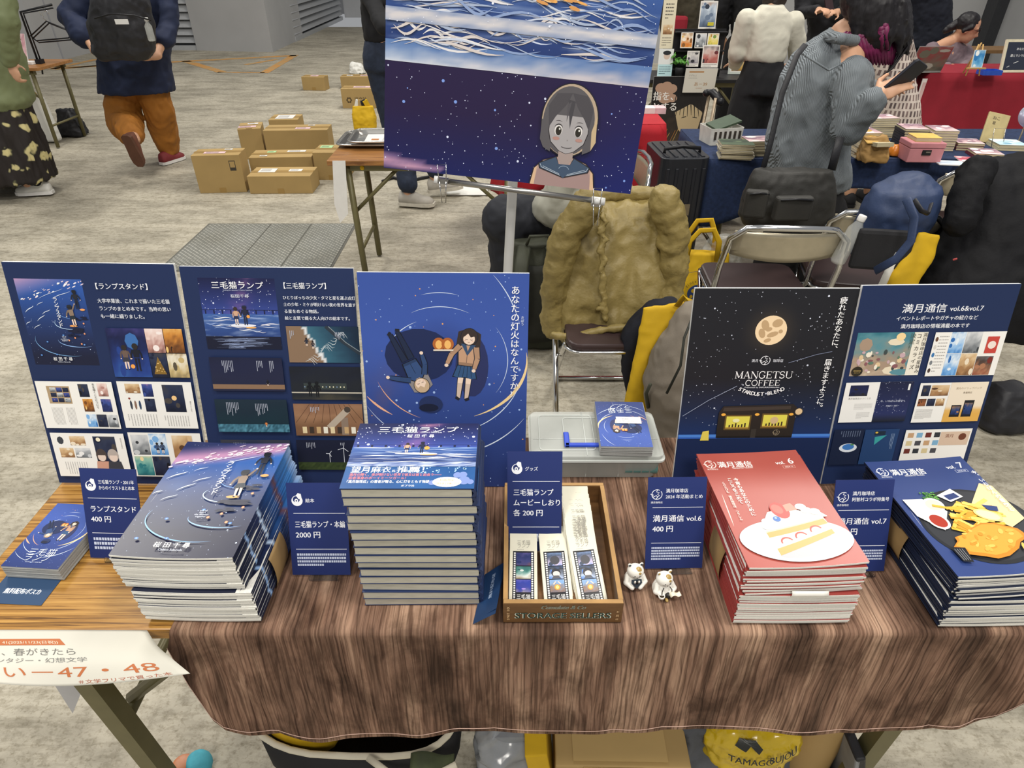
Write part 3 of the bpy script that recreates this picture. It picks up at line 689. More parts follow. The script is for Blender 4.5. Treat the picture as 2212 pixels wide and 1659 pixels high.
# ------------------------------------------------------------------ display boards standing on the table
FOAM = mat('white_foam_board', '#e9eae8', .6, var=.02)
def board(label, loc, rot, w, h, art, name='display_board'):
 """foam panel, printed on the face towards -y; local x right, z up"""
 t = thing(name, label, 'display board', loc, rot=rot)
 b = MB(); b.box((w/2, .0035, h/2), (w, .005, h), FOAM); b.build('foam_panel', t)
 b = MB(); art.emit(b, lambda u, v, l: (u*w/.297, -.0004-l, v*h/.42)); b.build('print', t)
 return t
NAVY = '#1b2c55'
def spread(A, x0, y0, x1, y1, kind, sd):
 """open page pair: white paper, small pictures, grey copy"""
 W, H = x1-x0, y1-y0; A.rect(x0, y0, x1, y1, '#f4f2ec'); X = lambda u: x0+W*u; Y = lambda v: y0+H*v
 G = '#b9b7b4'
 if kind == 0:
  A.rect(X(.13), Y(.53), X(.43), Y(.9), '#b39a78')
  for i in range(3):
   for j in range(3): thumb(A, X(.17+.085*i), Y(.56+.11*j), X(.245+.085*i), Y(.65+.11*j), [NIGHT, DARK, GREYP][(i+j) % 3], sd+i+3*j, 4, 3, 1)
  A.dashes(X(.13), Y(.08), X(.28), Y(.45), 9, G, sd, .3, True); A.dashes(X(.32), Y(.08), X(.44), Y(.45), 7, G, sd+1, .3, True)
  for i, (u, v, p) in enumerate([(.55, .68, DARK), (.8, .7, PINK), (.57, .37, DUSK), (.81, .37, NIGHT), (.57, .04, SKYB), (.71, .04, DARK), (.85, .04, GREYP)]): thumb(A, X(u), Y(v), X(u+.13), Y(v+.27), p, sd+i, 7)
  A.vtext('冬を描くことについて', X(.755), Y(.97), W*.035, '#55524f')
 elif kind == 1:
  thumb(A, X(.1), Y(.75), X(.3), Y(.95), WARM, sd, 8); thumb(A, X(.33), Y(.68), X(.47), Y(.95), NIGHT, sd+1, 8); thumb(A, X(.33), Y(.36), X(.47), Y(.64), DARK, sd+2, 8)
  for i in range(3): A.ell(X(.14+.06*i), Y(.5), W*.016, H*.1, ['#3a3f4a', '#8d6f5e', '#2d4564'][i], 10)
  A.ell(X(.13), Y(.64), W*.015, W*.015, '#8a3d2d'); A.dashes(X(.05), Y(.05), X(.47), Y(.3), 11, G, sd, .3, True)
  thumb(A, X(.6), Y(.36), X(.88), Y(.94), DARK, sd+5, 10); A.ell(X(.74), Y(.66), W*.035, W*.035, '#f3c98a'); A.dashes(X(.55), Y(.05), X(.9), Y(.28), 10, G, sd+3, .3, True)
  A.vtext('満ちていく灯り', X(.95), Y(.6), W*.022, '#8a8784')
 elif kind == 2:
  A.ell(X(.12), Y(.83), W*.045, H*.09, '#3d4148', 9); thumb(A, X(.25), Y(.72), X(.46), Y(.93), WARM, sd+1, 7); thumb(A, X(.08), Y(.44), X(.27), Y(.66), WARM, sd+2, 7); thumb(A, X(.29), Y(.44), X(.5), Y(.66), GREYP, sd+3, 7)
  A.dashes(X(.1), Y(.05), X(.42), Y(.34), 10, G, sd, .3, True); thumb(A, X(.57), Y(.2), X(.87), Y(.93), DARK, sd+4, 8); A.ell(X(.64), Y(.86), W*.03, W*.03, '#f5ecd0')
  doll(A, X(.66), Y(-.62)+.0, H*1.25, 0, '#d8a58c', '#39404a', '#4a3d38', skirt=False, arms=(-70, 8)) if False else None
  for (u, hr, tp) in ((.64, '#4b403c', '#cf9c86'), (.80, '#b9ada4', '#3b3c44')):
   A.poly([(X(u-.12), y0+.0003), (X(u+.13), y0+.0003), (X(u+.09), Y(.36)), (X(u-.08), Y(.36))], tp); A.ell(X(u), Y(.5), W*.075, H*.15, hr, 16); A.ell(X(u), Y(.46), W*.055, H*.1, '#e9d3c4', 14); A.poly([(X(u-.07), Y(.5)), (X(u+.07), Y(.5)), (X(u+.04), Y(.63)), (X(u-.04), Y(.63))], hr)
  A.vtext('灯りをともす人', X(.95), Y(.9), W*.022, '#8a8784')
 elif kind == 3:
  thumb(A, X(.03), Y(.5), X(.27), Y(.95), GREYP, sd, 8); thumb(A, X(.28), Y(.5), X(.52), Y(.98), SKYB, sd+1, 8); doll(A, X(.38), Y(.53), H*.25, 0, '#41506d', '#27324a', back=True); doll(A, X(.45), Y(.53), H*.26, 0, '#41506d', '#27324a', back=True)
  thumb(A, X(.03), Y(.03), X(.27), Y(.47), TEAL, sd+2, 8); thumb(A, X(.28), Y(.03), X(.52), Y(.47), DARK, sd+3, 8); thumb(A, X(.6), Y(.45), X(.88), Y(.95), WARM, sd+4, 8, strokes=2); A.dashes(X(.6), Y(.08), X(.9), Y(.36), 9, G, sd, .3, True)
# board 1
A = Art(); A.rect(0, 0, .297, .42, NAVY)
x0, y0, x1, y1 = .014, .238, .131, .392
def cov(u, v):
 c = mix('#161b36', '#2e58a8', max(0, v-.1)*1.25); k = v - .78 + .22*(u-.0)*-1
 return mix(c, '#c79cc0', max(0, k)*4.2) if k > 0 else c
A.grid(x0, y0, x1, y1, 20, 26, cov)
def lampart(A, x0, y0, x1, y1, sd=2, dens=1, txt=True):
 """swirl of star trails with two figures crossing dark water"""
 W, H = x1-x0, y1-y0; rn = random.Random(sd); X = lambda u: x0+W*u; Y = lambda v: y0+H*v
 A.stars(x0, y0, x1, y1, int(120*dens), '#cfe0ff', .0034*W, sd)
 for k in range(int(60*dens)):      # white surf along the upper curve
  u = rn.uniform(0, 1); v = .84 + .13*u - .1*(1-u)**2 + rn.gauss(0, .022)
  if v < .985: A.ell(X(u), Y(v), W*rn.uniform(.008, .035), H*rn.uniform(.003, .009), rn.choice(['#ffffff', '#f3ecf6', '#e3cfe0', '#f6dfe6']), 8, 24)
 for (u0, v0, u1, v1, w_) in [(.05, .62, .2, .7, .012), (.2, .52, .34, .6, .010), (.3, .60, .44, .66, .009), (.02, .48, .09, .52, .010), (.12, .43, .24, .49, .008), (.5, .78, .8, .87, .008), (.3, .78, .7, .9, .006), (.25, .7, .36, .75, .007)]:
  A.line([(X(u0+(u1-u0)*t/5), Y(v0+(v1-v0)*t/5+.006*math.sin(t))) for t in range(6)], W*w_, '#e4eefc', True)
 A.arc(X(.62), Y(.30), W*.52, H*.19, 165, 285, W*.012, '#7fb0e0', 22, True); A.arc(X(.78), Y(.30), W*.33, H*.08, 175, 300, W*.012, '#8fb6ec', 18, True); A.arc(X(.68), Y(.50), W*.22, H*.07, 150, 285, W*.011, '#bfdcf8', 14, True); A.arc(X(.78), Y(.63), W*.24, H*.08, 160, 275, W*.007, '#6fa0e0', 14, True)
 for (u, v, a_, b_) in ((.78, .42, .22, .028), (.86, .56, .14, .02), (.72, .36, .12, .014)):
  for k in range(7): A.ell(X(min(.93, u+rn.uniform(-.1, .1))), Y(v+rn.uniform(-.025, .02)), W*a_*rn.uniform(.2, .45), H*b_*.4, '#171c36', 10)
 for (u, v) in ((.9, .5), (.72, .33), (.8, .26), (.62, .3), (.88, .38)): A.ell(X(u), Y(v), W*.014, W*.014, '#e8926a', 10); A.ell(X(u), Y(v), W*.006, W*.006, '#f8c890', 8)
 for (u, v) in ((.28, .28), (.14, .12), (.84, .25), (.38, .13), (.55, .36)): A.ell(X(u), Y(v), W*.017, W*.013, '#3f74c0', 10); A.ell(X(u), Y(v), W*.007, W*.006, '#9fd0f6', 8)
 A.ell(X(.74), Y(.47), W*.06, H*.012, '#f5a860'); A.ell(X(.93), Y(.66), W*.04, H*.012, '#f5a860')
 doll(A, X(.77), Y(.47), H*.24, 6, '#8e7a68', '#25303c', '#22252c', back=True, hat='#252a33', arms=(-40, 150)); doll(A, X(.87), Y(.67), H*.21, 2, '#232733', '#232733', '#1d2028', back=True, skirt=False, hat='#1d2028', arms=(-35, 35))
 if txt:
  A.vtext('ランプスタンド', X(.555), Y(.80), W*.075, '#ffffff', .86); A.text('桜 田 千 尋', X(.46), Y(.06), W*.062, '#ffffff', 'c'); A.text('Chihiro Sakurada', X(.47), Y(.035), W*.028, '#dfe6f4', 'c', 0)
  for k, s_ in enumerate(('out of', 'heart', 'the dimmer', 'together')): A.text(s_, X(.56), Y(.34-.016*k), W*.026, '#dfe6f4', 'c', 0)
lampart(A, x0, y0, x1, y1, 2, .6)
A.text('【ランプスタンド】', .148, .377, .0118, '#f4f6fa', width=.098, bold=.02)
for k, s_ in enumerate(('大学卒業後、これまで描いた三毛猫', 'ランプのまとめ本です。当時の思い', 'も一緒に綴りました。')): A.text(s_, .153, .353-.0135*k, .0084, '#eef1f8', width=(.127, .127, .078)[k], bold=.02)
thumb(A, .156, .218, .225, .308, ['#3c6fb0', '#23408a', '#131b44', '#5a4f9a'], 5, 16); doll(A, .183, .232, .045, 0, '#6e5a50', '#3a3a44', back=True); doll(A, .203, .230, .05, 0, '#191c2a', '#191c2a', back=True, skirt=False); A.ell(.193, .238, .004, .004, '#f7a850')
thumb(A, .226, .264, .258, .308, PINK, 6, 10, 6); thumb(A, .259, .264, .293, .308, DUSK, 7, 10, 5); thumb(A, .226, .218, .257, .263, DARK, 8, 10, 6); thumb(A, .258, .218, .294, .263, ['#5a5040', '#c8b078', '#f0ead8', '#8a6a3a'], 9, 10, 6)
A.poly([(.241, .257), (.23, .224), (.253, .224)], '#8a6a2c')
for k in range(14): A.ell(.242+random.uniform(-.008, .008), .228+random.uniform(0, .02), .0009, .0009, '#ffd88a', 6)
spread(A, .006, .116, .147, .208, 0, 11); spread(A, .157, .119, .294, .210, 1, 31); spread(A, .010, .017, .149, .107, 2, 51); spread(A, .158, .019, .295, .110, 3, 71)
for p_ in (A,): pass
board('navy display board at far left, four white page spreads under a night-blue cover', (-.895, .322, .7085), (R(-13.2), R(.8), R(-.2)), .299, .436, A)
# board 2
A = Art(); A.rect(0, 0, .297, .42, NAVY)
sea(A, .028, .275, .160, .401, 4, hz=.5)
A.rect(.028, .275, .160, .298, '#12162e')
for k in range(9): A.line([(.03+.128*random.random()*.6+.0+.006*t, .278+.002*k+.0015*math.sin(t+k)) for t in range(8)], .0006, '#9fb0d8', True)
A.text('三毛猫ランプ', .095, .384, .0135, '#ffffff', 'c', .02, width=.09); A.text('looking for asterism / Chihiro Sakurada', .095, .3795, .0032, '#cfd6ec', 'c', 0); A.text('桜田千尋', .097, .368, .0065, '#e8ecf6', 'c', .01, width=.032)
A.text('【三毛猫ランプ】', .168, .385, .0118, '#f4f6fa', width=.08, bold=.02)
for k, s_ in enumerate(('ひとりぼっちの少女・タマと星を運ぶ点灯', '士の少年・ミケが明けない夜の世界を旅す', 'る星をめぐる物語。', '絵と言葉で綴る大人向けの絵本です。')): A.text(s_, .171, .366-.0121*k, .0072, '#eef1f8', width=(.126, .126, .06, .114)[k], bold=.025)
def lines_v(A, x, y, n, h, c='#c9cede', dx=.003, sd=1):
 rn = random.Random(sd)
 for k in range(n): A.dashes(x+dx*k, y-h*rn.uniform(.6, 1), x+dx*k+.0013, y, 1, c, sd+k, .8, True)
def beach(u, v):
 k = (u*.9 + (1-v)*-.25 + .05*fbm(u*6, v*6, 3)); return '#8a7058' if k < .18 else '#e9ecec' if k < .22 else mix('#3a6c80', '#12283e', (k-.22)*1.8)
A.grid(.171, .251, .299, .318, 30, 20, beach)
for k in range(14): A.line([(.2+.006*k+.004*t-.004*k*.3, .253+.004*k+.0022*t*math.sin(t+k)) for t in range(5)], .0009, '#dfe8ea', True)
A.line([(.241, .318), (.27, .29), (.299, .268)], .006, '#2a3540'); A.line([(.246, .318), (.275, .289), (.299, .272)], .0012, '#8d979c')
doll(A, .205, .281, .016, 0, '#2a3040', '#2a3040', back=True); doll(A, .216, .276, .016, 0, '#4a4040', '#2a3040', back=True); lines_v(A, .257, .308, 6, .022, sd=4); lines_v(A, .177, .31, 3, .02, sd=6)
thumb(A, .169, .180, .297, .2435, ['#57503f', '#20242a', '#1a1f2c', '#14171d'], 12, 16, 3, 0); A.rect(.169, .1925, .297, .195, '#c7bfae'); A.rect(.192, .2, .27, .212, '#39413f')
for k in range(12): A.ell(.194+.0065*k, .205, .0012, .0016, '#e9e2c0' if k % 3 else '#7d93b0', 6)
doll(A, .203, .186, .028, 0, '#101216', '#101216', '#101216', '#101216', back=True, skirt=False); doll(A, .216, .185, .03, 0, '#101216', '#101216', '#101216', '#101216', back=True, skirt=False)
thumb(A, .169, .108, .296, .172, ['#5a4030', '#7d5a40', '#a0785a', '#6e4a38'], 13, 14, 2, 0)
for k in range(9): A.line([(.235+(k-4)*.016, .134), (.235+(k-4)*.009, .171)], .0007, '#4a3022')
A.rect(.255, .110, .268, .145, '#8d7a6a'); A.line([(.232, .124), (.268, .16)], .012, '#b9aa98'); A.ell(.268, .161, .006, .006, '#4a4038')
for k in range(8): A.rect(.182+.013*k, .113, .190+.013*k, .126, ['#e6d3a8', '#3f332a', '#caa878', '#f0ead8'][k % 4])
lines_v(A, .20, .166, 6, .02, sd=9)
thumb(A, .167, .037, .294, .099, ['#1f2a1c', '#151b30', '#161b32', '#1a2038'], 14, 12, 3, 0); A.grid(.167, .037, .294, .053, 30, 4, lambda u, v: mix('#1d2a18', '#4a5a30', .5+.6*fbm(u*30, v*5, 2)))
for (x, h) in ((.255, .03), (.283, .036), (.228, .018), (.27, .018)):
 A.line([(x, .053), (x, .053+h)], .0009, '#dfe4ee')
 for q in (90, 210, 330): A.line([(x, .053+h), (x+h*.38*math.cos(R(q+x*900)), .053+h+h*.38*math.sin(R(q+x*900)))], .001, '#dfe4ee')
lines_v(A, .186, .094, 6, .022, sd=12); lines_v(A, .25, .094, 2, .014, sd=13)
thumb(A, .028, .196, .158, .260, ['#1a1d33', '#20243f', '#1c2140', '#171c36'], 15, 10, 2, 0); A.rect(.028, .2, .158, .209, '#8c6e54'); lines_v(A, .05, .254, 7, .03, sd=21); lines_v(A, .112, .254, 4, .022, sd=22); lines_v(A, .135, .254, 3, .026, sd=23); doll(A, .128, .206, .012, 0, '#14161f', '#14161f', back=True)
thumb(A, .026, .115, .158, .180, ['#122430', '#16303c', '#172a38', '#1c2f3c'], 16, 10, 2, 0); A.grid(.026, .115, .158, .131, 40, 4, lambda u, v: mix('#234a5c', '#5f9cb4', .5+.8*fbm(u*34, v*5, 8)))
lines_v(A, .047, .174, 8, .036, sd=24); lines_v(A, .1, .172, 8, .032, sd=25); doll(A, .116, .125, .012, 0, '#e08a4a', '#c06a30', back=True)
thumb(A, .026, .037, .156, .099, DARK, 17, 10, 3, 0); lines_v(A, .05, .093, 8, .03, sd=26)
board('navy display board second from left, dark story pictures beside a pier cover', (-.584, .314, .7085), (R(-13.4), R(1.0), R(.6)), .301, .431, A)
# board 3
A = Art(); ring(A, 0, 0, .297, .42, 3, n=40)
A.vtext('あなたの灯火はなんですか?', .2735, .399, .0162, '#ffffff', 1.0, .02); A.vtext('きぼう', .2865, .345, .006, '#dfe8fa')
board('blue star-ring poster board with two lying figures, third from left', (-.273, .310, .7085), (R(-12.4), R(1), R(1.2)), .298, .424, A)
# board 4
A = Art()
A.grid(0, 0, .297, .42, 14, 40, lambda u, v: mix('#1f3f86', '#17181f', (v-.12)*2.2) if v > .29 else mix('#131d3c', '#1d3a80', v*2.2))
A.stars(.004, .13, .293, .416, 260, '#d6dcec', .00085, 21, .06)
A.grid(.088, .278, .208, .40, 24, 24, lambda u, v: mix('#17181f', '#5a4a34', max(0, 1-2*math.hypot(u-.5, v-.5))**1.4*.9) if math.hypot(u-.5, v-.5) < .5 else '#17181f')
A.stars(.088, .278, .208, .40, 20, '#d6dcec', .0008, 22)
A.ell(.148, .339, .0290, .0290, '#f4d9b0', 32)
for (u, v, a_, b_) in ((-.012, .010, .007, .011), (-.016, -.006, .006, .010), (.010, .014, .010, .008), (.004, -.008, .011, .005), (-.004, -.020, .007, .004), (.018, -.002, .004, .004), (-.004, .002, .006, .004)): A.ell(.148+u, .339+v, a_, b_, '#c2a37a', 12, 20)
moon_logo(A, .1465, .2785, .0088); A.text('満月', .1325, .2755, .0065, '#e9ecf4', 'r', 0); A.text('珈琲店', .161, .2755, .0065, '#e9ecf4', 'l', 0)
serif(A, 'MANGETSU', .148, .2415, .0145, '#ffffff', .108); serif(A, 'COFFEE', .148, .2262, .0118, '#ffffff', .066); A.text('Presented by SAKURADAkitchen', .148, .2215, .0042, '#eef0f6', 'c', 0, width=.066)
t_ = 'STARDUST BLEND'
for k, ch in enumerate(t_):
 a_ = R(-90 + (k-6.5)*4.3); v_, f_ = glyphs(ch, 0); cx, cy, rr = .147, .293, .088; q = a_ + PI/2; sz = .0112
 for e_ in ((0, .0005) if v_ else ()): A.put([(e_+cx+rr*math.cos(a_)+(p[0]-.3)*sz*math.cos(q)-p[1]*sz*math.sin(q), cy+rr*math.sin(a_)+(p[0]-.3)*sz*math.sin(q)+p[1]*sz*math.cos(q)) for p in v_], f_, [lin('#ffffff')]*len(v_))
A.line([(.004, .162), (.05, .196), (.10, .226)], .0009, '#aab4cc'); A.line([(.19, .274), (.24, .291), (.268, .297)], .0008, '#8d97b4')
A.vtext('疲れたあなたに、', .270, .405, .0142, '#ffffff', .97, .02); A.vtext('届きますように。', .2645, .282, .0142, '#ffffff', .97, .02)
A.rect(0, .115, .297, .121, '#4f86d8'); A.rect(0, .112, .297, .115, '#2f5cb4'); A.rect(0, 0, .297, .112, '#16264e')
A.poly([(.073, .113), (.073, .17), (.08, .183), (.214, .187), (.222, .18), (.222, .113)], '#2c241f'); A.poly([(.08, .172), (.21, .176), (.21, .183), (.082, .18)], '#453a32')
for (u, v, u2, v2) in ((.089, .134, .134, .161), (.160, .137, .206, .164)):
 A.rect(u-.003, v-.003, u2+.003, v2+.003, '#6b5226'); A.rect(u, v, u2, v2, '#e9dc58'); A.rect(u, v, u2, v+.003, '#b98f3c')
 for k in range(6): A.rect(u+.006+.006*k, v+.003, u+.009+.006*k, v+.008+.002*(k % 3), '#4a3a22')
for u in (.082, .147, .213): A.ell(u, .165, .0045, .003, '#ffb84a', 10)
A.ell(.182, .152, .008, .008, '#d8b98a', 10); A.ell(.108, .152, .007, .004, '#f4efb8', 10); moon_logo(A, .190, .125, .006, '#a8967c'); A.rect(.075, .113, .221, .117, '#1a1614'); A.rect(.14, .113, .15, .133, '#3b342e')
A.ell(.2265, .171, .0085, .0085, '#3a3430', 18); A.ell(.2265, .171, .0068, .0068, '#e7c79a', 18); A.poly([(.043, .108), (.06, .108), (.058, .13), (.046, .128)], '#ead25a')
board('black and navy moon coffee poster board behind the red booklet stack', (.314, .311, .7085), (R(-12), R(1), R(1.9)), .293, .396, A)
# board 5
A = Art(); A.rect(0, 0, .297, .42, '#182a52')
A.text('満月通信', .083, .3685, .0185, '#f4f6fa', width=.084, bold=.02); A.text('vol.6＆vol.7'.replace('＆', '&'), .174, .3695, .0135, '#f4f6fa', width=.064, bold=.015)
A.text('イベントレポートやガチャの紹介など', .154, .3525, .0095, '#f4f6fa', 'c', .02, width=.156); A.text('満月珈琲店の情報満載の本です', .154, .337, .0095, '#f4f6fa', 'c', .02, width=.132)
thumb(A, .010, .241, .144, .329, ['#e9dcc0', '#a8917c', '#5a8f9a', '#1e6474'], 41, 22, 6, 6); A.ell(.094, .32, .009, .008, '#f6d9a0', 12)
rn = random.Random(4)
for k in range(34): A.ell(rn.uniform(.02, .11), rn.uniform(.248, .29), rn.uniform(.002, .006), rn.uniform(.002, .006), rn.choice(['#c9aab0', '#8a5a5e', '#f2ead6', '#5f7f6a', '#e0c59a', '#3d4a4a', '#f4f0e6']), 7)
A.rect(.118, .241, .144, .329, '#efe9d8'); A.vtext('満月珈琲店の星詠み', .1395, .328, .0088, '#55504a', 1.05, .02); A.vtext('コミカライズ', .128, .328, .0098, '#55504a', 1.3, .02); A.vtext('決定！', .1165, .328, .0112, '#5a6a62', 1.05, .02); A.ell(.023, .251, .011, .010, '#2a2418', 16)
A.text('満月珈琲店', .023, .251, .003, '#d8b868', 'c', 0); A.text('コミック', .023, .247, .003, '#d8b868', 'c', 0)
A.rect(.158, .238, .296, .328, '#f4f2ec'); A.dashes(.168, .245, .186, .322, 12, '#a9a6a2', 5, .3)
for k in range(5): A.ell(.1635, .25+.016*k, .003, .005, ['#4a3b34', '#7d8286', '#3d78b0', '#d8d4cc', '#6a4a38'][k], 8)
for (u, v, u2, v2, p, s_) in ((.190, .285, .218, .328, SKYB, 1), (.219, .285, .25, .328, GREYP, 2), (.19, .239, .218, .284, SKYB, 3), (.219, .239, .25, .284, WARM, 4), (.251, .239, .284, .278, ['#7a2c24', '#b07a5a', '#4a3a34', '#8a9aa6'], 6)): thumb(A, u, v, u2, v2, p, 60+s_, 8, 5)
A.rect(.262, .284, .285, .318, '#c8463c'); A.ell(.2735, .301, .008, .008, '#f2e2d8', 14)
A.rect(.007, .142, .140, .228, '#f4f2ec'); thumb(A, .017, .199, .053, .222, ['#2a2418', '#1c2450', '#141a3a'], 71, 8); A.dashes(.032, .17, .068, .183, 6, '#b5b2ae', 3); A.dashes(.04, .150, .066, .164, 5, '#b5b2ae', 4); A.text('満月珈琲店のつくり方', .017, .192, .0045, '#8a8784', 'l', 0)
A.grid(.074, .142, .140, .228, 12, 16, lambda u, v: mix('#171c28', mix('#2a3468', '#151c3c', v), min(1, v*5))); A.stars(.074, .16, .140, .228, 60, r=.0006, seed=9); A.text('今、いちばんの星空へ', .107, .185, .005, '#dfe4f4', 'c', 0); A.text('阿智村 × 満月', .107, .175, .0038, '#dfe4f4', 'c', 0); A.rect(.131, .21, .135, .223, '#f4f4f0')
A.rect(.154, .138, .290, .224, '#f4f2ec')
for k, (u, v, u2, v2) in enumerate(((.160, .196, .176, .219), (.178, .196, .214, .219), (.158, .174, .174, .190), (.176, .174, .192, .190), (.194, .174, .211, .190))): thumb(A, u, v, u2, v2, [DARK, WARM, ['#5a3d28', '#a05f38', '#2a2018']][k % 3], 80+k, 7)
A.dashes(.158, .146, .192, .168, 9, '#b5b2ae', 6); A.grid(.216, .138, .290, .224, 8, 10, lambda u, v: mix('#e2ae52', '#f0e2cc', min(1, max(0, (v-.28)*8)))); A.text('満月のドリップバッグ', .253, .209, .0052, '#8a6f4c', 'c', 0); A.text('数量限定', .253, .2, .0045, '#6a5540', 'c', .02)
for (u, h_) in ((.228, .026), (.252, .036)): A.rect(u, .149, u+.02, .149+h_, '#14161f'); thumb(A, u+.002, .154, u+.018, .154+h_*.7, ['#0f1a3a', '#24407a', '#c88a4a'], 90+int(u*1e3), 5)
A.rect(.004, .046, .064, .127, '#14203c'); A.dashes(.016, .11, .058, .123, 9, '#6f7c96', 7, .3, True); A.ell(.038, .085, .018, .010, '#dfe6ee', 18); A.ell(.038, .087, .012, .007, '#3f7ac0', 16); A.ell(.045, .092, .004, .002, '#4a8a50', 8)
A.rect(.066, .046, .135, .125, '#21406e'); A.rect(.086, .112, .108, .121, '#1a2a3c'); A.ell(.09, .118, .003, .002, '#e8c14a', 8); A.poly([(.088, .108), (.112, .112), (.09, .09)], '#3aa0a0'); A.dashes(.12, .08, .128, .115, 3, '#9fb4d0', 8, .3, True)
A.rect(.149, .046, .285, .122, '#f4f2ec')
for k in range(12): A.box if False else A.rect(.155+.018*(k % 4), .104-.018*(k//4), .167+.018*(k % 4), .115-.018*(k//4), ['#c9a27a', '#7fb0d0', '#6e2f28', '#30343a', '#d9c89a', '#4a4a50'][k % 6])
A.rect(.222, .085, .282, .116, '#d9bfa8'); A.text('満月', .24, .103, .009, '#8a5a44', 'c', .02); A.ell(.268, .104, .008, .008, '#6e3a26', 14)
board('navy display board at far right titled in white, page spreads below', (.609, .318, .7085), (R(-11.7), R(1), R(3.6)), .291, .398, A)
# ------------------------------------------------------------------ goods on the table
TT = TZ + .0045            # top of the cloth
TW = TZ + .0004            # top of the bare wood
PAGE = mat('white_page_edges', '#dedcd4', .8, var=.12, vs=400, stretch=(1, 1, 14))
def booklet_parts(w, h, t, cover, spine, sag=.0, name='booklet', loc=(0, 0, 0), page=PAGE, label=None, group=None, cat='booklet', nx=10, ny=6, art=None):
 """thin saddle-stitched booklet, origin at its middle bottom; cover sheet round a page block"""
 t0 = thing(name, label, cat, loc, 0, group)
 zf = lambda u, v: -sag*(1-(2*u-1)**2)*(1-.55*v) + sag*.6*(v**3)*(1-(2*u-1)**2)*0
 b = MB(); e = .0004; ct = .00004
 for (za, zb, inn, m) in ((ct, t-ct, e, page),):
  P = []; n = nx
  for k in range(n+1):
   u = k/n; x = -w/2 + (.0009 if spine == 'L' else inn) + (w-inn-.0009)*u
   for (yy, v) in ((-h/2-.0005, 0), (h/2, 1)):
    P += [(x, yy, za+zf(u, v)), (x, yy, zb+zf(u, v))]
  F = []
  for k in range(n):
   a = k*4; c = a+4; F += [(a, c, c+1, a+1), (a+3, c+3, c+2, a+2), (a+1, c+1, c+3, a+3), (a, a+2, c+2, c)]
  F += [(0, 1, 3, 2), (n*4, n*4+2, n*4+3, n*4+1)]
  b.add(P, F, m)
 b.build('page_block', t0)
 b = MB()
 def sheet(z):
  return [(-w/2+w*i/nx, -h/2+h*j/ny, z+zf(i/nx, j/ny)) for j in range(ny+1) for i in range(nx+1)]
 q = [(j*(nx+1)+i, j*(nx+1)+i+1, (j+1)*(nx+1)+i+1, (j+1)*(nx+1)+i) for j in range(ny) for i in range(nx)]
 b.add(sheet(t), q, cover); b.add(sheet(0), [f[::-1] for f in q], cover)
 sx = -w/2 if spine == 'L' else w/2; o = -.0006 if spine == 'L' else .0006
 b.add([(sx, -h/2, 0), (sx+o, -h/2, t/2), (sx, -h/2, t), (sx, h/2, 0), (sx+o, h/2, t/2), (sx, h/2, t)], [(0, 1, 4, 3), (1, 2, 5, 4)] if spine != 'L' else [(3, 4, 1, 0), (4, 5, 2, 1)], cover)
 if art: art.emit(b, lambda u, v, l: (-w/2+u, -h/2+v, t+.0002+l*2+zf(u/w, v/h)), GLOSS, .011)
 b.build('cover', t0)
 return t0
def tall(proto, n, x, y, z0, pitch, jit, seed, labels, groups, yaw=0, skew=(0, 0), last=None, skip=()):
 """a stack: copies of proto from the table up"""
 rn = random.Random(seed); z = z0
 for k in range(n):
  c = proto if k == 0 else dup(proto)
  c.location = (x + skew[0]*k/n + rn.gauss(0, jit), y + skew[1]*k/n + rn.gauss(0, jit), z); c.rotation_euler = (0, 0, R(yaw + rn.gauss(0, jit*250)))
  c['label'] = labels; c['group'] = groups
  z += pitch + (.0008 if k in skip else 0)
 return z
# --- night-sky booklets, bound at the right
nite = print_mat('unused', .4)
def strip_cover():
 m = bpy.data.materials.new('star_print_cover'); m.use_nodes = True; nt = m.node_tree; L = nt.links.new; b = nt.nodes['Principled BSDF']
 tc = nt.nodes.new('ShaderNodeTexCoord'); sp = nt.nodes.new('ShaderNodeSeparateXYZ'); L(tc.outputs['Object'], sp.inputs[0])
 mr = nt.nodes.new('ShaderNodeMapRange'); mr.inputs[1].default_value = -.131; mr.inputs[2].default_value = .131; L(sp.outputs['Y'], mr.inputs[0])
 r = nt.nodes.new('ShaderNodeValToRGB'); e = r.color_ramp.elements; e[0].position = 0; e[0].color = lin('#1b2034'); e[1].position = 1; e[1].color = lin('#a9c4e6')
 for p, c in ((.16, '#1a2036'), (.18, '#8fb0dc'), (.2, '#1c243c'), (.36, '#202c50'), (.38, '#bcd2ee'), (.41, '#1f3158'), (.6, '#2c5694'), (.66, '#6a4a50'), (.7, '#3468ac'), (.88, '#4a86c8')):
  k = e.new(p); k.color = lin(c)
 L(mr.outputs[0], r.inputs[0]); L(r.outputs[0], b.inputs['Base Color']); b.inputs['Roughness'].default_value = .35
 return m
COV_NITE = strip_cover()
W5, H5 = .184, .262
p = booklet_parts(W5, H5, .0031, COV_NITE, 'R', .0035, 'booklet', cat='booklet')
LX, LY = -.489, .137
zt = tall(p, 22, LX+.006, LY, TT+.0035, .00315, .0009, 3, 'star-print booklet in the lower bundle of the leftmost booklet stack', 'booklets in the lower bundle of the leftmost stack', -1.0)
p2 = dup(p)
zt2 = tall(p2, 20, LX-.004, LY+.006, zt+.0025, .00315, .0011, 4, 'star-print booklet in the upper bundle of the leftmost stack, under the top copy', 'booklets in the upper bundle of the leftmost stack', -1.2, (-.004, 0))
A = Art()
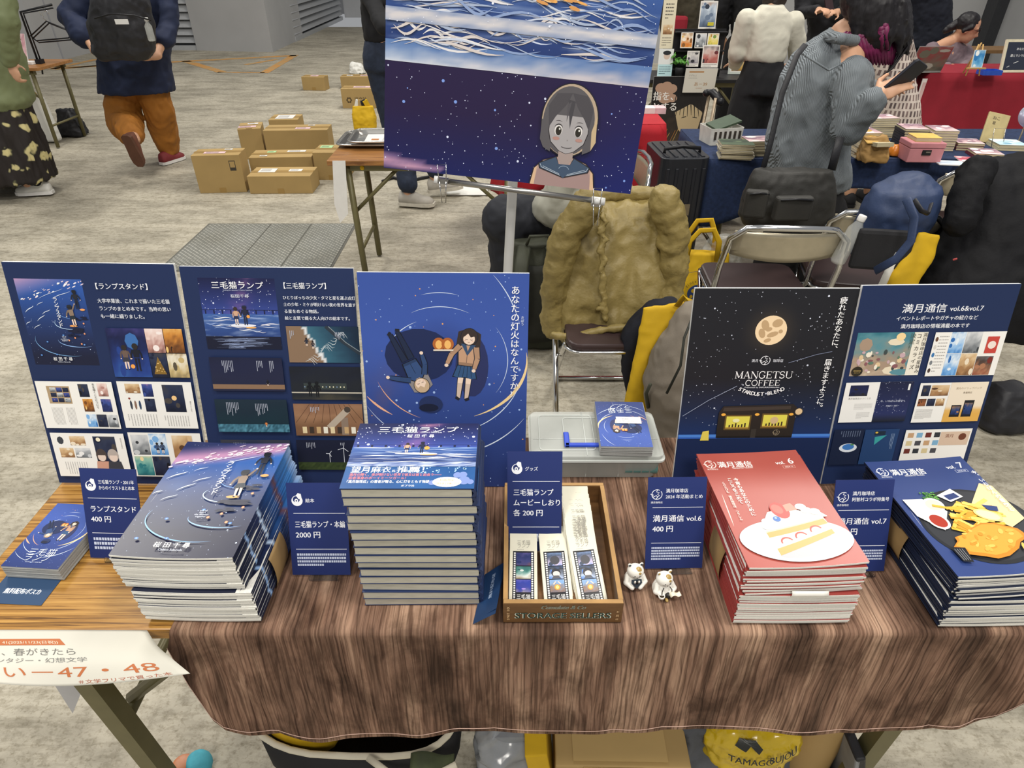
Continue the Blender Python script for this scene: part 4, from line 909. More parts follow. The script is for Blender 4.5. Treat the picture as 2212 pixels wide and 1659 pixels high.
def lampbg(u, v):
 k = v - .80 - .14*(u-.55)
 c = mix('#24263c', '#2a4a8e', max(0, min(1, (v-.18)*1.6))); c = mix(c, '#3f7ccc', max(0, (v-.52)*2.0)*(.5+.5*u)); w_ = .5+.5*fbm(u*3, v*5, 5); c = mix(c, '#4a94dc', max(0, w_-.5)*max(0, v-.3))
 if k > 0: c = mix(c, mix('#c08fb4', '#1c2a5c', max(0, k-.10)*9), min(1, k*14))
 return c
A.grid(0, 0, W5, H5, 30, 40, lampbg); lampart(A, 0, 0, W5, H5, 8, 1.3)
top = booklet_parts(W5, H5, .0034, COV_NITE, 'R', .0045, 'booklet', (LX-.006, LY+.006, zt2+.003), label='top copy of the leftmost booklet stack, star-trail cover with white vertical title', group='star-print booklets', cat='booklet', art=A)
top.rotation_euler = (0, 0, R(-1.6))
KRAFT = mat('kraft_paper', '#9a7d52', .7, var=.1, vs=20)
def kraft_band(label, cx, cy, w, h, z0, z1, y, bw, cat='paper band'):
 b = MB(); e = .0012
 for (x0, x1, za, zb) in ((-w/2-e, w/2+e, z1, z1+.0005), (-w/2-e, -w/2-e+.0005, z0, z1), (w/2+e-.0005, w/2+e, z0, z1)):
  b.box((cx+(x0+x1)/2, cy+y, (za+zb)/2), (x1-x0, bw, max(zb-za, .0005)), KRAFT)
 return tag(b.build('kraft_band'), label, cat)
def side_band(label, x, y0, y1, z0, z1, out):
 """kraft strip bulging from the side of a bundle"""
 b = MB(); N = 10
 P = []
 for j in range(2):
  for k in range(N+1):
   t = k/N; P.append((x + out*(math.sin(PI*t)**.6)*.005 + out*.0014, y0 + (y1-y0)*j, z0 + (z1-z0)*t))
 b.add(P, [(k, k+1, N+1+k+1, N+1+k) for k in range(N)], KRAFT, smooth=True)
 return tag(b.build('kraft_band', solid=.0006), label, 'paper band')
side_band('brown kraft paper band at the spines of the leftmost booklet stack', LX+.098, .07, .13, TT+.004, zt-.002, 1)

# --- hardcover picture books, bound at the right
HCB = mat('navy_book_board', '#243257', .45, var=.05)
HPG = mat('warm_book_pages', '#b9b5a6', .85, var=.16, vs=500, stretch=(.1, .1, 3))
BW, BH, BT = .188, .150, .0166
def hardcover(loc, label, group):
 t0 = thing('picture_book', label, 'book', loc, 0, group)
 b = MB(); b.box((-.001, 0, BT/2), (BW-.005, BH-.0012, BT-.0022), HPG); b.build('page_block', t0)
 b = MB(); b.box((0, 0, .0005), (BW, BH, .001), HCB); b.box((0, 0, BT-.0005), (BW, BH, .001), HCB)
 ring_ = [(BW/2-.004, .0), (BW/2+.0005, .0008), (BW/2+.0035, BT*.3), (BW/2+.004, BT*.5), (BW/2+.0035, BT*.7), (BW/2+.0005, BT-.0008), (BW/2-.004, BT), (BW/2-.004, BT-.002), (BW/2-.0005, BT*.5), (BW/2-.004, .002)]
 P = [(x, yy, z) for yy in (-BH/2, BH/2) for x, z in ring_]; n = len(ring_)
 b.add(P, [tuple(range(n-1, -1, -1)), tuple(range(n, 2*n))] + [(i, (i+1) % n, n+(i+1) % n, n+i) for i in range(n)], HCB)
 b.build('cover', t0)
 return t0
BX, BY = -.143, .112
bk = hardcover((BX, BY, TT), '', 'picture books in the square stack')
rn = random.Random(11); z = TT+.0002
names = ['lowest', 'second from the bottom', 'third from the bottom', 'fourth from the bottom', 'fifth from the bottom', 'sixth from the bottom', 'seventh from the bottom', 'eighth from the bottom', 'seventh from the top', 'sixth from the top', 'fifth from the top', 'fourth from the top', 'third from the top', 'second from the top']
topb = None
for k in range(14):
 c = bk if k == 0 else dup(bk)
 c.location = (BX+rn.gauss(0, .0012) + (-.003*k/14), BY+rn.gauss(0, .0012), z); c.rotation_euler = (0, 0, R(rn.gauss(0, .6)))
 c['label'] = 'hardcover picture book with beige page edge, %s in the stack of fourteen' % names[k]
 z += BT + .0004; topb = c
topb = hardcover((BX-.004, BY-.001, z), 'top hardcover picture book, seaside night cover wrapped in a dark blue paper band', 'picture books in the square stack')
A = Art(); sea(A, 0, .055, BW, BH, 6, hz=.38, n=34)
A.text('三毛猫ランプ', BW/2, .127, .0155, '#ffffff', 'c', .02, width=.126); A.text('looking for asterism   Chihiro Sakurada', BW/2, .1245, .0048, '#dfe4f4', 'c', 0); A.text('桜 田 千 尋', .1, .1135, .0088, '#f0f2fa', 'c', .01, width=.042)
A.grid(0, .046, BW, .056, 20, 4, lambda u, v: mix('#2a4488', '#e8eef8', .5+.9*fbm(u*9, v*4, 3)))
b = MB(); A.emit(b, lambda u, v, l: (-BW/2+u, -BH/2+v, BT+.0003+l), GLOSS)
b.build('jacket_print', topb)
A = Art(); A.rect(0, 0, BW, .052, '#23528c')
A.grid(0, 0, BW, .052, 20, 6, lambda u, v: mix('#1d4c86', '#2d5f9c', .5+.5*fbm(u*4, v*3, 6))); A.stars(.09, .032, .18, .049, 40, '#a9cdf0', .0016, 4)
A.text('望月麻衣', .008, .0345, .0142, '#ffffff', width=.058, bold=.02); A.text('氏', .0672, .0345, .006, '#ffffff'); A.text('推薦！', .074, .0345, .0142, '#ffffff', width=.04, bold=.02)
A.text('満月の輝く、夜が明けない世界で彼女は彼と出会う――', .008, .0265, .0068, '#f08a86', width=.132, bold=.02); A.text('若者渾身のボーイミーツガール！', .008, .0193, .0068, '#f08a86', width=.082, bold=.02); A.text('「満月珈琲店」の著者が贈る、心に灯をともす物語', .004, .0118, .0068, '#ffffff', width=.12, bold=.02); A.text('ポプラ社', .085, .004, .0048, '#ffffff')
for (x, y, r) in ((.163, .028, .006), (.171, .029, .006), (.173, .017, .0085), (.182, .014, .005), (.128, .012, .005)): A.ell(x, y, r, r, '#7f92c8', 16)
A.ell(.149, .0135, .0205, .0105, '#f7f3ea', 24); A.text('初版限定', .149, .0155, .0055, '#c98a4a', 'c', .01); A.text('「旅を許す手帳」付き', .149, .0085, .0045, '#c98a4a', 'c', .01, width=.034)
b = MB(); b.box((0, -BH/2+.026, BT+.0005), (BW+.001, .052, .0002), HCB); A.emit(b, lambda u, v, l: (-BW/2+u, -BH/2+v, BT+.0009+l), GLOSS)
b.box((BW/2+.0045, -BH/2+.026, BT/2), (.0003, .052, BT*.8), mat('band_blue', '#23528c', .4)); b.box((0, -BH/2+.026, -.0002), (BW, .052, .0001), HCB)
b.build('paper_band', topb)

# --- red booklets, bound at the left
COV_RED = mat('brick_red_cover', '#913a35', .38, var=.04); COV_REDD = COV_RED
p = booklet_parts(.182, .257, .0030, COV_RED, 'L', .002, 'booklet')
RX, RY = .432, .1300
zr = tall(p, 22, RX+.003, RY, TT+.0032, .00306, .0009, 21, 'red booklet in the lower half of the red cake booklet stack', 'red booklets in the lower bundle', .4, (0, 0), skip=(8, 15))
p2 = dup(p)
zr2 = tall(p2, 16, RX, RY+.003, zr+.002, .00306, .0016, 22, 'red booklet in the upper half of the red cake booklet stack, under the top copy', 'red booklets in the upper bundle', 2.0, (-.003, .004), skip=(5,))
A = Art(); A.grid(0, 0, .182, .257, 12, 16, lambda u, v: mix('#ae554b', '#a54c43', .5+.5*fbm(u*2, v*2, 2)))
moon_logo(A, .016, .228, .0095, '#f6e4dc', .16); A.text('満月珈琲店', .016, .2135, .004, '#f6e4dc', 'c'); A.text('満月通信', .028, .2205, .0165, '#fdf6f0', width=.062, bold=.03); A.text('MANGETSU TSUSHIN', .052, .2155, .0042, '#fdf6f0', bold=.02, width=.036)
A.text('vol.', .132, .2215, .0115, '#fdf6f0', bold=.03); A.text('6', .1545, .2215, .0205, '#fdf6f0', bold=.02); A.rect(.141, .2105, .162, .2175, '#e8b4a8'); A.rect(.1416, .2111, .1614, .2169, '#a54c43'); A.text('2024.12', .1515, .2125, .0045, '#f6e4dc', 'c')
A.vtext('今宵もあなたのために', .0475, .192, .0092, '#fdf6f0', .97, .02); A.vtext('こころをこめて', .0365, .192, .0092, '#fdf6f0', .97, .02); A.vtext('このたびも 満月珈琲店 つうしん', .0225, .182, .0056, '#f6e4dc', 1.0)
A.ell(.093, .050, .088, .043, '#cfcfd2', 40); A.ell(.093, .051, .084, .040, '#dcdcde', 40); A.ell(.112, .034, .06, .016, '#b4b4b8', 24, 12); A.ell(.06, .052, .04, .024, '#c9cacd', 20)
A.poly([(.050, .070), (.153, .100), (.158, .066), (.056, .020)], '#e2ded4'); A.poly([(.049, .076), (.155, .102), (.162, .093), (.10, .118), (.07, .108)], '#e6e4dd')
A.poly([(.052, .066), (.153, .088), (.156, .078), (.053, .055)], '#cf9f56'); A.poly([(.056, .033), (.156, .066), (.157, .057), (.057, .020)], '#d0a158'); A.poly([(.052, .068), (.153, .090), (.153, .088), (.052, .065)], '#e6d0a8')
for (x, y) in ((.078, .046), (.104, .055), (.132, .066)): A.ell(x, y, .0105, .0095, '#b8453c', 16, 18, 0, 180); A.ell(x, y-.0005, .008, .007, '#f8e4c4', 14, 18, 0, 180)
for (x, y, r1, r2, ro) in ((.092, .111, .014, .018, 20),): A.ell(x, y, r1, r2, '#d9433c', 20, ro); A.ell(x-.003, y+.003, r1*.6, r2*.6, '#e8665a', 14, ro)
A.poly([(.102, .108), (.121, .111), (.115, .126), (.101, .122)], '#eb8a78'); A.ell(.080, .093, .0062, .0058, '#3c6cb4', 16); A.ell(.079, .095, .002, .002, '#9fc4ee', 8)
for (x, y) in ((.062, .088), (.058, .078), (.134, .108), (.146, .104), (.128, .116)): A.ell(x, y, .009, .007, '#e3e1da', 14); A.arc(x, y, .006, .004, 0, 220, .0006, '#cfd0d2', 8, False)
top = booklet_parts(.182, .257, .0032, COV_RED, 'L', .0042, 'booklet', (RX-.003, RY+.007, zr2+.003), label='top copy of the red booklet stack, cover with a strawberry shortcake slice', group='red booklets', art=A)
top.rotation_euler = (0, 0, R(3.6))
side_band('brown kraft paper band at the spines of the red booklet stack', RX-.0885, .075, .135, TT+.016, zr+.018, -1)
b = MB(); b.grid(6, 4, lambda u, v: (RX-.012+.055*u, RY-.1295-.004*math.sin(PI*v)-.001*v, zr-.004+.014*v), mat('white_paper_slip', '#ebe8e0', .6, var=.03)); tag(b.build('paper_slip', solid=.0005), 'white paper slip sticking out of the red booklet stack', 'paper slip')
# --- navy food booklets, bound at the left
COV_BLK = mat('navy_black_cover', '#1b2338', .38, var=.05)
p = booklet_parts(.182, .257, .0030, COV_BLK, 'L', .002, 'booklet')
NXX, NYY = .748, .126
zn = tall(p, 20, NXX+.004, NYY, TT+.0032, .00306, .0011, 31, 'navy booklet in the lower half of the food booklet stack at the right table end', 'navy booklets in the lower bundle', 1.5, (-.002, 0), skip=(7,))
p2 = dup(p)
zn2 = tall(p2, 13, NXX-.002, NYY+.006, zn+.002, .00306, .002, 32, 'navy booklet in the upper half of the food booklet stack, under the top copy', 'navy booklets in the upper bundle', 4.5, (-.006, .004), skip=(4,))
A = Art(); A.grid(0, 0, .182, .257, 12, 16, lambda u, v: mix('#2c3f78', '#34487f', .5+.5*fbm(u*2, v*2, 4)))
moon_logo(A, .018, .229, .0095, '#e6eaf4', .16); A.text('満月珈琲店', .018, .2145, .004, '#e6eaf4', 'c'); A.text('満月通信', .031, .2205, .0165, '#ffffff', width=.064, bold=.03); A.text('MANGETSU TSUSHIN', .052, .2155, .0042, '#ffffff', bold=.02, width=.036)
A.text('vol.', .138, .2275, .0115, '#ffffff', bold=.03); A.text('7', .1605, .2275, .0205, '#ffffff', bold=.02); A.rect(.148, .2165, .170, .2235, '#c3cbe4'); A.rect(.1486, .2171, .1694, .2229, '#30447c'); A.text('2025.10', .159, .2185, .0045, '#e6eaf4', 'c')
A.ell(.103, .098, .094, .079, '#202226', 44, 12); A.ell(.103, .099, .088, .073, '#2f3136', 44, 12)
rn = random.Random(5)
for k in range(60): A.ell(rn.uniform(.05, .075), rn.uniform(.155, .173), rn.uniform(.001, .003), rn.uniform(.001, .002), rn.choice(['#4c8a3a', '#2f6a2c', '#6aa84a']), 7)
A.poly([(.075, .164), (.108, .178), (.118, .158), (.09, .148)], '#f4f2ec'); A.poly([(.086, .163), (.108, .168), (.112, .158), (.09, .152)], '#26386e')
A.poly([(.11, .13), (.165, .185), (.182, .176), (.182, .10), (.15, .085)], '#e3cfa0')
A.poly([(.01, .158), (.045, .158), (.07, .128), (.04, .088), (.012, .12)], '#eae7de')
A.ell(.056, .143, .018, .016, '#f3f1ea', 22, 20); A.ell(.056, .143, .014, .012, '#e9e0c0', 20, 20); A.ell(.041, .108, .017, .018, '#f3f1ea', 22, 20); A.ell(.041, .108, .013, .014, '#a8321f', 20, 20)
for k in range(46):
 u, v = rn.uniform(.07, .14), rn.uniform(.075, .142); a_ = rn.uniform(-60, 60); L_ = rn.uniform(.012, .024); dx, dy = L_*math.cos(R(a_)), L_*math.sin(R(a_))
 A.line([(u-dx, v-dy), (u+dx, v+dy)], rn.uniform(.004, .007), rn.choice(['#f0b63c', '#f6cf6a', '#dc9a2c', '#eebf52']))
pts = [(.095+.062*math.cos(t*PI/9)*(1+.1*math.sin(t*3)), .062+.03*math.sin(t*PI/9)*(1+.16*math.sin(t*5))+.17*.062*math.cos(t*PI/9)) for t in range(18)]
A.poly(pts, '#cf8424'); A.poly([((x-.095)*.9+.095, (y-.062)*.86+.064) for x, y in pts], '#e3a03c')
for k in range(26): A.ell(rn.uniform(.055, .14), rn.uniform(.045, .085), rn.uniform(.003, .008), rn.uniform(.002, .004), rn.choice(['#f0bc5a', '#d68f2c', '#e8ad48']), 8, rn.uniform(0, 90))
A.ell(.128, .112, .021, .012, '#f7e38a', 20, -30); A.ell(.128, .112, .017, .009, '#fbf0b4', 18, -30); A.poly([(.133, .135), (.155, .128), (.15, .118), (.136, .122)], '#2b3e74')
A.poly([(.022, .052), (.045, .05), (.04, .022), (.024, .024)], '#17181c'); 
for k in range(4): A.line([(.026+.004*k, .048), (.027+.0035*k, .026)], .001, '#8a8d94')
A.vtext('今、いちばんの星空と', .172, .214, .0095, '#ffffff', 1.05, .02)
top = booklet_parts(.182, .257, .0032, COV_BLK, 'L', .004, 'booklet', (NXX-.012, NYY+.010, zn2+.003), label='top copy of the navy booklet stack, cover with fried fish and chips on a pan', group='navy booklets', art=A)
top.rotation_euler = (0, 0, R(5.0))
side_band('brown kraft paper band at the spines of the navy booklet stack', NXX-.0885, .115, .175, TT+.018, zn+.012, -1)

# --- little postcards
GREYED = mat('pale_card_edges', '#a8a9a6', .7, var=.12, vs=300, stretch=(.2, .2, 10))
def postcards(loc, n, pitch, rz, yaw_art, label, top_label, group, seed, sticker=False, flip=False):
 b = MB(); b.box((0, 0, pitch/2), (.1, .148, pitch*.92), GREYED); o = b.build('postcard'); tag(o, label, 'postcard', group)
 rn = random.Random(seed)
 for k in range(n):
  c = o if k == 0 else dup(o)
  c.location = (loc[0]+rn.gauss(0, .0004), loc[1]+rn.gauss(0, .0004), loc[2]+k*pitch); c.rotation_euler = (0, 0, R(rz+rn.gauss(0, .25)))
 A = Art(); ring(A, 0, 0, .1, .148, seed, n=16, cy=.58, lw=1.6)
 A.text('三毛猫', .05, .027, .0165, '#e6edf8', 'c', -.005, width=.05); A.text('ランプ', .05, .0145, .0165, '#e6edf8', 'c', -.005, width=.046); A.text('looking for asterism', .05, .0105, .0036, '#cfd8ee', 'c', 0)
 t0 = thing('postcard', top_label, 'postcard', (loc[0], loc[1], loc[2]+n*pitch), R(rz), group)
 b = MB(); b.box((0, 0, pitch/2), (.1, .148, pitch*.9), GREYED); s = -1 if flip else 1
 A.emit(b, lambda u, v, l: (s*(u-.05), s*(v-.074), pitch+l), GLOSS); b.build('card', t0)
 return loc[2]+(n+1)*pitch, t0
zc, _ = postcards((-.800, .166, TW+.0012), 24, .0011, -4, 0, 'postcard in the low pile at the left end of the table, under the top card', 'blue star-ring postcard on top of the low pile at the left table end', 'postcards in the left pile', 51)
# navy slip below the pile
A = Art(); A.rect(0, 0, .098, .148, '#2b4668'); A.text('無料配布ポスカ', .049, .021, .0118, '#f4f6fa', 'c', .03, width=.062)
t0 = thing('price_slip', 'dark blue slip lettered for free postcards, under the left postcard pile', 'card', (-.862, .044, TW), R(-3))
b = MB(); b.box((.049, .074, .0003), (.098, .148, .0005), mat('navy_card_stock', '#2b4668', .5)); A.emit(b, lambda u, v, l: (u, v, .0006+l)); b.build('card', t0)

# --- price cards on clear stands
CARD = '#1f2e6a'; CSTOCK = mat('dark_blue_card_stock', '#1f2c5e', .45)
def acrylic(name, tint='#ffffff', rough=.08, ior=1.3, alpha=1):
 m = bpy.data.materials.new(name); m.use_nodes = True; b = m.node_tree.nodes['Principled BSDF']
 b.inputs['Base Color'].default_value = lin(tint); b.inputs['Transmission Weight'].default_value = 1; b.inputs['Roughness'].default_value = rough; b.inputs['IOR'].default_value = ior
 return m
CLEAR = acrylic('clear_acrylic', '#f0f4f6', .06, 1.2)
def card_art(logo, small, big, price, body, sd, w=.098, h=.164):
 A = Art(); A.grid(0, 0, w, h, 4, 6, lambda u, v: mix('#1b2a62', '#22326e', v)); W_ = '#f4f6fc'
 (tama_logo if logo == 't' else moon_logo)(A, .0155, h-.030, .0085, W_) if logo != 't' else tama_logo(A, .0165, h-.031, .0092, W_, '#1f2e68')
 if logo == 'm': A.text('満月珈琲店', .0155, h-.0455, .004, W_, 'c', .01)
 for k, s_ in enumerate(small): A.text(s_, .030, h-(.0335 if len(small) == 1 else .0265+.0105*k), .0078, W_, bold=.02, width=min(.062, .0078*len(s_)*.95))
 A.rect(.009, h-.0535, w-.004, h-.0527, W_)
 for k, s_ in enumerate(big): A.text(s_, .010, h-.0775-.0185*k, .0128, W_, bold=.025, width=min(.083, (.0128*sum(1 if ord(q) > 255 else .52 for q in s_)*.9)))
 yb = h-.0775-.0185*len(big); A.text(price, .010, yb, .0128, W_, bold=.025)
 A.rect(.009, yb-.0215, w-.004, yb-.0207, W_); A.dashes(.010, .016+max(0, yb-.085), w-.006, yb-.027, body, '#c6cfe6', sd, .62)
 return A
def price_card(label, x, y, yaw, art, lean=22, w=.098, h=.164, z=None, stand=True):
 z = TT if z is None else z
 t0 = thing('price_card', label, 'price card', (x, y, z+.003), rot=(R(-lean), 0, R(yaw)), group='dark blue price cards')
 b = MB(); b.box((w/2, .0006, h/2), (w, .0009, h), CSTOCK); art.emit(b, lambda u, v, l: (u, -.0001-l, v)); b.build('card', t0)
 if stand:
  s = thing('card_stand', 'clear card stand behind the ' + label.split(',')[0], 'card stand', (x+w*.55, y, z+.0004), R(yaw), 'clear card stands')
  b = MB(); q = rotm(x=-lean); b.box((0, .0045+.034*math.tan(R(lean)), .036), (.048, .0018, .066), CLEAR, q); b.build('back_plate', s)
  b = MB(); b.box((0, .012, .0009), (.048, .044, .0016), CLEAR); b.box((0, -.0085, .005), (.048, .0014, .0085), CLEAR, q); b.build('foot', s)
price_card('dark blue price card for star-print booklets, beside the leftmost stack', -.735, .136, -2, card_art('t', ['三毛猫ランプ・2011年', 'からのイラストまとめ本'], ['ランプスタンド'], '400 円', 3, 1), z=TW+.0005)
price_card('dark blue price card reading 2000 yen, left of the hardcover book stack', -.3705, .0955, 0, card_art('t', ['絵本'], ['三毛猫ランプ・本編'], '2000 円', 4, 2))
price_card('dark blue price card reading 400 yen, left of the red booklet stack', .2265, .1085, 1, card_art('m', ['満月珈琲店', '2024 年活動まとめ'], ['満月通信 vol.6'], '400 円', 5, 3))
price_card('dark blue price card half hidden, between the red and navy booklet stacks', .534, .102, 1, card_art('m', ['満月珈琲店', '阿智村コラボ特集号'], ['満月通信 vol.7'], '400 円', 5, 4))
# leaning navy slips left of the box
for k, lab in enumerate(('dark blue lettered slip leaning on the left side of the wooden bookmark box', 'dark blue slip behind the lettered one, left of the bookmark box')):
 o_ = Vector((-.0015*k, -.007*k, 0)); qa, qb, qd = Vector((-.057-.003*k, .008, TT+.0008))+o_, Vector((-.046, .098, TT+.0008))+o_, Vector((-.0245, .004, TT+.036-.003*k))+o_
 e1, e2 = qb-qa, qd-qa; nn = e2.cross(e1).normalized(); nn = nn if nn.z > 0 else -nn
 t0 = thing('price_slip', lab, 'card', tuple(qa), group='leaning dark slips')
 b = MB(t0); sl_ = mat('blue_slip_stock', '#1f3c64', .5); P4 = [qa, qb, qb+e2, qa+e2]; b.add(P4+[p-nn*.0006 for p in P4], [(0, 3, 2, 1), (4, 5, 6, 7), (0, 1, 5, 4), (1, 2, 6, 5), (2, 3, 7, 6), (3, 0, 4, 7)], sl_)
 if k == 0:
  A = Art(); A.text('無料配布栞', .028, .020, .0105, '#a9bcd8', 'l', .02, width=.05); A.emit(b, lambda u, v, l: qa + e1.normalized()*u + e2*(1-v/.055) + nn*(.0004+l))
 b.build('card', t0)

# --- wooden box of film bookmarks
BOXW = mat('brown_stained_box_wood', '#6a4a2a', .5, var=.18, vs=12, stretch=(2, 10, 10)); BOXI = mat('pale_ply_edge', '#a5804e', .55, var=.15, vs=30)
bx, by, bw, bl, bh = .079, .139, .186, .27, .047
box_ = thing('storage_box', 'small brown wooden box with shop lettering, full of film bookmarks', 'box', (bx, by, TT))
b = MB(); th = .008
b.box((0, 0, .002), (bw, bl, .004), BOXW)
for s in (-1, 1): b.box((s*(bw/2-th/2), 0, bh/2+.002), (th, bl-2*th, bh-.004), BOXW)
b.box((0, bl/2-th/2, bh/2), (bw, th, bh), BOXW); b.box((0, -bl/2+th/2, bh/2), (bw, th, bh), BOXW); b.build('box_body', box_, bevel=.0012)
b = MB()
for s in (-1, 1): b.box((s*(bw/2-th/2), 0, bh+.0004), (th*.9, bl-2*th, .001), BOXI)
for s in (-1, 1): b.box((0, s*(bl/2-th/2), bh+.0004), (bw-.002, th*.9, .001), BOXI)
b.build('rim', box_)
A = Art(); A.text('Cumulate & Co', .093, .0345, .0125, '#d9e0d0', 'c', .035, .35, width=.07); A.text('Cumulate & Co', .093, .0347, .0125, '#24443c', 'c', -.005, .35, width=.07)
A.text('STORAGE SELLERS', .093, .012, .0185, '#d9e0d0', 'c', .06, 0, width=.15); A.text('STORAGE SELLERS', .093, .0122, .0185, '#1f3d36', 'c', .025, 0, width=.148)
for (x, t_) in ((.006, 'SMART BOX'), (.176, 'SIZE M')):
 for k, ch in enumerate(t_): 
  v_, f_ = glyphs(ch, .03)
  if v_: A.put([(x+.004-p[1]*.0055, .008+.0036*k+p[0]*.0055) for p in v_], f_, [lin('#c9a57a')]*len(v_))
b = MB(); A.emit(b, lambda u, v, l: (-bw/2+u, -bl/2-.0006-l, v)); b.build('front_lettering', box_)
BKM = mat('cream_bookmark_card', '#dedac6', .5, var=.04)
def bookmark_art(kind):
 w, h = .046, .152; A = Art(); A.rect(0, 0, w, h, '#e2deca'); A.text('三毛猫', w/2, h-.0145, .011, '#8a867a', 'c', 0, width=.023); A.text('ランプ', w/2, h-.0225, .011, '#8a867a', 'c', 0, width=.022); A.dashes(.012, h-.029, .034, h-.0255, 1, '#a8a498', 3)
 A.rect(.005, .001, .041, h-.031, '#15151b')
 for k in range(24):
  y = .004+k*.0048
  for x in (.0068, .0362): A.rect(x, y, x+.003, y+.003, '#f4f4f2')
 tops = [(.088, .117), (.059, .086), (.030, .057)]
 if kind == 0: pals = [['#8a4a38', '#3b3f7a', '#1f2b62', '#8a6fb0'], ['#8a7050', '#dfe6e0', '#3f8078', '#2c5a60'], ['#c9b8a0', '#3a3f94', '#2a3a9c', '#a48ad8']]
 else: pals = [['#4a78c0', '#c8bcd8', '#3f4a5e', '#8aa6d8'], ['#3a6cc0', '#b8c8e4', '#33363e', '#5a82c8'], ['#3f5f94', '#8a6f60', '#7fa4d0', '#c8d4e8']]
 for (a_, c_), p_ in zip(tops, pals): thumb(A, .0108, a_, .0352, c_, p_, 100+kind*7+int(a_*1e3), 10, 2.5, 2)
 if kind:
  A.ell(.023, .1, .008, .010, '#4a4a50', 14); A.ell(.023, .072, .008, .009, '#34343a', 14); A.ell(.0235, .0695, .006, .0065, '#d8d0cc', 12); A.poly([(.015, .0595), (.031, .0595), (.027, .066), (.019, .066)], '#5a5a60'); A.ell(.023, .041, .005, .006, '#f09a3c', 12); A.ell(.023, .041, .003, .004, '#f8cf86', 10); A.line([(.017, .047), (.021, .053)], .002, '#f2c8b8'); A.line([(.029, .047), (.025, .053)], .002, '#f2c8b8')
 A.text('三毛猫', w/2, .0165, .011, '#f0f0ee', 'c', 0, width=.023); A.text('ランプ', w/2, .0075, .011, '#f0f0ee', 'c', 0, width=.022)
 return A
BK_ = .80
def bookmark(label, x, y, kind, lean, yaw, group, z=TT+.0045):
 t0 = thing('film_bookmark', label, 'bookmark', (x, y, z), rot=(R(-lean), 0, R(yaw)), group=group)
 b = MB(); b.box((0, .0006, .076*BK_), (.046, .0007, .152*BK_), BKM); bookmark_art(kind).emit(b, lambda u, v, l: (u-.023, -.0001-l, v*BK_), GLOSS); b.build('card', t0)
 return t0
LN = 75
f1 = bookmark('front film bookmark with a beach picture, left row in the wooden box', .018, .030, 0, LN, -1, 'film bookmarks in the box'); f2 = bookmark('front film bookmark of the middle row in the wooden box', .076, .030, 1, LN, 3, 'film bookmarks in the box'); f3 = bookmark('front film bookmark of the right row in the wooden box', .132, .030, 1, LN-3, 7, 'film bookmarks in the box')
pb = MB(); pb.box((0, .0006, .076*BK_), (.046, .0007, .152*BK_), BKM)
A = Art(); w, h = .046, .152; A.text('三毛猫', w/2, h-.0145, .011, '#8a867a', 'c', 0, width=.023); A.text('ランプ', w/2, h-.0225, .011, '#8a867a', 'c', 0, width=.022); A.emit(pb, lambda u, v, l: (u-.023, -.0001-l, v*BK_), GLOSS)
plain = pb.build('film_bookmark'); first = True
for row, (x, n, ln, yw, dy, nm) in enumerate([(.018, 5, LN, -1, .0034, 'left'), (.076, 8, LN, 3, .0034, 'middle'), (.132, 34, LN-3, 7, .0034, 'right')]):
 for k in range(n):
  c = plain if first else dup(plain); first = False
  xx = x + .0003*random.uniform(-3, 3); yy = .030 + dy*(k+1); l_ = ln
  if row == 2:
   t_ = k/n; xx = x - .022*t_ + random.uniform(-.002, .002); yy = .0325 + .105*t_; l_ = ln - 22*t_ + random.uniform(-.1, .1); yw_ = 7*(1-t_)
  else: yw_ = yw
  c.location = (xx, yy, TT+.0045); c.rotation_euler = (R(-l_), 0, R(yw_))
  tag(c, 'cream film bookmark card behind the front one, %s row in the wooden box' % nm, 'bookmark', 'bookmarks in the %s row' % nm)
price_card('dark blue price card reading 200 yen each, inside the bookmark box', -.008, .145, 0, card_art('t', ['グッズ'], ['三毛猫ランプ', 'ムービーしおり'], '各 200 円', 1, 7, .094, .18), lean=24, w=.094, h=.18, z=TT+.003, stand=False)

# --- clear plastic case with blue handle
PLAST = mat('translucent_case_plastic', '#cfd2cc', .25, alpha=.42, var=.02)
PLASTF = mat('frosted_case_rim', '#dfe3df', .35, alpha=.55, var=.02)
cs = thing('plastic_case', 'clear plastic case with a blue handle behind the bookmark box', 'plastic case', (.167, .405, TT+.0003))
cw, cl, ch = .258, .108, .05
def shell(b, w, l, z0, z1, r, th, m, bottom=True, top=False, taper=0):
 ring_ = lambda w_, l_, r_: [(sx*(w_/2-r_)+r_*math.cos(R(a0+22.5*k)), sy*(l_/2-r_)+r_*math.sin(R(a0+22.5*k))) for sx, sy, a0 in ((1, 1, 0), (-1, 1, 90), (-1, -1, 180), (1, -1, 270)) for k in range(5)]
 o0, o1 = ring_(w-taper, l-taper, r), ring_(w, l, r); i1, i0 = ring_(w-2*th, l-2*th, r*.8), ring_(w-taper-2*th, l-taper-2*th, r*.8)
 rings = [[(x, y, z0) for x, y in o0], [(x, y, z1) for x, y in o1], [(x, y, z1) for x, y in i1], [(x, y, z0+th) for x, y in i0]]
 n = 20; V = [p for q in rings for p in q]; F = [(i*n+j, i*n+(j+1) % n, (i+1)*n+(j+1) % n, (i+1)*n+j) for i in range(3) for j in range(n)]
 F += [tuple(range(n-1, -1, -1)), tuple(range(3*n, 4*n))]
 b.add(V, F, m)
b = MB(); shell(b, cw, cl*1.35, 0, ch, .012, .0016, PLAST, taper=.02); b.build('tray', cs)
b = MB(); b.rbox((0, .0, ch+.0015), (cw+.008, cl*1.35+.008, .004), .013, PLASTF); b.build('rim', cs)
b = MB(); b.rbox((0, .0, ch+.008), (cw+.002, cl*1.35+.002, .009), .014, PLAST, n=5); b.build('lid', cs, bevel=.002)
b = MB()
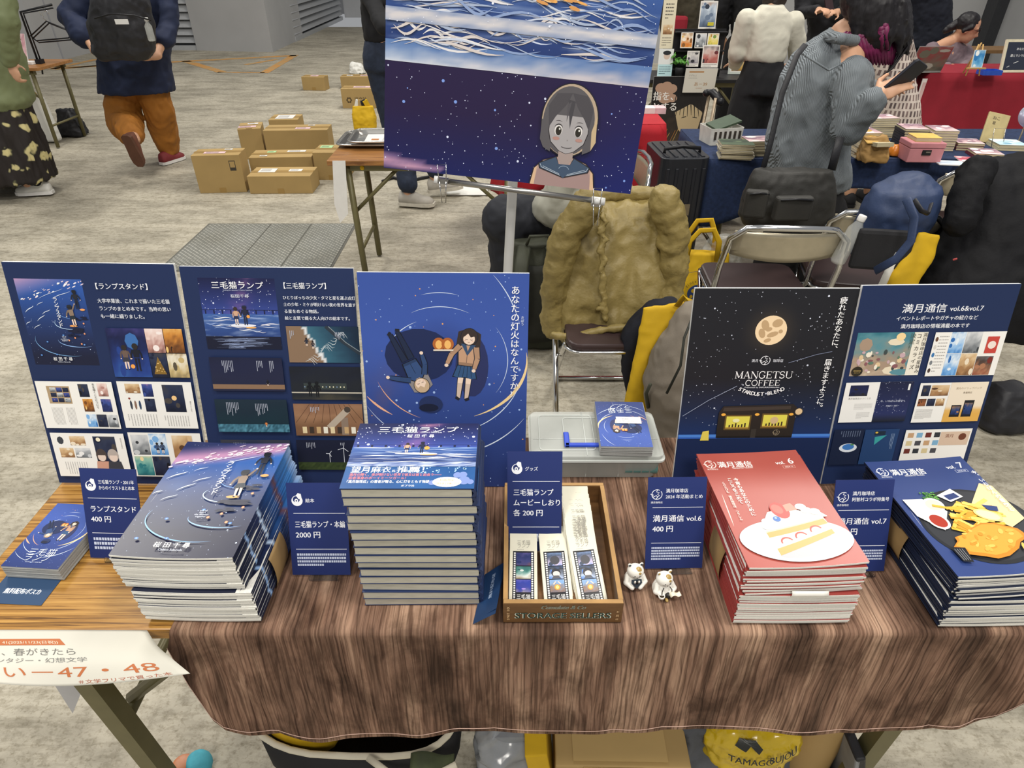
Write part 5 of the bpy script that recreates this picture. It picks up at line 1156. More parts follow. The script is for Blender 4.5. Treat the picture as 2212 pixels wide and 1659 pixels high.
def rr(x0, y0, x1, y1, r, z, m, rad):
 pts = [(cx+r*math.cos(R(a+30*k)), cy+r*math.sin(R(a+30*k)), z) for cx, cy, a in ((x1-r, y1-r, 0), (x0+r, y1-r, 90), (x0+r, y0+r, 180), (x1-r, y0+r, 270)) for k in range(4)]
 b.tube(pts, rad, m, 6, True)
rr(-.112, -.055, -.002, .058, .008, ch+.0135, PLASTF, .0011); rr(-.062, -.046, .06, .05, .008, ch+.0135, PLASTF, .0011); b.tube([(-.02, -.07, ch+.013), (-.02, .07, ch+.013)], .0012, PLASTF, 6); b.tube([(-.125, -.02, ch+.013), (.125, -.02, ch+.013)], .0009, PLASTF, 6); b.build('lid_ribs', cs)
b = MB(); b.box((-.01, -.043, ch+.0165), (.105, .010, .006), mat('blue_plastic', '#2746b8', .35)); b.box((-.058, -.026, ch+.0165), (.011, .044, .006), mat('blue_plastic', '#2746b8')); b.build('handle', cs, bevel=.002)
b = MB(); b.box((-.02, 0, .025), (.0015, .13, .044), PLASTF); b.box((.045, 0, .025), (.0015, .13, .044), PLASTF); b.build('divider', cs)
GREENP = mat('teal_tape_rolls', '#5f8f8c', .4, var=.1)
for k in range(4):
 b = MB(); b.lathe([(.004, 0), (.0165, 0), (.017, .001), (.017, .0145), (.0165, .0155), (.004, .0155)], GREENP, (.2245+.0165*k, .355, TT+.0205), 20, rotm(y=90)); tag(b.build('tape_roll'), 'teal roll inside the clear plastic case, right end', 'tape roll', 'teal rolls in the case')
zc, tp = postcards((.2225, .405, TT+.0142+ch+.0005), 20, .0011, -1.5, 0, 'postcard in the pile on the clear plastic case, under the top card', 'blue star-ring postcard with white sticker, top of the pile on the plastic case', 'postcards on the plastic case', 52, True, True)
A = Art(); A.rect(0, 0, .05, .022, '#f2f2f0'); A.text('ご自由に', .006, .0125, .0058, '#5a5a60', 'l', 0); A.text('お持ちください', .006, .0055, .0045, '#5a5a60', 'l', 0)
b = MB(); A.emit(b, lambda u, v, l: (-.012+u, -.002+v, .0026+l)); b.build('sticker', tp)

# --- two cat figurines
WHT = mat('white_painted_resin', '#ece9e0', .3, var=.02); TAN = mat('tan_paint', '#a88c52', .25, var=.04); CDK = mat('dark_slate_paint', '#2f3a44', .35); INK = mat('black_ink_paint', '#22201e', .4)
def catfig(label, x, y, yaw, kind):
 t0 = thing('cat_figurine', label, 'cat figurine', (x, y, TT), R(yaw), 'cat figurines'); t0.scale = (.84, .84, .84)
 b = MB()
 b.lathe([(.004, 0), (.0165, .0005), (.0205, .006), (.0205, .013), (.0175, .022), (.0125, .029), (.008, .031)], WHT, (0, 0, 0), 22, sy=.88)
 b.ell((0, -.002, .0375), (.0168, .0155, .0142), WHT, 22)
 for sx in (-1, 1):
  b.limb([(sx*.014, -.004, .025), (sx*.0185, -.0105, .015), (sx*.008, -.0185, .008 if kind == 0 else .010)], [.0062, .0065, .0052], WHT, 12)
  b.ell((sx*.0115, .002, .0505), (.0042, .0022, .0052), WHT, 10, rotm(y=sx*24)); 
 b.build('body', t0, remesh=.0011, smoothit=4, smooth=True)
 b = MB()
 for sx in (-1, 1):
  b.ell((sx*.0112, .0002, .0503), (.0026, .0012, .0034), CDK if kind == 0 else TAN, 8, rotm(y=sx*24)); b.ell((sx*.0048, -.0166, .0385), (.0014, .0008, .0010), INK, 8); b.tube([(sx*.0035, -.0169, .0348), (sx*.0068, -.0160, .0347), (sx*.0098, -.0136, .0356)], .00045, INK, 5)
 b.ell((0, -.0173, .0335), (.0013, .0008, .0008), INK, 8); b.build('face', t0)
 b = MB(); b.ell((.003, -.0075, .0452), (.0085, .0078, .0052), TAN, 16, rotm(x=36, y=12)); b.ell((.0045, -.0128, .0412), (.0046, .0034, .0046), TAN, 12, rotm(x=20)); b.build('tan_patch', t0)
 if kind == 0:
  b = MB(); b.add([(-.0098, -.0158, .0275), (.0098, -.0158, .0275), (.0105, -.0192, .021), (0, -.0232, .009), (-.0105, -.0192, .021)], [(0, 4, 3, 2, 1)], CDK); b.build('apron', t0, solid=.0015)
  b = MB(); b.ell((-.004, -.0192, .0245), (.0024, .0016, .004), WHT, 8); b.ell((.004, -.0192, .0245), (.0024, .0016, .004), WHT, 8); b.tube([(0, -.020, .028), (0, -.0212, .021)], .0013, INK, 6); b.build('collar', t0)
 else:
  b = MB(); b.limb([(-.002, -.008, .006), (.004, -.019, .0075), (.0075, -.013, .003)], [.0085, .0075, .005], INK, 12); b.build('trousers', t0, remesh=.0014, smoothit=3, smooth=True)
  b = MB(); b.lathe([(.0045, 0), (.0058, .0005), (.0066, .006), (.0060, .0066), (.0050, .006), (.0045, .0055)], WHT, (-.0115, -.0215, .0075), 16); b.lathe([(.0005, .0058), (.0048, .0060)], mat('coffee_paint', '#4a3a28', .3), (-.0115, -.0215, .0075), 14); b.build('cup', t0)
  b = MB(); b.grid(6, 4, lambda u, v: (.004+.022*u, -.020-.010*v, .013+.004*math.sin(u*6)+.002*u), mat('cream_paper', '#e8dfc8', .5)); b.build('newspaper', t0, solid=.0008)
  b = MB(); b.ell((-.002, -.0255, .0035), (.0035, .0055, .003), TAN, 10); b.build('shoe', t0)
  b = MB(); b.tube([(-.006, -.0155, .028), (-.010, -.0185, .021), (-.011, -.021, .014)], .0009, INK, 5); b.tube([(.006, -.0155, .028), (.010, -.0185, .022), (.0105, -.019, .015)], .0009, INK, 5); b.build('braces', t0)
catfig('small white cat figurine with dark apron, left one of two by the red stack', .203, .082, 6, 0)
catfig('small white cat figurine holding a cup, right one nearest the red booklets', .2475, .066, 14, 1)

# --- paper sign hanging off the table's left front edge
SIGN = mat('white_copy_paper', '#cbc8bc', .7, var=.03, vs=4)
rows = [(-.0075, [(-90, 1361), (100, 1361), (318, 1362)]), (-.040, [(-92, 1398), (110, 1397), (340, 1395)]), (-.066, [(-90, 1432), (115, 1436), (372, 1423)]), (-.088, [(-86, 1462), (125, 1482), (411, 1455)])]
G_ = [[at(px, py, y=y) for px, py in q] for y, q in rows]
def sgn(u, v):
 """u along the edge (0 left), v down the sheet"""
 def bez(p, t): return p[0]*(1-t)*(1-2*t) + p[1]*4*t*(1-t) + p[2]*t*(2*t-1)
 r = [bez(q, u) for q in G_]; k = min(2, int(v*3)); f = v*3-k
 a_ = r[k]; c_ = r[k+1]; p0 = r[max(0, k-1)]; p3 = r[min(3, k+2)]
 return a_*1.0 + (c_-a_)*f + ((c_-p0)*.5-(c_-a_))*f*(1-f)**2*1.0 - ((p3-a_)*.5-(c_-a_))*f*f*(1-f)
st_ = thing('paper_sign', 'white paper sign with orange booth number hanging off the left table edge', 'paper sign', tuple(G_[0][1]))
b = MB(st_); b.grid(30, 16, sgn, SIGN); b.build('sheet', st_, solid=.0004)
A = Art(); OG = '#b4683c'
A.poly([(.0, .80), (.555, .80), (.575, .69), (0, .69)], OG); A.text('文学フリマ東京 41(2025/11/23(日祝))', .01, .72, .052, '#e9d2bc', width=.53, bold=.01, sy=1.1)
A.text('ました、春がきたら', .05, .51, .085, '#6a6a66', width=.565, bold=.0, sy=1.7); A.text('小説|ファンタジー・幻想文学', .0, .375, .055, '#7a7a76', width=.66, sy=1.7)
A.text('い－47・48', .235, .155, .11, OG, width=.69, bold=.0, sy=1.75); A.text('＃文学フリマで買った本', .59, .045, .045, '#a86048', width=.36, bold=0, sy=1.7)
b = MB(st_); 
def sg(u, v, l):
 p = sgn(u, 1-v); q = (sgn(min(1, u+.01), 1-v)-p).cross(sgn(u, max(0, 1-v-.01))-p).normalized()
 return p + q*(l+.0008)
A.emit(b, sg); b.build('lettering', st_)
b = MB(); q0, q1, q2 = at(118, 1480, y=.06), at(182, 1480, y=.06), at(157, 1541, y=.06)
b.add([q0+Vector((-.02, 0, .22)), q1+Vector((.01, 0, .22)), q1, q2, q0], [(0, 4, 3, 2, 1)], mat('greyish_paper', '#b4b3b4', .7, var=.03)); tag(b.build('paper_sheet', solid=.0005), 'pale grey paper corner hanging down behind the paper sign', 'paper sheet')

# --- art poster on its stand
pst = thing('art_poster', 'large night sea and starfield art poster clipped to the white stand', 'poster', tuple(at(829, 362, y=.765)), rot=(R(-9), R(5.2), R(-3)))
PW, PH, NV = .527, .56, .212; A = Art()
A.grid(0, 0, PW, NV, 40, 24, lambda u, v: mix(mix('#161c58', '#241640', min(1, v*1.7)), '#16206e', max(0, u-.6)*1.6*(1-v*.6)) if not (v < .16-.5*u and v > .0) else mix('#c99ab4', '#20205e', min(1, abs(v-.08+.35*u)*9)))
A.stars(0, 0, PW, NV, 190, '#dfe6ff', .0011, 61, .07); A.stars(0, 0, PW, NV, 9, '#7f9fe6', .0032, 63)
sea(A, 0, NV, PW, .394, 62, sky=False, figs=False, n=34)
A.grid(0, NV-.006, PW, NV+.032, 40, 6, lambda u, v: mix(mix('#cfd6e2', '#c9bfc4', u), '#5f7fb4', min(1, max(0, v*1.3 - .5*fbm(u*9, v*2, 5)))))
for k in range(150):
 u = random.random()*.82; v = random.uniform(.24, .38); L_ = random.uniform(.08, .30); L_ = min(L_, .99-u); am = random.uniform(.003, .011)
 A.line([(PW*(u+L_*t/9), v+am*math.sin(t*.55+k)) for t in range(10)], random.uniform(.0015, .0062), random.choice(['#c9d2e4', '#e6e4e6', '#8ea3cc', '#d8cfcb', '#a8b6d0']), True)
A.grid(0, .276, PW, .300, 40, 5, lambda u, v: mix('#d6d2d4', '#7f92b8', min(1, abs(v-.5)*1.5+.5*fbm(u*12, v*3, 9))))
A.rect(0, .389, PW, .394, '#d9dce4'); A.grid(0, .394, PW, PH, 20, 16, lambda u, v: mix('#1f3f8a', '#141f58', v)); A.rect(0, .402, PW, .41, '#16204a')
for k in range(9):
 x = PW*(k+.4)/9; A.rect(x, .388, x+.003, .41, '#16204a'); A.rect(x+.018, .388, x+.021, .41, '#16204a'); A.line([(x, .388), (x+.02, .406)], .0012, '#16204a'); A.line([(x+.02, .388), (x, .406)], .0012, '#16204a')
for k in range(40): A.ell(.235+random.gauss(0, .045), .356+random.gauss(0, .007), random.uniform(.003, .012), random.uniform(.001, .004), random.choice(['#e8ecf2', '#b9c6da', '#d8dde6', '#42516e']), 8)
for k in range(16): A.ell(.33+random.gauss(0, .025), .340+random.gauss(0, .010), random.uniform(.006, .014), random.uniform(.001, .004), random.choice(['#eeb060', '#f2c688', '#d89a58']), 8, -12)
doll(A, .232, .356, .15, 0, '#c79d7e', '#20243c', '#2c2830', '#33343c', back=True, arms=(-20, 30)); doll(A, .275, .356, .16, 0, '#22263a', '#1c2030', '#22222c', back=True, skirt=False, arms=(-30, 25)); A.stars(0, .24, PW, .40, 120, '#f0f4ff', .0010, 70)
# half-length figure of a short-haired person in a sailor collar
def fig(A, cx, y0, s):
 X = lambda u: cx+u*s; Y = lambda v: y0+v*s
 P = lambda pts, c: A.poly([(X(u), Y(v)) for u, v in pts], c)
 P([(-.46, 0), (-.42, .22), (-.30, .34), (-.1, .40), (.1, .40), (.30, .34), (.42, .22), (.46, 0)], '#2a2426'); P([(-.445, 0), (-.405, .215), (-.29, .33), (-.1, .39), (.1, .39), (.29, .33), (.405, .215), (.445, 0)], '#b89a90')
 P([(-.40, 0), (-.36, .20), (-.25, .30), (.25, .30), (.36, .20), (.40, 0)], '#a58a86'); P([(-.445, 0), (-.405, .215), (-.37, .25), (-.39, 0)], '#dcb894'); P([(.445, 0), (.405, .215), (.37, .25), (.39, 0)], '#dcb894')
 A.ell(X(0), Y(.86), .385*s, .46*s, '#232126', 40); A.ell(X(0), Y(.86), .372*s, .447*s, '#b9a58e', 40); A.ell(X(-.012), Y(.85), .345*s, .43*s, '#5c595c', 40)
 P([(-.372, .85), (-.372, .60), (-.32, .50), (-.22, .45), (-.2, .85)], '#5c595c'); P([(.372, .85), (.372, .60), (.32, .50), (.22, .45), (.2, .85)], '#5c595c'); P([(.36, .95), (.385, .62), (.33, .51), (.31, .75)], '#c8b08c')
 P([(-.1, .34), (.1, .34), (.1, .52), (-.1, .52)], '#a79690'); P([(-.1, .42), (.1, .42), (.04, .26), (0, .22), (-.04, .26)], '#a79690')
 pts = [(-.25, .92), (-.262, .72), (-.22, .58), (-.1, .475), (0, .44), (.1, .475), (.22, .58), (.262, .72), (.25, .92)]; P([(u*1.04, v*1.0-.006) for u, v in pts], '#2a2628'); P(pts, '#a9a5a6')
 P([(-.30, 1.02), (-.268, .76), (-.19, .90), (-.06, 1.06), (.0, 1.2), (-.2, 1.18)], '#4e4b4f'); P([(.30, 1.02), (.268, .76), (.2, .88), (.08, 1.04), (.0, 1.2), (.2, 1.18)], '#4e4b4f'); P([(-.05, 1.12), (.012, .76), (.05, 1.1)], '#48464a'); P([(-.05, 1.05), (-.04, .84), (.0, 1.1)], '#565357')
 for sx in (-1, 1):
  A.ell(X(sx*.135), Y(.73), .052*s, .068*s, '#e6e2df', 18); A.ell(X(sx*.132), Y(.722), .040*s, .058*s, '#2e2a22', 18); A.ell(X(sx*.132+.012), Y(.748), .012*s, .014*s, '#e8e6e0', 10); A.arc(X(sx*.135), Y(.735), .062*s, .07*s, 25, 155, .014*s, '#2a2628', 10); A.arc(X(sx*.14), Y(.82), .06*s, .03*s, 40, 140, .007*s, '#4a4446', 8)
  A.ell(X(sx*.155), Y(.625), .048*s, .022*s, '#b58a80', 14)
  P([(0, .12), (sx*.34, .22), (sx*.36, .29), (sx*.12, .40), (sx*.09, .33)], '#2a2628'); P([(0, .135), (sx*.325, .228), (sx*.345, .285), (sx*.125, .385), (sx*.095, .33)], '#42546c'); A.line([(X(sx*.03), Y(.15)), (X(sx*.31), Y(.24)), (X(sx*.33), Y(.28))], .008*s, '#b8c4d0'); A.line([(X(sx*.05), Y(.17)), (X(sx*.29), Y(.255))], .006*s, '#b8c4d0')
 A.arc(X(0), Y(.535), .075*s, .022*s, 200, 340, .007*s, '#3a3234', 10, False); A.ell(X(.0), Y(.615), .006*s, .008*s, '#8a7f7e', 8); P([(-.09, .30), (.09, .30), (.05, .16), (0, .12), (-.05, .16)], '#42546c'); A.arc(X(0), Y(.22), .075*s, .06*s, 20, 160, .008*s, '#8fa0b4', 10, False)
fig(A, .379, .0, .152)
WHB = mat('white_paper_back', '#e0e0e0', .6)
b = MB(); b.add([(0, .0004, 0), (PW, .0004, 0), (PW, .0004, PH), (0, .0004, PH), (0, .001, 0), (PW, .001, 0), (PW, .001, PH), (0, .001, PH)], [(0, 1, 2, 3), (7, 6, 5, 4), (0, 4, 5, 1), (2, 6, 7, 3), (0, 3, 7, 4), (1, 5, 6, 2)], WHB); A.emit(b, lambda u, v, l: (u, -.0002-l, v), GLOSS); b.build('printed_sheet', pst)
PIPE = mat('white_plastic_pipe', '#dcdcda', .35, var=.02); CHR = mat('chrome', '#d6d6d6', .14, 1, var=.02); STEEL = mat('brushed_steel', '#a8a6a2', .3, 1, var=.05)
sd_ = thing('poster_stand', 'white pipe stand with a crossbar holding the big poster', 'poster stand', (.0, .83, 0))
pb0, pb1 = at(1097, 588, y=.86), at(1107, 405, y=.885)
b = MB(sd_); b.tube([(pb0.x-.002, .852, .03), pb0, pb1, pb1+(pb1-pb0)*2.6], .0115, PIPE, 12); b.build('pole', sd_)
b = MB(sd_); b.box((pb0.x, .86, .012), (.30, .22, .022), PIPE); b.build('foot_plate', sd_, bevel=.004)
c0, c1 = at(938, 388, y=.745), at(1306, 436, y=.735)
d_ = (c1-c0).normalized()
b = MB(sd_); b.tube([c0+d_*.025, c1-d_*.025], .0062, STEEL, 10); b.build('crossbar', sd_)
for q, s in ((c0, 1), (c1, -1)):
 b = MB(sd_); b.tube([q, q+d_*s*.028], .0085, PIPE, 10); b.build('end_cap', sd_)
for (px, py, lab) in ((957, 390, 'steel binder clip on the left end of the poster crossbar'), (1288, 440, 'steel binder clip on the right end of the poster crossbar')):
 p_ = at(px, py, y=.735); t0 = thing('binder_clip', lab, 'clip', tuple(p_), group='binder clips')
 b = MB(t0); b.box(p_, (.022, .012, .010), STEEL, rotm(y=7)); b.build('clip_body', t0)
 for s, hh in ((1, .036), (-1, .044)):
  b = MB(t0); b.tube([p_+Vector((-.007, -.008, 0)), p_+Vector((-.0095 if s > 0 else -.004, -.010, s*hh)), p_+Vector((.0095 if s > 0 else .004, -.010, s*hh)), p_+Vector((.007, -.008, 0))], .0011, CHR, 6); b.build('wire_arm', t0)
# ------------------------------------------------------------------ things behind the table
CARDB = mat('corrugated_cardboard', '#a58a58', .75, var=.06, vs=6); CARDT = mat('pale_cardboard_top', '#b0945f', .75, var=.05, vs=5); TAPE = mat('brown_packing_tape', '#9a7c46', .3, var=.05); LABW = mat('white_shipping_label', '#dcdad6', .5, var=.03); LABP = mat('pink_shipping_label', '#d9b9bd', .5); LABG = mat('green_shipping_label', '#a9cf9a', .5); INKD = mat('dark_print_ink', '#3a342c', .6)
def carton(label, pl, pr, d, h, labels=(), z=0, text=None, grp='cardboard boxes on the hall floor', bars=False):
 """closed carton; pl, pr are the photo pixels of its front bottom corners on the level z"""
 a, c = at(*pl, z=z), at(*pr, z=z); w = (c-a).length; rz = math.atan2(c.y-a.y, c.x-a.x)
 t = thing('cardboard_box', label, 'cardboard box', tuple((a+c)/2), rz, grp)
 b = MB(); b.box((0, d/2, h/2), (w, d, h), CARDB); b.build('carton', t, bevel=.003)
 b = MB(); b.box((0, d/2, h+.0008), (w-.006, .006, .001), INKD); b.build('flap_seam', t)
 b = MB(); b.box((0, d/2, h+.0015), (.05 if d > w else w, d if d > w else .05, .001), TAPE); b.build('packing_tape', t); b = MB(); b.box((0, -.0006, .02), (.05, .001, .04), TAPE); b.build('packing_tape', t)
 for k, (u, v, lw, ll, m) in enumerate(labels):
  b = MB(); b.box((w*u, d*v, h+.0026), (lw, ll, .001), m); o = b.build('shipping_label', t); o['label'] = {'white_shipping_label': 'white label', 'pink_shipping_label': 'pink label', 'green_shipping_label': 'green label'}[m.name]
  b = MB(); 
  for q in range(3): b.box((w*u-lw*.1, d*v+ll*(.25-.22*q), h+.0033), (lw*.6, ll*.06, .0004), INKD)
  b.build('print', o)
 if text:
  A = Art()
  for k in range(6): A.ell(-w*.28+.022*math.cos(k*PI/3), h*.42+.022*math.sin(k*PI/3), .012, .012, '#4a3a22', 10)
  A.ell(-w*.28, h*.42, .016, .016, '#a58a58', 12); A.text(text, -w*.12, h*.38, .05, '#5a4a30', bold=.03); A.text('KOBUNSHA', -w*.12, h*.24, .02, '#5a4a30', bold=.02)
  b = MB(); A.emit(b, lambda u, v, l: (u, -.001-l, v)); b.build('print', t)
 if bars:
  b = MB(); b.box((w*.32, -.0008, h*.72), (.045, .001, .075), INKD); b.box((w*.32, -.0013, h*.75), (.036, .0006, .045), CARDB); b.build('print', t)
 return t
carton('tall brown cardboard box, frontmost left of the box group on the floor', (433, 418), (534, 415), .20, .285, [(-.05, .35, .16, .05, LABP), (.18, .8, .06, .03, LABW)], bars=True)
carton('long low brown cardboard box, frontmost right of the box group', (541, 419), (676, 418), .25, .135, [(-.25, .6, .13, .10, LABW), (.2, .6, .1, .06, LABW)])
carton('flat brown cardboard box with green and white labels behind the long low box', (546, 385), (680, 382), .24, .165, [(-.2, .7, .07, .05, LABG), (.2, .72, .15, .05, LABW), (-.28, .2, .06, .03, LABW)])
carton('brown cardboard box beside the tray table, right end of the box group', (684, 389), (752, 389), .25, .22, [(-.2, .7, .1, .08, LABG)])
carton('brown cardboard box with pink label at the back of the box group', (580, 345), (716, 343), .22, .25, [(.1, .3, .13, .06, LABP), (.2, .8, .06, .03, LABW)])
carton('small brown cardboard box behind the tall box, pale labels on top', (527, 345), (576, 342), .26, .26, [(-.1, .3, .15, .06, LABP), (.1, .75, .09, .05, LABW)])
carton('brown cardboard box with big white label, rearmost of the box group', (588, 303), (650, 302), .25, .19, [(0, .5, .17, .17, LABW)])
carton('small cardboard box alone on the floor, farthest left of the far boxes', (655, 195), (703, 196), .17, .165, [(0, .5, .1, .08, LABP)])
carton('cardboard box with printed publisher mark beside the person in jeans', (741, 234), (812, 234), .2, .215, [(.1, .5, .2, .08, LABP)], text='光文社')
carton('cardboard box with white labels behind the printed one', (738, 192), (810, 192), .2, .15, [(-.25, .5, .08, .06, LABW), (.2, .5, .12, .06, LABP)])

def bag_body(b, c, w, d, h, m, lean=(0, 0), belly=.08, top=1.0):
 """soft upright bag as a loft of rounded rectangles"""
 rings = []
 for k in range(7):
  t = k/6; q = 1 + belly*math.sin(PI*t); W, D = w/2*q*(1-(1-top)*t), d/2*(1-.55*t*t)*q
  rings.append([Vector((c[0]+lean[0]*t + W*(abs(math.cos(a))**.5)*math.copysign(1, math.cos(a)), c[1]+lean[1]*t + D*(abs(math.sin(a))**.5)*math.copysign(1, math.sin(a)), c[2]+h*t)) for a in (2*PI*j/20 for j in range(20))])
 b.loft(rings, m)
YEL = mat('yellow_nonwoven_fabric', '#c9a214', .75, var=.08, vs=14, bump=.05, bs=400); BLKF = mat('black_fabric', '#1c1c1f', .8, var=.2, vs=10, bump=.1, bs=250); BLKN = mat('black_nylon', '#232327', .55, var=.2, vs=14, bump=.08, bs=120); NVYF = mat('navy_fabric', '#26304f', .8, var=.15, vs=12, bump=.1, bs=300); WHTB = mat('white_bag_fabric', '#d9d8d2', .7, var=.05, vs=8)
def crumple(name, label, cat, c, w, d, h, m, seed=1, root=None, amp=.02, lean=(0, 0), top=.7):
 b = MB(); bag_body(b, (0, 0, 0), w, d, h, m, lean, .1, top)
 t = root or thing(name, label, cat, c)
 b.build('body', t, remesh=max(.008, w*.04), smoothit=2, smooth=True, wrinkle=(amp, 9, seed)); return t
t = crumple('plastic_bag', 'white plastic bag lying on the floor behind the far boxes', 'bag', tuple(at(772, 158, z=.012)), .22, .16, .14, WHTB, 3)
t = crumple('tote_bag', 'yellow bag stuffed with papers on the floor by the tray table', 'bag', tuple(at(790, 282, z=.012)), .22, .14, .24, YEL, 4, top=.95, amp=.010)
b = MB(); 
for k in range(4): b.box((-.05+.03*k, 0, .26), (.05, .02, .07), [WHTB, CARDT, BLKF, YEL][k], rotm(y=20-15*k, z=10*k))
b.build('contents', t)
t = crumple('black_bag', 'small black bag on the floor beside the white tote at far left', 'bag', tuple(at(160, 290, z=.012)), .26, .2, .24, BLKN, 5, top=.5)
# white tote under the left table
p = at(118, 306, z=.008); t = thing('tote_bag', 'white tote bag with yellow top under the far left table', 'bag', tuple(p), R(-12))
b = MB(); b.box((-.10, 0, .20), (.30, .10, .40), WHTB, rotm(y=-4)); b.build('body', t, bevel=.02)
b = MB(); bag_body(b, (-.12, 0, .385), .22, .09, .10, YEL, top=.6); b.build('yellow_lining', t)
A = Art(); A.text('Xfura', -.2, .10, .07, '#2e2e30', bold=.03); b = MB(); A.emit(b, lambda u, v, l: (u, -.055-l, v)); b.build('print', t)

# --- plain table builder
BRLAM = laminate('brown_teak_laminate', '#6a4424', '#8f6236', '#a4743f')
def table(label, x0, x1, y0, y1, z=.70, top=BRLAM, legs='both', frame=True):
 t = thing('folding_table', label, 'table', ((x0+x1)/2, (y0+y1)/2, 0))
 b = MB(t); b.box(((x0+x1)/2, (y0+y1)/2, z-.013), (x1-x0, y1-y0, .026), top); b.build('tabletop', t, bevel=.003)
 b = MB(t); b.box(((x0+x1)/2, y0+.045, z-.045), (x1-x0-.12, .018, .034), OLIVE); b.box(((x0+x1)/2, y1-.045, z-.045), (x1-x0-.12, .018, .034), OLIVE); b.build('apron', t)
 for xx, s in ((x0+.09, 1), (x1-.09, -1)):
  for yy in (y0+.045, y1-.045):
   b = MB(t); b.tube([(xx, yy, z-.03), (xx+s*.02, yy, .01)], .017, OLIVE, 8); b.build('leg', t)
  b = MB(t); b.tube([(xx+s*.012, y0+.045, .20), (xx+s*.012, y1-.045, .20)], .010, OLIVE, 8); b.build('crossbar', t)
  b = MB(t); b.tube([(xx+s*.01, y0+.07, .42), (xx+s*.26, y0+.07, z-.05)], .010, OLIVE, 8); b.build('brace', t)
 return t
TA, TB = at(705, 347, z=.7), at(735, 291, z=.7)
tt = table('brown wooden folding table with metal trays left of the big poster', TA.x, TA.x+1.0, TA.y, TA.y+.50)
METAL = mat('polished_tray_steel', '#c2c0bb', .22, .9, var=.05)
def tray(label, x, y, z, w, d, rz):
 t = thing('metal_tray', label, 'tray', (x, y, z), R(rz), 'metal trays')
 def rr_(w_, d_, r): return [(sx*(w_/2-r)+r*math.cos(R(a+22.5*k)), sy*(d_/2-r)+r*math.sin(R(a+22.5*k))) for sx, sy, a in ((1, 1, 0), (-1, 1, 90), (-1, -1, 180), (1, -1, 270)) for k in range(5)]
 b = MB(); rings = [[(x_, y_, z_) for x_, y_ in rr_(w-i, d-i, .05)] for i, z_ in ((.06, .001), (.02, .016), (0, .020), (-.004, .018))]
 b.loft(rings, METAL, cap=False); b.add(rings[0], [tuple(range(20))], METAL); b.build('pan', t)
 b = MB(); b.tube([(x_, y_, .020) for x_, y_ in rr_(w, d, .05)], .005, METAL, 8, True); b.build('rolled_rim', t)
 return t
TP = (at(845, 312, z=.7)+at(845, 306, z=.7))/2
tray('rear polished steel tray on the brown wooden table', TP.x-.055, TP.y+.03, .7005, .44, .32, 0); tray('front polished steel tray on the brown wooden table, a paper in it', TP.x, TP.y, .7215, .42, .30, 2)
b = MB(); b.box((TP.x, TP.y+.01, .7243), (.27, .18, .0008), LABW, rotm(z=3)); A = Art(); A.rect(TP.x-.10, TP.y-.04, TP.x-.06, TP.y-.01, '#b0703c'); A.dashes(TP.x-.04, TP.y-.05, TP.x+.06, TP.y+.04, 6, '#8a8a8a', 2)
A.emit(b, lambda u, v, l: (u, v, .7252+l)); tag(b.build('paper_sheet'), 'white printed paper lying in the steel tray', 'paper sheet')
b = MB(); yq = solve_y(TA.y-.004); q = [at(px, py, y=yq) for px, py in ((718, 347), (746, 347), (752, 462), (735, 482), (722, 440))]
b.add(q, [(0, 4, 3, 2, 1)], LABW); tag(b.build('paper_sheet', solid=.0006), 'white paper strip hanging from the corner of the brown wooden table', 'paper sheet')
b = MB(); p = Vector((at(770, 351, y=2.115).x, TA.y+.034, .655)); b.ell(p, (.012, .003, .012), YEL, 12); tag(b.build('sticker_dot'), 'yellow round dot sticker on the table apron', 'sticker')
# strap and cloth on the floor behind our table
b = MB(); b.tube([at(825, 392, z=.01), at(850, 384, z=.012), at(880, 393, z=.01), at(910, 385, z=.014), at(940, 380, z=.01), at(990, 402, z=.01)], .014, BLKN, 6, flat=.4); tag(b.build('bag_strap'), 'black strap lying on the floor under the brown table', 'strap')
b = MB(); b.grid(10, 6, lambda u, v: at(962+92*u, 400+22*v, z=.004+.008*abs(math.sin(u*7+v*3))), WHTB); tag(b.build('white_cloth', solid=.002), 'white sheet lying on the floor behind the poster crossbar', 'cloth')

# --- left table with hanger stand
LA = at(95, 143, z=.7)
lt = table('brown folding table at far left with a black hanger stand', LA.x-1.6, LA.x, LA.y-.1, LA.y+.45)
hs = thing('hanger_stand', 'black metal stand with hangers clamped to the far left table', 'stand', tuple(at(92, 148, z=.70)))
BLKM = mat('black_painted_metal', '#1f1f22', .4, .3)
Y_ = 3.95
H0, H1, H2, H3 = at(88, 150, y=Y_), at(82, 128, y=Y_), at(44, 26, y=Y_), at(112, 10, y=Y_)
b = MB(hs); b.tube([H1+Vector((-.008, 0, 0)), H2, H3], .010, BLKM, 6); b.tube([H1+Vector((.02, 0, 0)), H2+Vector((.022, 0, -.01)), H3+Vector((0, 0, -.025))], .007, BLKM, 6); b.build('arm', hs)
b = MB(hs); b.box(at(88, 138, y=Y_), (.05, .06, .08), BLKM); b.tube([at(90, 140, y=Y_), at(92, 160, y=Y_)], .008, BLKM, 6); b.build('clamp', hs)
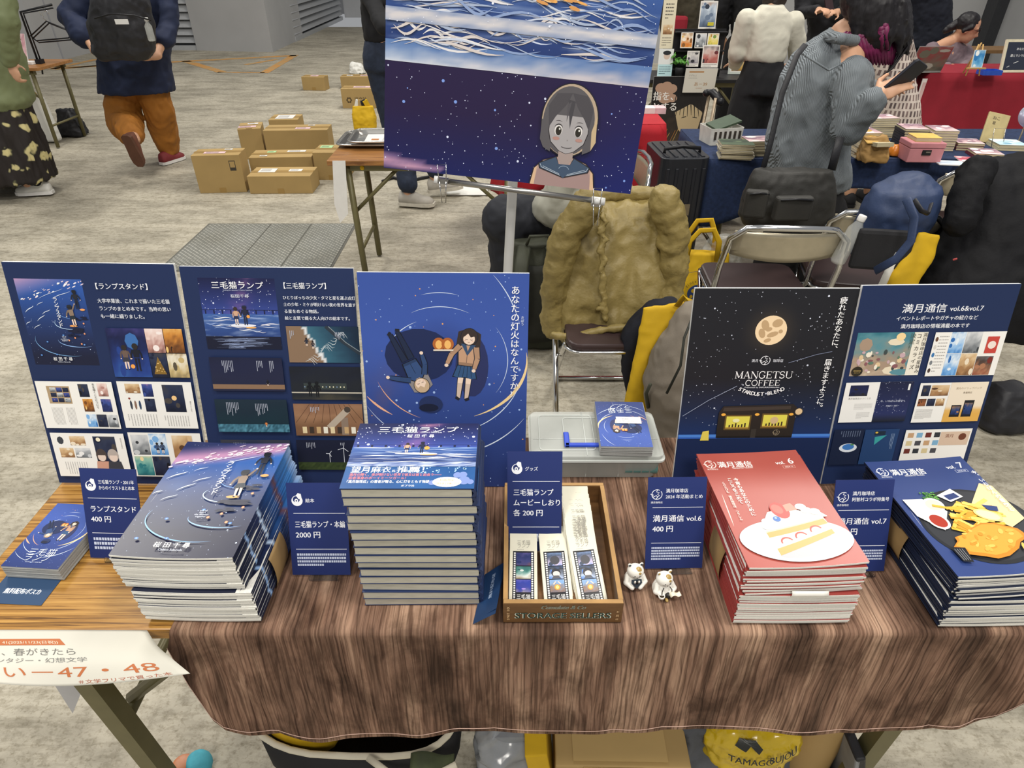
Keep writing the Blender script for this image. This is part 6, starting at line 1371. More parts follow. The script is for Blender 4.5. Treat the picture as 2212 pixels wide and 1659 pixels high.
for k, (px, py, wd) in enumerate(((88, 30, 80), (94, 34, 70))):
 c_ = at(px, py, y=Y_+.05*k); t = thing('coat_hanger', ['black coat hanger on the hanger stand, outer one', 'black coat hanger on the hanger stand, inner one'][k], 'hanger', tuple(c_), group='coat hangers')
 b = MB(t); L_, R_ = at(px-22, py+48, y=Y_+.05*k), at(px+72, py+40, y=Y_+.05*k); b.tube([L_, at(px+12, py+16, y=Y_+.05*k), R_, at(px+60, py+52, y=Y_+.05*k), at(px-10, py+58, y=Y_+.05*k)], .006, BLKM, 6, True); b.build('shoulder_bar', t)
 b = MB(t); b.tube([at(px+12, py+16, y=Y_+.05*k), at(px+2, py+6, y=Y_+.05*k), at(px-4, py-6, y=Y_+.05*k), at(px+6, py-12, y=Y_+.05*k), at(px+12, py-4, y=Y_+.05*k)], .003, CHR, 6); b.build('hook', t)
p = at(42, 138, z=.70); t = thing('booklet', 'pink illustrated booklet propped on the far left table', 'booklet', tuple(p), rot=(R(-18), 0, R(-8)))
A = Art(); thumb(A, -.09, 0, .09, .25, ['#f0e4e2', '#e6c4c6', '#b98a92', '#f4ece8'], 5, 12, 5, 6); b = MB(); b.box((0, .004, .125), (.18, .006, .25), LABW); A.emit(b, lambda u, v, l: (u, -.0005-l, v)); b.build('cover', t)
b = MB(); b.box(at(62, 135, z=.712), (.14, .09, .02), LABW, rotm(z=-10)); tag(b.build('card_tray'), 'white tray beside the pink booklet on the far left table', 'tray')

# --- folding chairs
SEATV = mat('dark_brown_vinyl', '#3a2c2c', .4, var=.08, vs=6); BACKP = mat('beige_steel_back', '#b9b09a', .3, .55, var=.06)
def chair(label, x, y, rz, seatm=SEATV, back=BACKP, hb=.77):
 """pipe folding chair, the sitter faces local +y"""
 t = thing('folding_chair', label, 'folding chair', (x, y, 0), R(rz), 'chrome folding chairs')
 W = .205; yb = -.21
 b = MB(); pts = []
 arch = [(-W-.01, yb+.05, .43), (-W-.012, yb+.01, .60), (-W, yb-.015, hb-.05), (-W+.05, yb-.025, hb-.008), (-W*.5, yb-.04, hb), (0, yb-.046, hb+.002), (W*.5, yb-.04, hb), (W-.05, yb-.025, hb-.008), (W, yb-.015, hb-.05), (W+.012, yb+.01, .60), (W+.01, yb+.05, .43)]
 b.tube([(-W-.012, .24, .012), (-W-.012, .04, .30)] + arch + [(W+.012, .04, .30), (W+.012, .24, .012)], .0115, CHR, 10); b.build('back_frame', t)
 b = MB(); b.tube([(-W+.012, .16, .42), (-W+.012, -.05, .22), (-W+.012, -.24, .012), (W-.012, -.24, .012), (W-.012, -.05, .22), (W-.012, .16, .42)], .0105, CHR, 10); b.build('leg_frame', t)
 b = MB(); b.tube([(-W-.01, .235, .02), (W+.01, .235, .02)], .009, CHR, 8); b.build('front_bar', t)
 b = MB(); b.grid(12, 6, lambda u, v: ((u-.5)*2*(W-.012), yb-.018-.026*(1-(2*u-1)**2)+.02*(1-v), hb-.135+.115*v+(.02*(2*u-1)**2 if v < .2 else 0)), back); b.build('backrest', t, solid=.006)
 b = MB(); ring_ = [(sx*(.19-.05)+.05*math.cos(R(a+22.5*k)), .02+sy*(.19-.05)+.05*math.sin(R(a+22.5*k))) for sx, sy, a in ((1, 1, 0), (-1, 1, 90), (-1, -1, 180), (1, -1, 270)) for k in range(5)]
 b.prism(ring_, .418, .446, seatm); b.build('seat', t, bevel=.008)
 b = MB(); b.tube([(x_*1.02, .02+(y_-.02)*1.02, .418) for x_, y_ in ring_], .007, CHR, 6, True); b.build('seat_rim', t)
 return t
pc = at(1722, 497, z=.765); c1 = chair('chrome folding chair with beige back and brown seat, behind the moon poster board', pc.x, pc.y+.25, -3)
pc2 = at(1960, 462, z=.77); c2 = chair('chrome folding chair with the navy backpack hung on its back', pc2.x, pc2.y+.24, -12)
pj = at(1290, 748, z=.43); cj = chair('chrome folding chair under the khaki jacket', pj.x+.085, pj.y+.19, 180, SEATV, BACKP, .78)
pk = at(2140, 345, z=.80); ck = chair('chrome folding chair under the black coat at far right', pk.x+.02, pk.y+.16, -8)

# --- khaki jacket draped over its chair, back towards the viewer
KHA = mat('khaki_nylon', '#857545', .5, var=.10, vs=10, bump=.45, bs=34)
def px_shape(pts, y, dy=0): return [at(px, py, y=y+dy) for px, py in pts]
JY = 1.40
def drape(name, label, cat, path, m, vox=.012, wr=(.012, 12, 3), grp=None):
 """cloth body lofted through (left pixel, right pixel, y, half depth) sections"""
 t = thing(name, label, cat, tuple(at((path[-1][0][0]+path[-1][1][0])/2, path[-1][0][1], y=path[-1][2])))
 b = MB(t); rings = []
 for l, r, y, hd in path:
  a, c = at(*l, y=y), at(*r, y=y); n = 22; mid = (a+c)/2; half = (c-a)/2
  rings.append([mid + half*(abs(math.cos(q))**.7*math.copysign(1, math.cos(q))) + Vector((0, hd*(abs(math.sin(q))**.8)*math.copysign(1, math.sin(q)), 0)) for q in (2*PI*k/n for k in range(n))])
 b.loft(rings, m)
 return t, b
jk, b = drape('jacket', 'khaki green jacket hung over a folding chair behind the poster stand', 'jacket', [((1250, 424), (1436, 418), 1.465, .03), ((1236, 440), (1452, 428), 1.435, .06), ((1218, 480), (1462, 470), 1.405, .085), ((1200, 560), (1462, 550), 1.375, .10), ((1190, 630), (1464, 620), 1.345, .11), ((1186, 700), (1460, 690), 1.325, .115), ((1196, 722), (1448, 712), 1.315, .10)], KHA)
b.build('body', jk, remesh=.011, smoothit=2, smooth=True, wrinkle=(.021, 8, 3, (1.4, 1, .7)))
for s, pts in ((0, [(1268, 440), (1228, 500), (1206, 580), (1198, 650), (1194, 708)]), (1, [(1436, 432), (1452, 490), (1456, 560), (1452, 610), (1448, 650)])):
 b = MB(jk); b.limb([at(px, py, y=1.295+.03*(1-k/4)) for k, (px, py) in enumerate(pts)], [.056, .056, .052, .048, .044], KHA, 14); b.build('sleeve', jk, remesh=.009, smoothit=1, smooth=True, wrinkle=(.011, 14, 8+s, (1, 1, 1.2)))
b = MB(jk); b.limb([at(1262, 424, y=1.435), at(1340, 418, y=1.455), at(1428, 418, y=1.435)], [.024, .032, .024], KHA, 12); b.build('collar', jk, remesh=.008, smoothit=2, smooth=True, wrinkle=(.008, 20, 2))
b = MB(jk)
for k in range(26):
 t = k/25; b.ell(at(1302+6*math.sin(k*1.3), 468+t*215, y=1.290-.05*t), (.012+.006*math.sin(k*2.3), .010, .007), KHA, 8, rotm(y=30*math.sin(k)))
b.limb([at(1302, 465, y=1.300), at(1300, 570, y=1.270), at(1308, 690, y=1.235)], [.010, .010, .012], KHA, 8)
b.build('zip_placket', jk, remesh=.006, smoothit=1, smooth=True, wrinkle=(.006, 40, 4))
b = MB(jk); b.limb([at(px, py, y=1.210) for px, py in ((1196, 724), (1240, 728), (1300, 712), (1370, 706), (1446, 712))], [.014]*5, KHA, 10); b.build('hem', jk, remesh=.007, smoothit=1, smooth=True, wrinkle=(.005, 30, 6))

# --- olive backpack on the floor behind the stand
OLB = mat('olive_canvas', '#3a3c30', .7, var=.15, vs=12, bump=.1, bs=200); OLD = mat('dark_olive_canvas', '#24251f', .75, var=.15)
p = at(1158, 752, z=.01); bp = thing('backpack', 'dark olive backpack standing on the floor left of the khaki jacket', 'backpack', (p.x, p.y+.06, .004), R(6))
b = MB(); bag_body(b, (0, .02, 0), .27, .17, .50, OLB, (0, .03), .07, .8); b.build('body', bp, remesh=.010, smoothit=3, smooth=True, wrinkle=(.006, 12, 4))
b = MB(); b.grid(8, 10, lambda u, v: ((u-.5)*.17*(1-.2*v), -.085-.018*math.sin(PI*u)-.0*v+.05*v*v, .06+.36*v), OLD); b.build('back_pad', bp, solid=.012)
for s in (-1, 1):
 b = MB(); b.tube([(s*.06, .0, .49), (s*.085, -.10, .44), (s*.10, -.135, .30), (s*.115, -.12, .16), (s*.125, -.07, .05)], .030, OLB, 8, flat=.3, up=(1, 0, 0)); st_ = b.build('shoulder_strap', bp)
 b = MB(); b.box((s*.105, -.155, .2), (.04, .008, .03), BLKM); b.build('buckle', st_)
b = MB(); b.tube([(-.05, .0, .50), (-.04, -.03, .55), (.04, -.03, .55), (.05, .0, .50)], .007, OLB, 6); b.build('top_loop', bp)

# --- yellow tote with print, clear bag beside it
A = Art(); p = at(1512, 560, y=1.97); yt = thing('tote_bag', 'yellow tote bag with round 75th print, left of the front folding chair', 'bag', (p.x, p.y, .004), R(-3), group='yellow tote bags')
b = MB(); bag_body(b, (0, 0, 0), .285, .12, .33, YEL, (0, .02), .03, 1.0); b.build('body', yt, remesh=.009, smoothit=2, smooth=True, wrinkle=(.006, 8, 3))
for yy, zz in ((-.03, 0), (.05, .02)):
 b = MB(); b.tube([(-.075, yy+.0, .30), (-.07, yy, .40), (-.03, yy, .455+zz), (.035, yy, .46+zz), (.07, yy, .40), (.075, yy+.0, .30)], .014, YEL, 6, flat=.22, up=(1, 0, 0)); b.build('handle', yt)
A.ell(0, 0, .052, .047, '#2a3f6e', 26); A.ell(-.02, .012, .015, .012, '#c9a214', 10); A.ell(.026, -.006, .014, .013, '#c9a214', 10); A.ell(-.03, -.02, .008, .010, '#c9a214', 8); A.text('75', 0, -.016, .046, '#e2d39a', 'c', .04); A.text('th', 0, -.034, .018, '#e2d39a', 'c', .03)
for k, ch in enumerate('ginza novels'):
 a_ = R(145-k*10); v_, f_ = glyphs(ch, 0)
 if v_: A.put([(.068*math.cos(a_)+(q[0]-.3)*.020*math.sin(a_)+q[1]*.020*math.cos(a_), .060*math.sin(a_)-(q[0]-.3)*.020*math.cos(a_)+q[1]*.020*math.sin(a_)) for q in v_], f_, [lin('#3a3a2a')]*len(v_))
A.text('Mathematics fest', 0, -.073, .018, '#3a3a2a', 'c', .02)
A.line([(-.12, .095), (-.08, .105), (-.02, .118), (.03, .12), (.055, .10), (.085, .10)], .0018, '#2a3f6e'); A.line([(.11, -.02), (.085, -.06), (.06, -.09), (.0, -.10), (-.09, -.095), (-.115, -.085), (-.085, -.07), (-.105, -.08)], .0018, '#2a3f6e'); A.line([(.085, -.04), (.12, .0)], .008, '#2a3f6e', True)
b = MB(); A.emit(b, lambda u, v, l: (u, -.0655-l+.12*0-.004, v+.145), fine=.02); b.build('print', yt)
CLRB = mat('clear_plastic_film', '#cdcfca', .15, alpha=.35, var=.1, spec=.8)
p = at(1566, 520, y=2.02); t = crumple('plastic_bag', 'crumpled clear plastic bag behind the yellow tote bag', 'bag', (p.x, p.y, .012), .20, .13, .38, CLRB, 7, amp=.02, top=.8)
b = MB(); bag_body(b, (-.02, 0, .02), .13, .08, .14, mat('lime_packet', '#a9a820', .5), top=.9); b.build('contents', t)

# --- yellow tote, grey pack and navy cloth behind the moon board
GRYB = mat('grey_taupe_canvas', '#7d7468', .8, var=.1, vs=14, bump=.08, bs=300)
p = at(1370, 862, z=0)
t, b = drape('tote_bag', 'yellow tote bag standing beside the grey backpack behind the plastic case', 'bag', [((1388, 664), (1482, 650), 1.10, .010), ((1380, 720), (1468, 712), 1.08, .022), ((1366, 790), (1448, 788), 1.05, .028), ((1350, 866), (1420, 866), 1.02, .03), ((1352, 1040), (1424, 1040), 1.00, .035)], YEL)
t['group'] = 'yellow tote bags'; b.build('body', t, remesh=.008, smoothit=2, smooth=True, wrinkle=(.004, 10, 3))
b = MB(t); b.tube([at(1462, 662, y=1.08), at(1478, 640, y=1.07), at(1494, 650, y=1.07), at(1470, 690, y=1.07)], .011, YEL, 6, flat=.3); b.build('handle', t)
t, b = drape('backpack', 'grey taupe backpack behind the moon poster board', 'backpack', [((1478, 650), (1560, 645), 1.04, .02), ((1452, 700), (1580, 700), 1.01, .07), ((1412, 770), (1580, 770), 0.99, .10), ((1390, 830), (1575, 830), 0.97, .10), ((1400, 905), (1560, 905), 0.96, .10), ((1412, 1048), (1556, 1048), 0.96, .08)], GRYB)
b.build('body', t, remesh=.010, smoothit=3, smooth=True, wrinkle=(.010, 9, 5))
b = MB(t); b.tube([at(1498, 680, y=0.92), at(1478, 730, y=0.90), at(1470, 790, y=0.88), at(1440, 850, y=0.86)], .004, OLD, 6); b.build('zip', t)
b = MB(t); b.tube([at(1400, 880, y=0.94), at(1396, 850, y=0.93), at(1405, 830, y=0.92)], .006, OLB, 6); b.build('strap', t)
t, b = drape('dark_garment', 'dark navy garment slumped left of the yellow tote behind the plastic case', 'garment', [((1400, 655), (1465, 645), 1.18, .03), ((1362, 690), (1450, 685), 1.17, .05), ((1340, 730), (1400, 730), 1.16, .05), ((1342, 800), (1372, 800), 1.14, .03), ((1352, 842), (1374, 842), 1.12, .02), ((1356, 1008), (1382, 1008), 1.11, .03)], mat('dark_navy_wool', '#181a24', .9, var=.15, bump=.1, bs=300))
b.build('cloth', t, remesh=.009, smoothit=3, smooth=True, wrinkle=(.008, 10, 6))
for dx in (0,):
 pass
# --- navy backpack over the second chair
NVB = mat('navy_nylon', '#2b3a5a', .55, var=.12, vs=12, bump=.08, bs=150)
t, b = drape('backpack', 'navy blue backpack hung on the back of the second chrome chair', 'backpack', [((1925, 386), (2000, 372), 1.42, .04), ((1895, 410), (2030, 400), 1.40, .085), ((1868, 450), (2022, 450), 1.40, .10), ((1850, 500), (1980, 500), 1.41, .11), ((1845, 560), (1960, 560), 1.42, .10)], NVB)
b.build('body', t, remesh=.010, smoothit=3, smooth=True, wrinkle=(.009, 9, 5))
b = MB(t); b.tube([at(1958, 430, y=1.27), at(1975, 470, y=1.24), at(1968, 520, y=1.22), at(1935, 560, y=1.22), at(1890, 585, y=1.25)], .016, NVB, 8, flat=.3); b.build('shoulder_strap', t)
b = MB(t); b.tube([at(1975, 432, y=1.29), at(1990, 455, y=1.26), at(2005, 462, y=1.26), at(2012, 440, y=1.28)], .010, BLKN, 8, flat=.4); b.build('grab_loop', t)
b = MB(t); b.box(at(1905, 540, y=1.30), (.19, .03, .15), BLKF, rotm(z=-10)); b.build('front_pocket', t, bevel=.015)
t = thing('water_bottle', 'clear bottle with white cap beside the navy backpack', 'bottle', tuple(at(1858, 478, y=1.33)), group='bottles')
b = MB(); b.lathe([(.02, -.16), (.026, -.15), (.026, -.03), (.012, 0), (.012, .012)], CLRB, n=14, rot=rotm(y=14)); b.build('bottle_body', t)
b = MB(); b.lathe([(.013, .0), (.014, .003), (.014, .02), (.012, .022)], LABW, n=14, rot=rotm(y=14)); b.build('cap', t)
# --- yellow and white bag, black coat at far right
t, b = drape('tote_bag', 'yellow and white tote bag leaning beside the black coat', 'bag', [((1985, 500), (2032, 508), 1.30, .010), ((1960, 540), (2016, 560), 1.29, .02), ((1925, 590), (1985, 600), 1.28, .03), ((1900, 650), (1965, 650), 1.27, .03)], YEL)
t['group'] = 'yellow tote bags'; b.build('body', t, remesh=.008, smoothit=2, smooth=True, wrinkle=(.004, 8, 2))
b = MB(t); b.loft([[at(x, y, y=1.262+k*.03) for k, (x, y) in enumerate(((u, v), (u+w_, v), (u+w_, v+1), (u, v+1)))] for u, v, w_ in ((1935, 545, 18), (1915, 575, 26), (1890, 630, 34))], WHTB); b.build('white_side', t)
BLKC = mat('black_coat_shell', '#111114', .75, var=.25, vs=8, bump=.15, bs=90, spec=.2)
t, b = drape('coat', 'long black coat draped over a chair at the far right', 'coat', [((2105, 345), (2225, 335), 1.50, .04), ((2092, 380), (2280, 380), 1.46, .10), ((2085, 440), (2310, 440), 1.42, .14), ((2050, 510), (2320, 510), 1.38, .17), ((2000, 570), (2320, 570), 1.34, .19), ((1972, 640), (2300, 640), 1.30, .18), ((1990, 700), (2260, 700), 1.28, .15)], BLKC)
b.build('body', t, remesh=.013, smoothit=3, smooth=True, wrinkle=(.014, 6, 5, (1.6, 1, .6)))
b = MB(t); b.limb([at(2112, 370, y=1.40), at(2088, 420, y=1.34), at(2072, 480, y=1.30)], [.06, .055, .05], BLKC, 12); b.build('sleeve', t, remesh=.011, smoothit=3, smooth=True, wrinkle=(.010, 14, 7))
b = MB(t); p = at(2063, 560, y=1.135); b.box(p, (.012, .004, .004), mat('red_thread', '#a03a3a', .6), rotm(y=-20)); b.build('logo_tab', t)
t = crumple('black_bag', 'black bag slumped on the floor right of the display boards', 'bag', tuple(at(2150, 905, z=.012)), .2, .2, .16, BLKN, 9, top=.5, amp=.01)
# ------------------------------------------------------------------ the next row of tables
def cloth_table(label, x0, x1, y0, y1, drop, m, z=.70, wav=.012, name='tablecloth', seed=1, side=True):
 """cloth lying on a table with its front and sides hanging down"""
 t = thing(name, label, 'tablecloth', ((x0+x1)/2, (y0+y1)/2, z)); b = MB(t)
 per = [(x0, y1), (x0, y0), (x1, y0), (x1, y1)]; P = []; n = 0
 pts = []
 for (ax, ay), (cx, cy) in zip(per, per[1:]):
  L = math.hypot(cx-ax, cy-ay); k = max(2, int(L/.035))
  for i in range(k): pts.append((ax+(cx-ax)*i/k, ay+(cy-ay)*i/k, (cy-ay)/L, -(cx-ax)/L))
 pts.append((x1, y1, 1, 0)); nd = 9; V = []
 for i, (x, y, nx, ny) in enumerate(pts):
  dr = drop(x, y) if callable(drop) else drop
  for j in range(nd+1):
   q = j/nd; o = .006 + wav*q*(1+math.sin(i*.55+seed)+.6*noise.noise(Vector((i*.35, q*2, seed)))) + .02*q
   V.append((x+nx*-o*-1 if False else x - nx*-o*(1), y - ny*-o, z+.004-dr*q - (.0 if j else 0)))
 F = [(i*(nd+1)+j, i*(nd+1)+j+1, (i+1)*(nd+1)+j+1, (i+1)*(nd+1)+j) for i in range(len(pts)-1) for j in range(nd)]
 b.add(V, F, m, smooth=True); top = [V[i*(nd+1)] for i in range(len(pts))]
 b.add(top, [tuple(range(len(top)))[::-1]], m); b.build('cloth', t, solid=.002); return t
NVC = mat('navy_felt_cloth', '#1d2c4c', .9, var=.25, vs=60, bump=.1, bs=300); REDC = mat('crimson_cloth', '#8c1c2b', .85, var=.08, vs=8, bump=.08, bs=300); BLC = mat('blue_black_cloth', '#141824', .9, var=.2, vs=40)
NA, NB = at(1532, 345, z=.7), at(1590, 262, z=.7)
nt_ = table('folding table under the navy cloth, piled with books, behind the chairs', NA.x+.03, NA.x+2.2, NA.y+.02, NA.y+.62)
cloth_table('navy cloth hanging from the book table behind the folding chairs', NA.x, NA.x+2.23, NA.y, NA.y+.64, lambda x, y: .34-.20*min(1, max(0, (x-NA.x-.05)*2.0)), NVC, seed=2)
TN = .7065
RA = at(2008, 159, z=.7)
rt = table('table under the crimson cloth at the right end of the far row', RA.x+.03, RA.x+2.1, RA.y+.02, RA.y+.5)
cloth_table('crimson red cloth with a long front drop on the far right table', RA.x, RA.x+2.13, RA.y, RA.y+.52, .62, REDC, seed=4)
bt = table('dark clothed table left of the crimson table, behind the patterned dress', RA.x-.50, RA.x-.12, RA.y+.04, RA.y+.52)
cloth_table('blue black cloth on the table left of the crimson one', RA.x-.53, RA.x-.09, RA.y+.02, RA.y+.54, .62, BLC, seed=5)
REDB = mat('bright_red_cloth', '#a81623', .8, var=.08, vs=8, bump=.08, bs=300)
QA, QB = at(1090, 262, z=.72), at(1438, 262, z=.72)
r2 = table('small table under the bright red cloth behind the poster', QA.x+.03, QB.x-.03, QB.y+.02, QB.y+.42)
cloth_table('bright red cloth over a table behind the poster, beside the suitcase', QA.x, QB.x, QB.y, QB.y+.44, lambda x, y: .46-.10*math.sin(x*5), REDB, seed=6, wav=.04)
b = MB(); p = Vector((at(1404, 312, y=2.235).x, QB.y-.075, .60)); b.box(p, (.085, .012, .10), BLKF); tag(b.build('black_pouch'), 'flat black pouch hanging on the front of the bright red cloth', 'pouch')
b = MB(); p = at(1408, 244, z=.712); b.box(p+Vector((-.03, .05, .01)), (.10, .09, .035), LABW); b.box(p+Vector((.055, .05, .01)), (.07, .09, .035), LABP); tag(b.build('tissue_packs'), 'white and pink tissue packs on the bright red cloth', 'tissue pack')
# --- suitcase
SUIT = mat('black_polycarbonate', '#25272d', .3, .1, var=.05); p = at(1480, 330, z=.74)
sc_ = thing('suitcase', 'black hard suitcase standing beside the bright red cloth', 'suitcase', (p.x-.005, NA.y+.12, 0), R(4))
SH = .67
b = MB(); b.rbox((0, 0, .05+SH/2), (.25, .36, SH), .05, SUIT, n=5)
for k in range(5): b.box((-.09+.045*k, -.182, .05+SH/2), (.018, .008, SH*.86), SUIT)
for k in range(5): b.box((-.09+.045*k, 0, .05+SH+.002), (.018, .30, .008), SUIT)
b.build('shell', sc_, bevel=.015, seg=3)
b = MB(); b.tube([(-.09, -.08, SH+.05), (-.09, -.08, SH+.075), (.0, -.08, SH+.085), (.09, -.08, SH+.075), (.09, -.08, SH+.05)], .010, BLKM, 8); b.build('carry_handle', sc_)
for sx in (-1, 1):
 for sy in (-1, 1):
  b = MB(); b.lathe([(.012, -.012), (.024, -.010), (.024, .010), (.012, .012)], BLKM, (sx*.10, sy*.13, .025), 12, rotm(y=90)); b.build('wheel', sc_)
b = MB(); b.box((.03, -.186, .05+SH*.62), (.03, .006, .06), STEEL); b.build('lock', sc_)
# --- hand truck with two wooden-toned posts and black grip
p0, p1 = at(1502, 350, y=2.62), at(1532, 205, y=2.70); q0, q1 = at(1520, 350, y=2.60), at(1546, 212, y=2.66)
t = thing('hand_truck', 'folded trolley with two slim tan posts and a black grip behind the suitcase', 'trolley', (p0.x, p0.y, 0))
POST = mat('tan_anodised_post', '#8d7d68', .4, .4)
for a, c in ((p0, p1), (q0, q1)):
 b = MB(t); d = (c-a); b.tube([a - d*(a.z-.02)/d.z, c], .010, POST, 8); b.build('post', t)
b = MB(t); b.limb([p1+Vector((-.02, 0, .01)), p1+Vector((.02, 0, .012)), q1+Vector((.03, 0, -.02))], [.022, .024, .026], BLKM, 10); b.build('grip', t)
# --- black shelf display with cards, sign and art poster
ds_ = at(1480, 168, y=3.35)
ds = table('low black-topped table carrying the card display, behind the suitcase', ds_.x-.45, ds_.x+.62, gy(3.35)-.02, gy(3.35)+.45, ds_.z-.01, mat('black_tabletop', '#1b1b1d', .5))
DY = 3.35
def flat_card(name, label, cat, px, y, art_fn, grp=None, lean=8, edge=LABW, wpx=None):
 """upright card given by its bottom-left, bottom-right and top-left pixels"""
 a, c, tl = at(*px[0], y=y), at(*px[1], y=y), at(*px[2], y=y); w = abs(c.x-a.x); h = abs(tl.z-a.z)
 t = thing(name, label, cat, tuple(a), rot=(R(-lean), 0, 0), group=grp); A = Art(); art_fn(A, w, h)
 b = MB(); b.box((w/2, .004, h/2), (w, .006, h), edge); A.emit(b, lambda u, v, l: (u, -.0002-l, v)); b.build('card', t); return t
def art_th(pal, sd, st=5, cap=None):
 def f(A, w, h):
  A.rect(0, 0, w, h, '#ece8e0'); thumb(A, w*.05, h*(.2 if cap else .06), w*.95, h*.95, pal, sd, 12, 3, st)
  if cap: A.dashes(w*.08, h*.03, w*.92, h*.17, 2, '#55524e', sd)
 return f
BLKB = mat('black_display_board', '#17171a', .6)
t = thing('display_rack', 'black card rack standing on the table behind the suitcase', 'display rack', tuple(at(1500, 168, y=DY+.05)))
a, c = at(1445, 165, y=DY+.05), at(1552, 165, y=DY+.05); q = at(1500, 62, y=DY+.05).z
b = MB(t); b.box(((a.x+c.x)/2, gy(DY)+.10, (a.z+q)/2), (c.x-a.x, .012, q-a.z), BLKB); b.build('back_panel', t)
for zz in (148, 108, 68):
 z_ = at(1500, zz, y=DY+.05).z; b = MB(t); b.box(((a.x+c.x)/2, gy(DY)+.07, z_), (c.x-a.x, .06, .008), BLKB); b.build('ledge', t)
flat_card('picture_card', 'tiger-like orange picture card, upper left on the black card rack', 'card', ((1469, 104), (1495, 104), (1471, 70)), DY+.01, art_th(['#f0c060', '#d87a2c', '#f4ead8', '#8a5a2a'], 3), 'cards on the black rack')
flat_card('picture_card', 'black and white picture card in the middle of the black rack', 'card', ((1500, 104), (1524, 104), (1502, 72)), DY+.01, art_th(GREYP, 4), 'cards on the black rack')
flat_card('picture_card', 'green and yellow picture card, upper right on the black rack', 'card', ((1527, 98), (1551, 98), (1529, 72)), DY+.005, art_th(['#7a9a4a', '#e6d060', '#f0ead0', '#b98a3a'], 5), 'cards on the black rack')
flat_card('picture_card', 'dark framed figure card, lower left on the black rack', 'card', ((1482, 144), (1508, 144), (1486, 110)), DY-.02, art_th(['#4a4450', '#a8a4a8', '#d8d4d0', '#2a2a30'], 6, 5, True), 'cards on the black rack')
flat_card('picture_card', 'red clothed figure card, lower right on the black rack', 'card', ((1514, 146), (1550, 146), (1519, 98)), DY-.03, art_th(['#6a2a2e', '#b86a60', '#d8c8c0', '#3a3034'], 7, 5, True), 'cards on the black rack')
flat_card('picture_board', 'tall blue picture board on top of the black rack', 'picture', ((1508, 62), (1545, 60), (1514, 2)), DY+.05, art_th(['#2a3444', '#6a7c94', '#c8d4e0', '#a87a5a'], 8, 7), 'boards above the rack')
b = MB(); p = at(1535, 52, y=DY+.03); b.box(p, (.045, .006, .022), mat('yellow_tag', '#d8cc3a', .5)); tag(b.build('price_tag'), 'yellow price tag on the blue picture board', 'price tag')
flat_card('poster_strip', 'narrow cream poster strip beside the big art poster', 'poster', ((1424, 105), (1452, 105), (1438, 0)), DY+.03, lambda A, w, h: (A.rect(0, 0, w, h, '#e9e0c4'), thumb(A, w*.15, h*.3, w*.85, h*.5, WARM, 3, 8), A.dashes(w*.15, h*.05, w*.85, h*.25, 4, '#7a7468', 1), A.dashes(w*.2, h*.6, w*.8, h*.95, 5, '#5a5650', 2)), None, 4)
flat_card('picture_card', 'picture card of a capped figure with blue caption below the cream strip', 'card', ((1419, 166), (1450, 166), (1428, 106)), DY+.0, lambda A, w, h: (A.rect(0, 0, w, h, '#e4e6e4'), A.rect(0, 0, w, h*.45, '#bfe0e4'), A.ell(w*.55, h*.75, w*.22, h*.13, '#d8c0b0', 14), A.ell(w*.55, h*.86, w*.28, h*.08, '#25262c', 14), A.dashes(w*.1, h*.08, w*.9, h*.4, 4, '#4a6a74', 5)), None, 6)
t = thing('potted_plant', 'small green leafy plant beside the picture cards', 'plant', tuple(at(1466, 163, y=DY)))
b = MB(); b.lathe([(.02, 0), (.03, .002), (.035, .05), (.03, .055)], BLKB, n=14); b.build('pot', t)
LEAF = mat('green_leaf', '#4f8a34', .5, var=.25, vs=20); rn = random.Random(8)
for k in range(22):
 a_, e_ = rn.uniform(0, 2*PI), rn.uniform(.2, 1.3); r_ = rn.uniform(.03, .085); c_ = Vector((r_*math.cos(a_)*math.cos(e_)*1.2, r_*math.sin(a_)*math.cos(e_), .06+r_*math.sin(e_)*1.2))
 b = MB(); b.ell(c_, (.024, .016, .003), LEAF, 10, rotm(x=rn.uniform(-50, 50), y=rn.uniform(-50, 50), z=rn.uniform(0, 360))); b.build('leaf', t)
def sign39(A, w, h):
 A.rect(0, 0, w, h, '#e2ded2'); A.rect(w*.12, h*.83, w*.58, h*.89, '#c09060'); A.text('すずもふ', w*.12, h*.68, h*.09, '#8a8880', bold=0); A.dashes(w*.12, h*.58, w*.65, h*.64, 1, '#9a9890', 3); A.text('あ－39', w*.32, h*.28, h*.2, '#b0824a', bold=.01); A.dashes(w*.4, h*.16, w*.8, h*.21, 1, '#b0824a', 4)
flat_card('paper_sign', 'white booth number sign hanging in front of the black rack', 'paper sign', ((1474, 200), (1541, 203), (1480, 147)), DY-.045, sign39, None, -6)
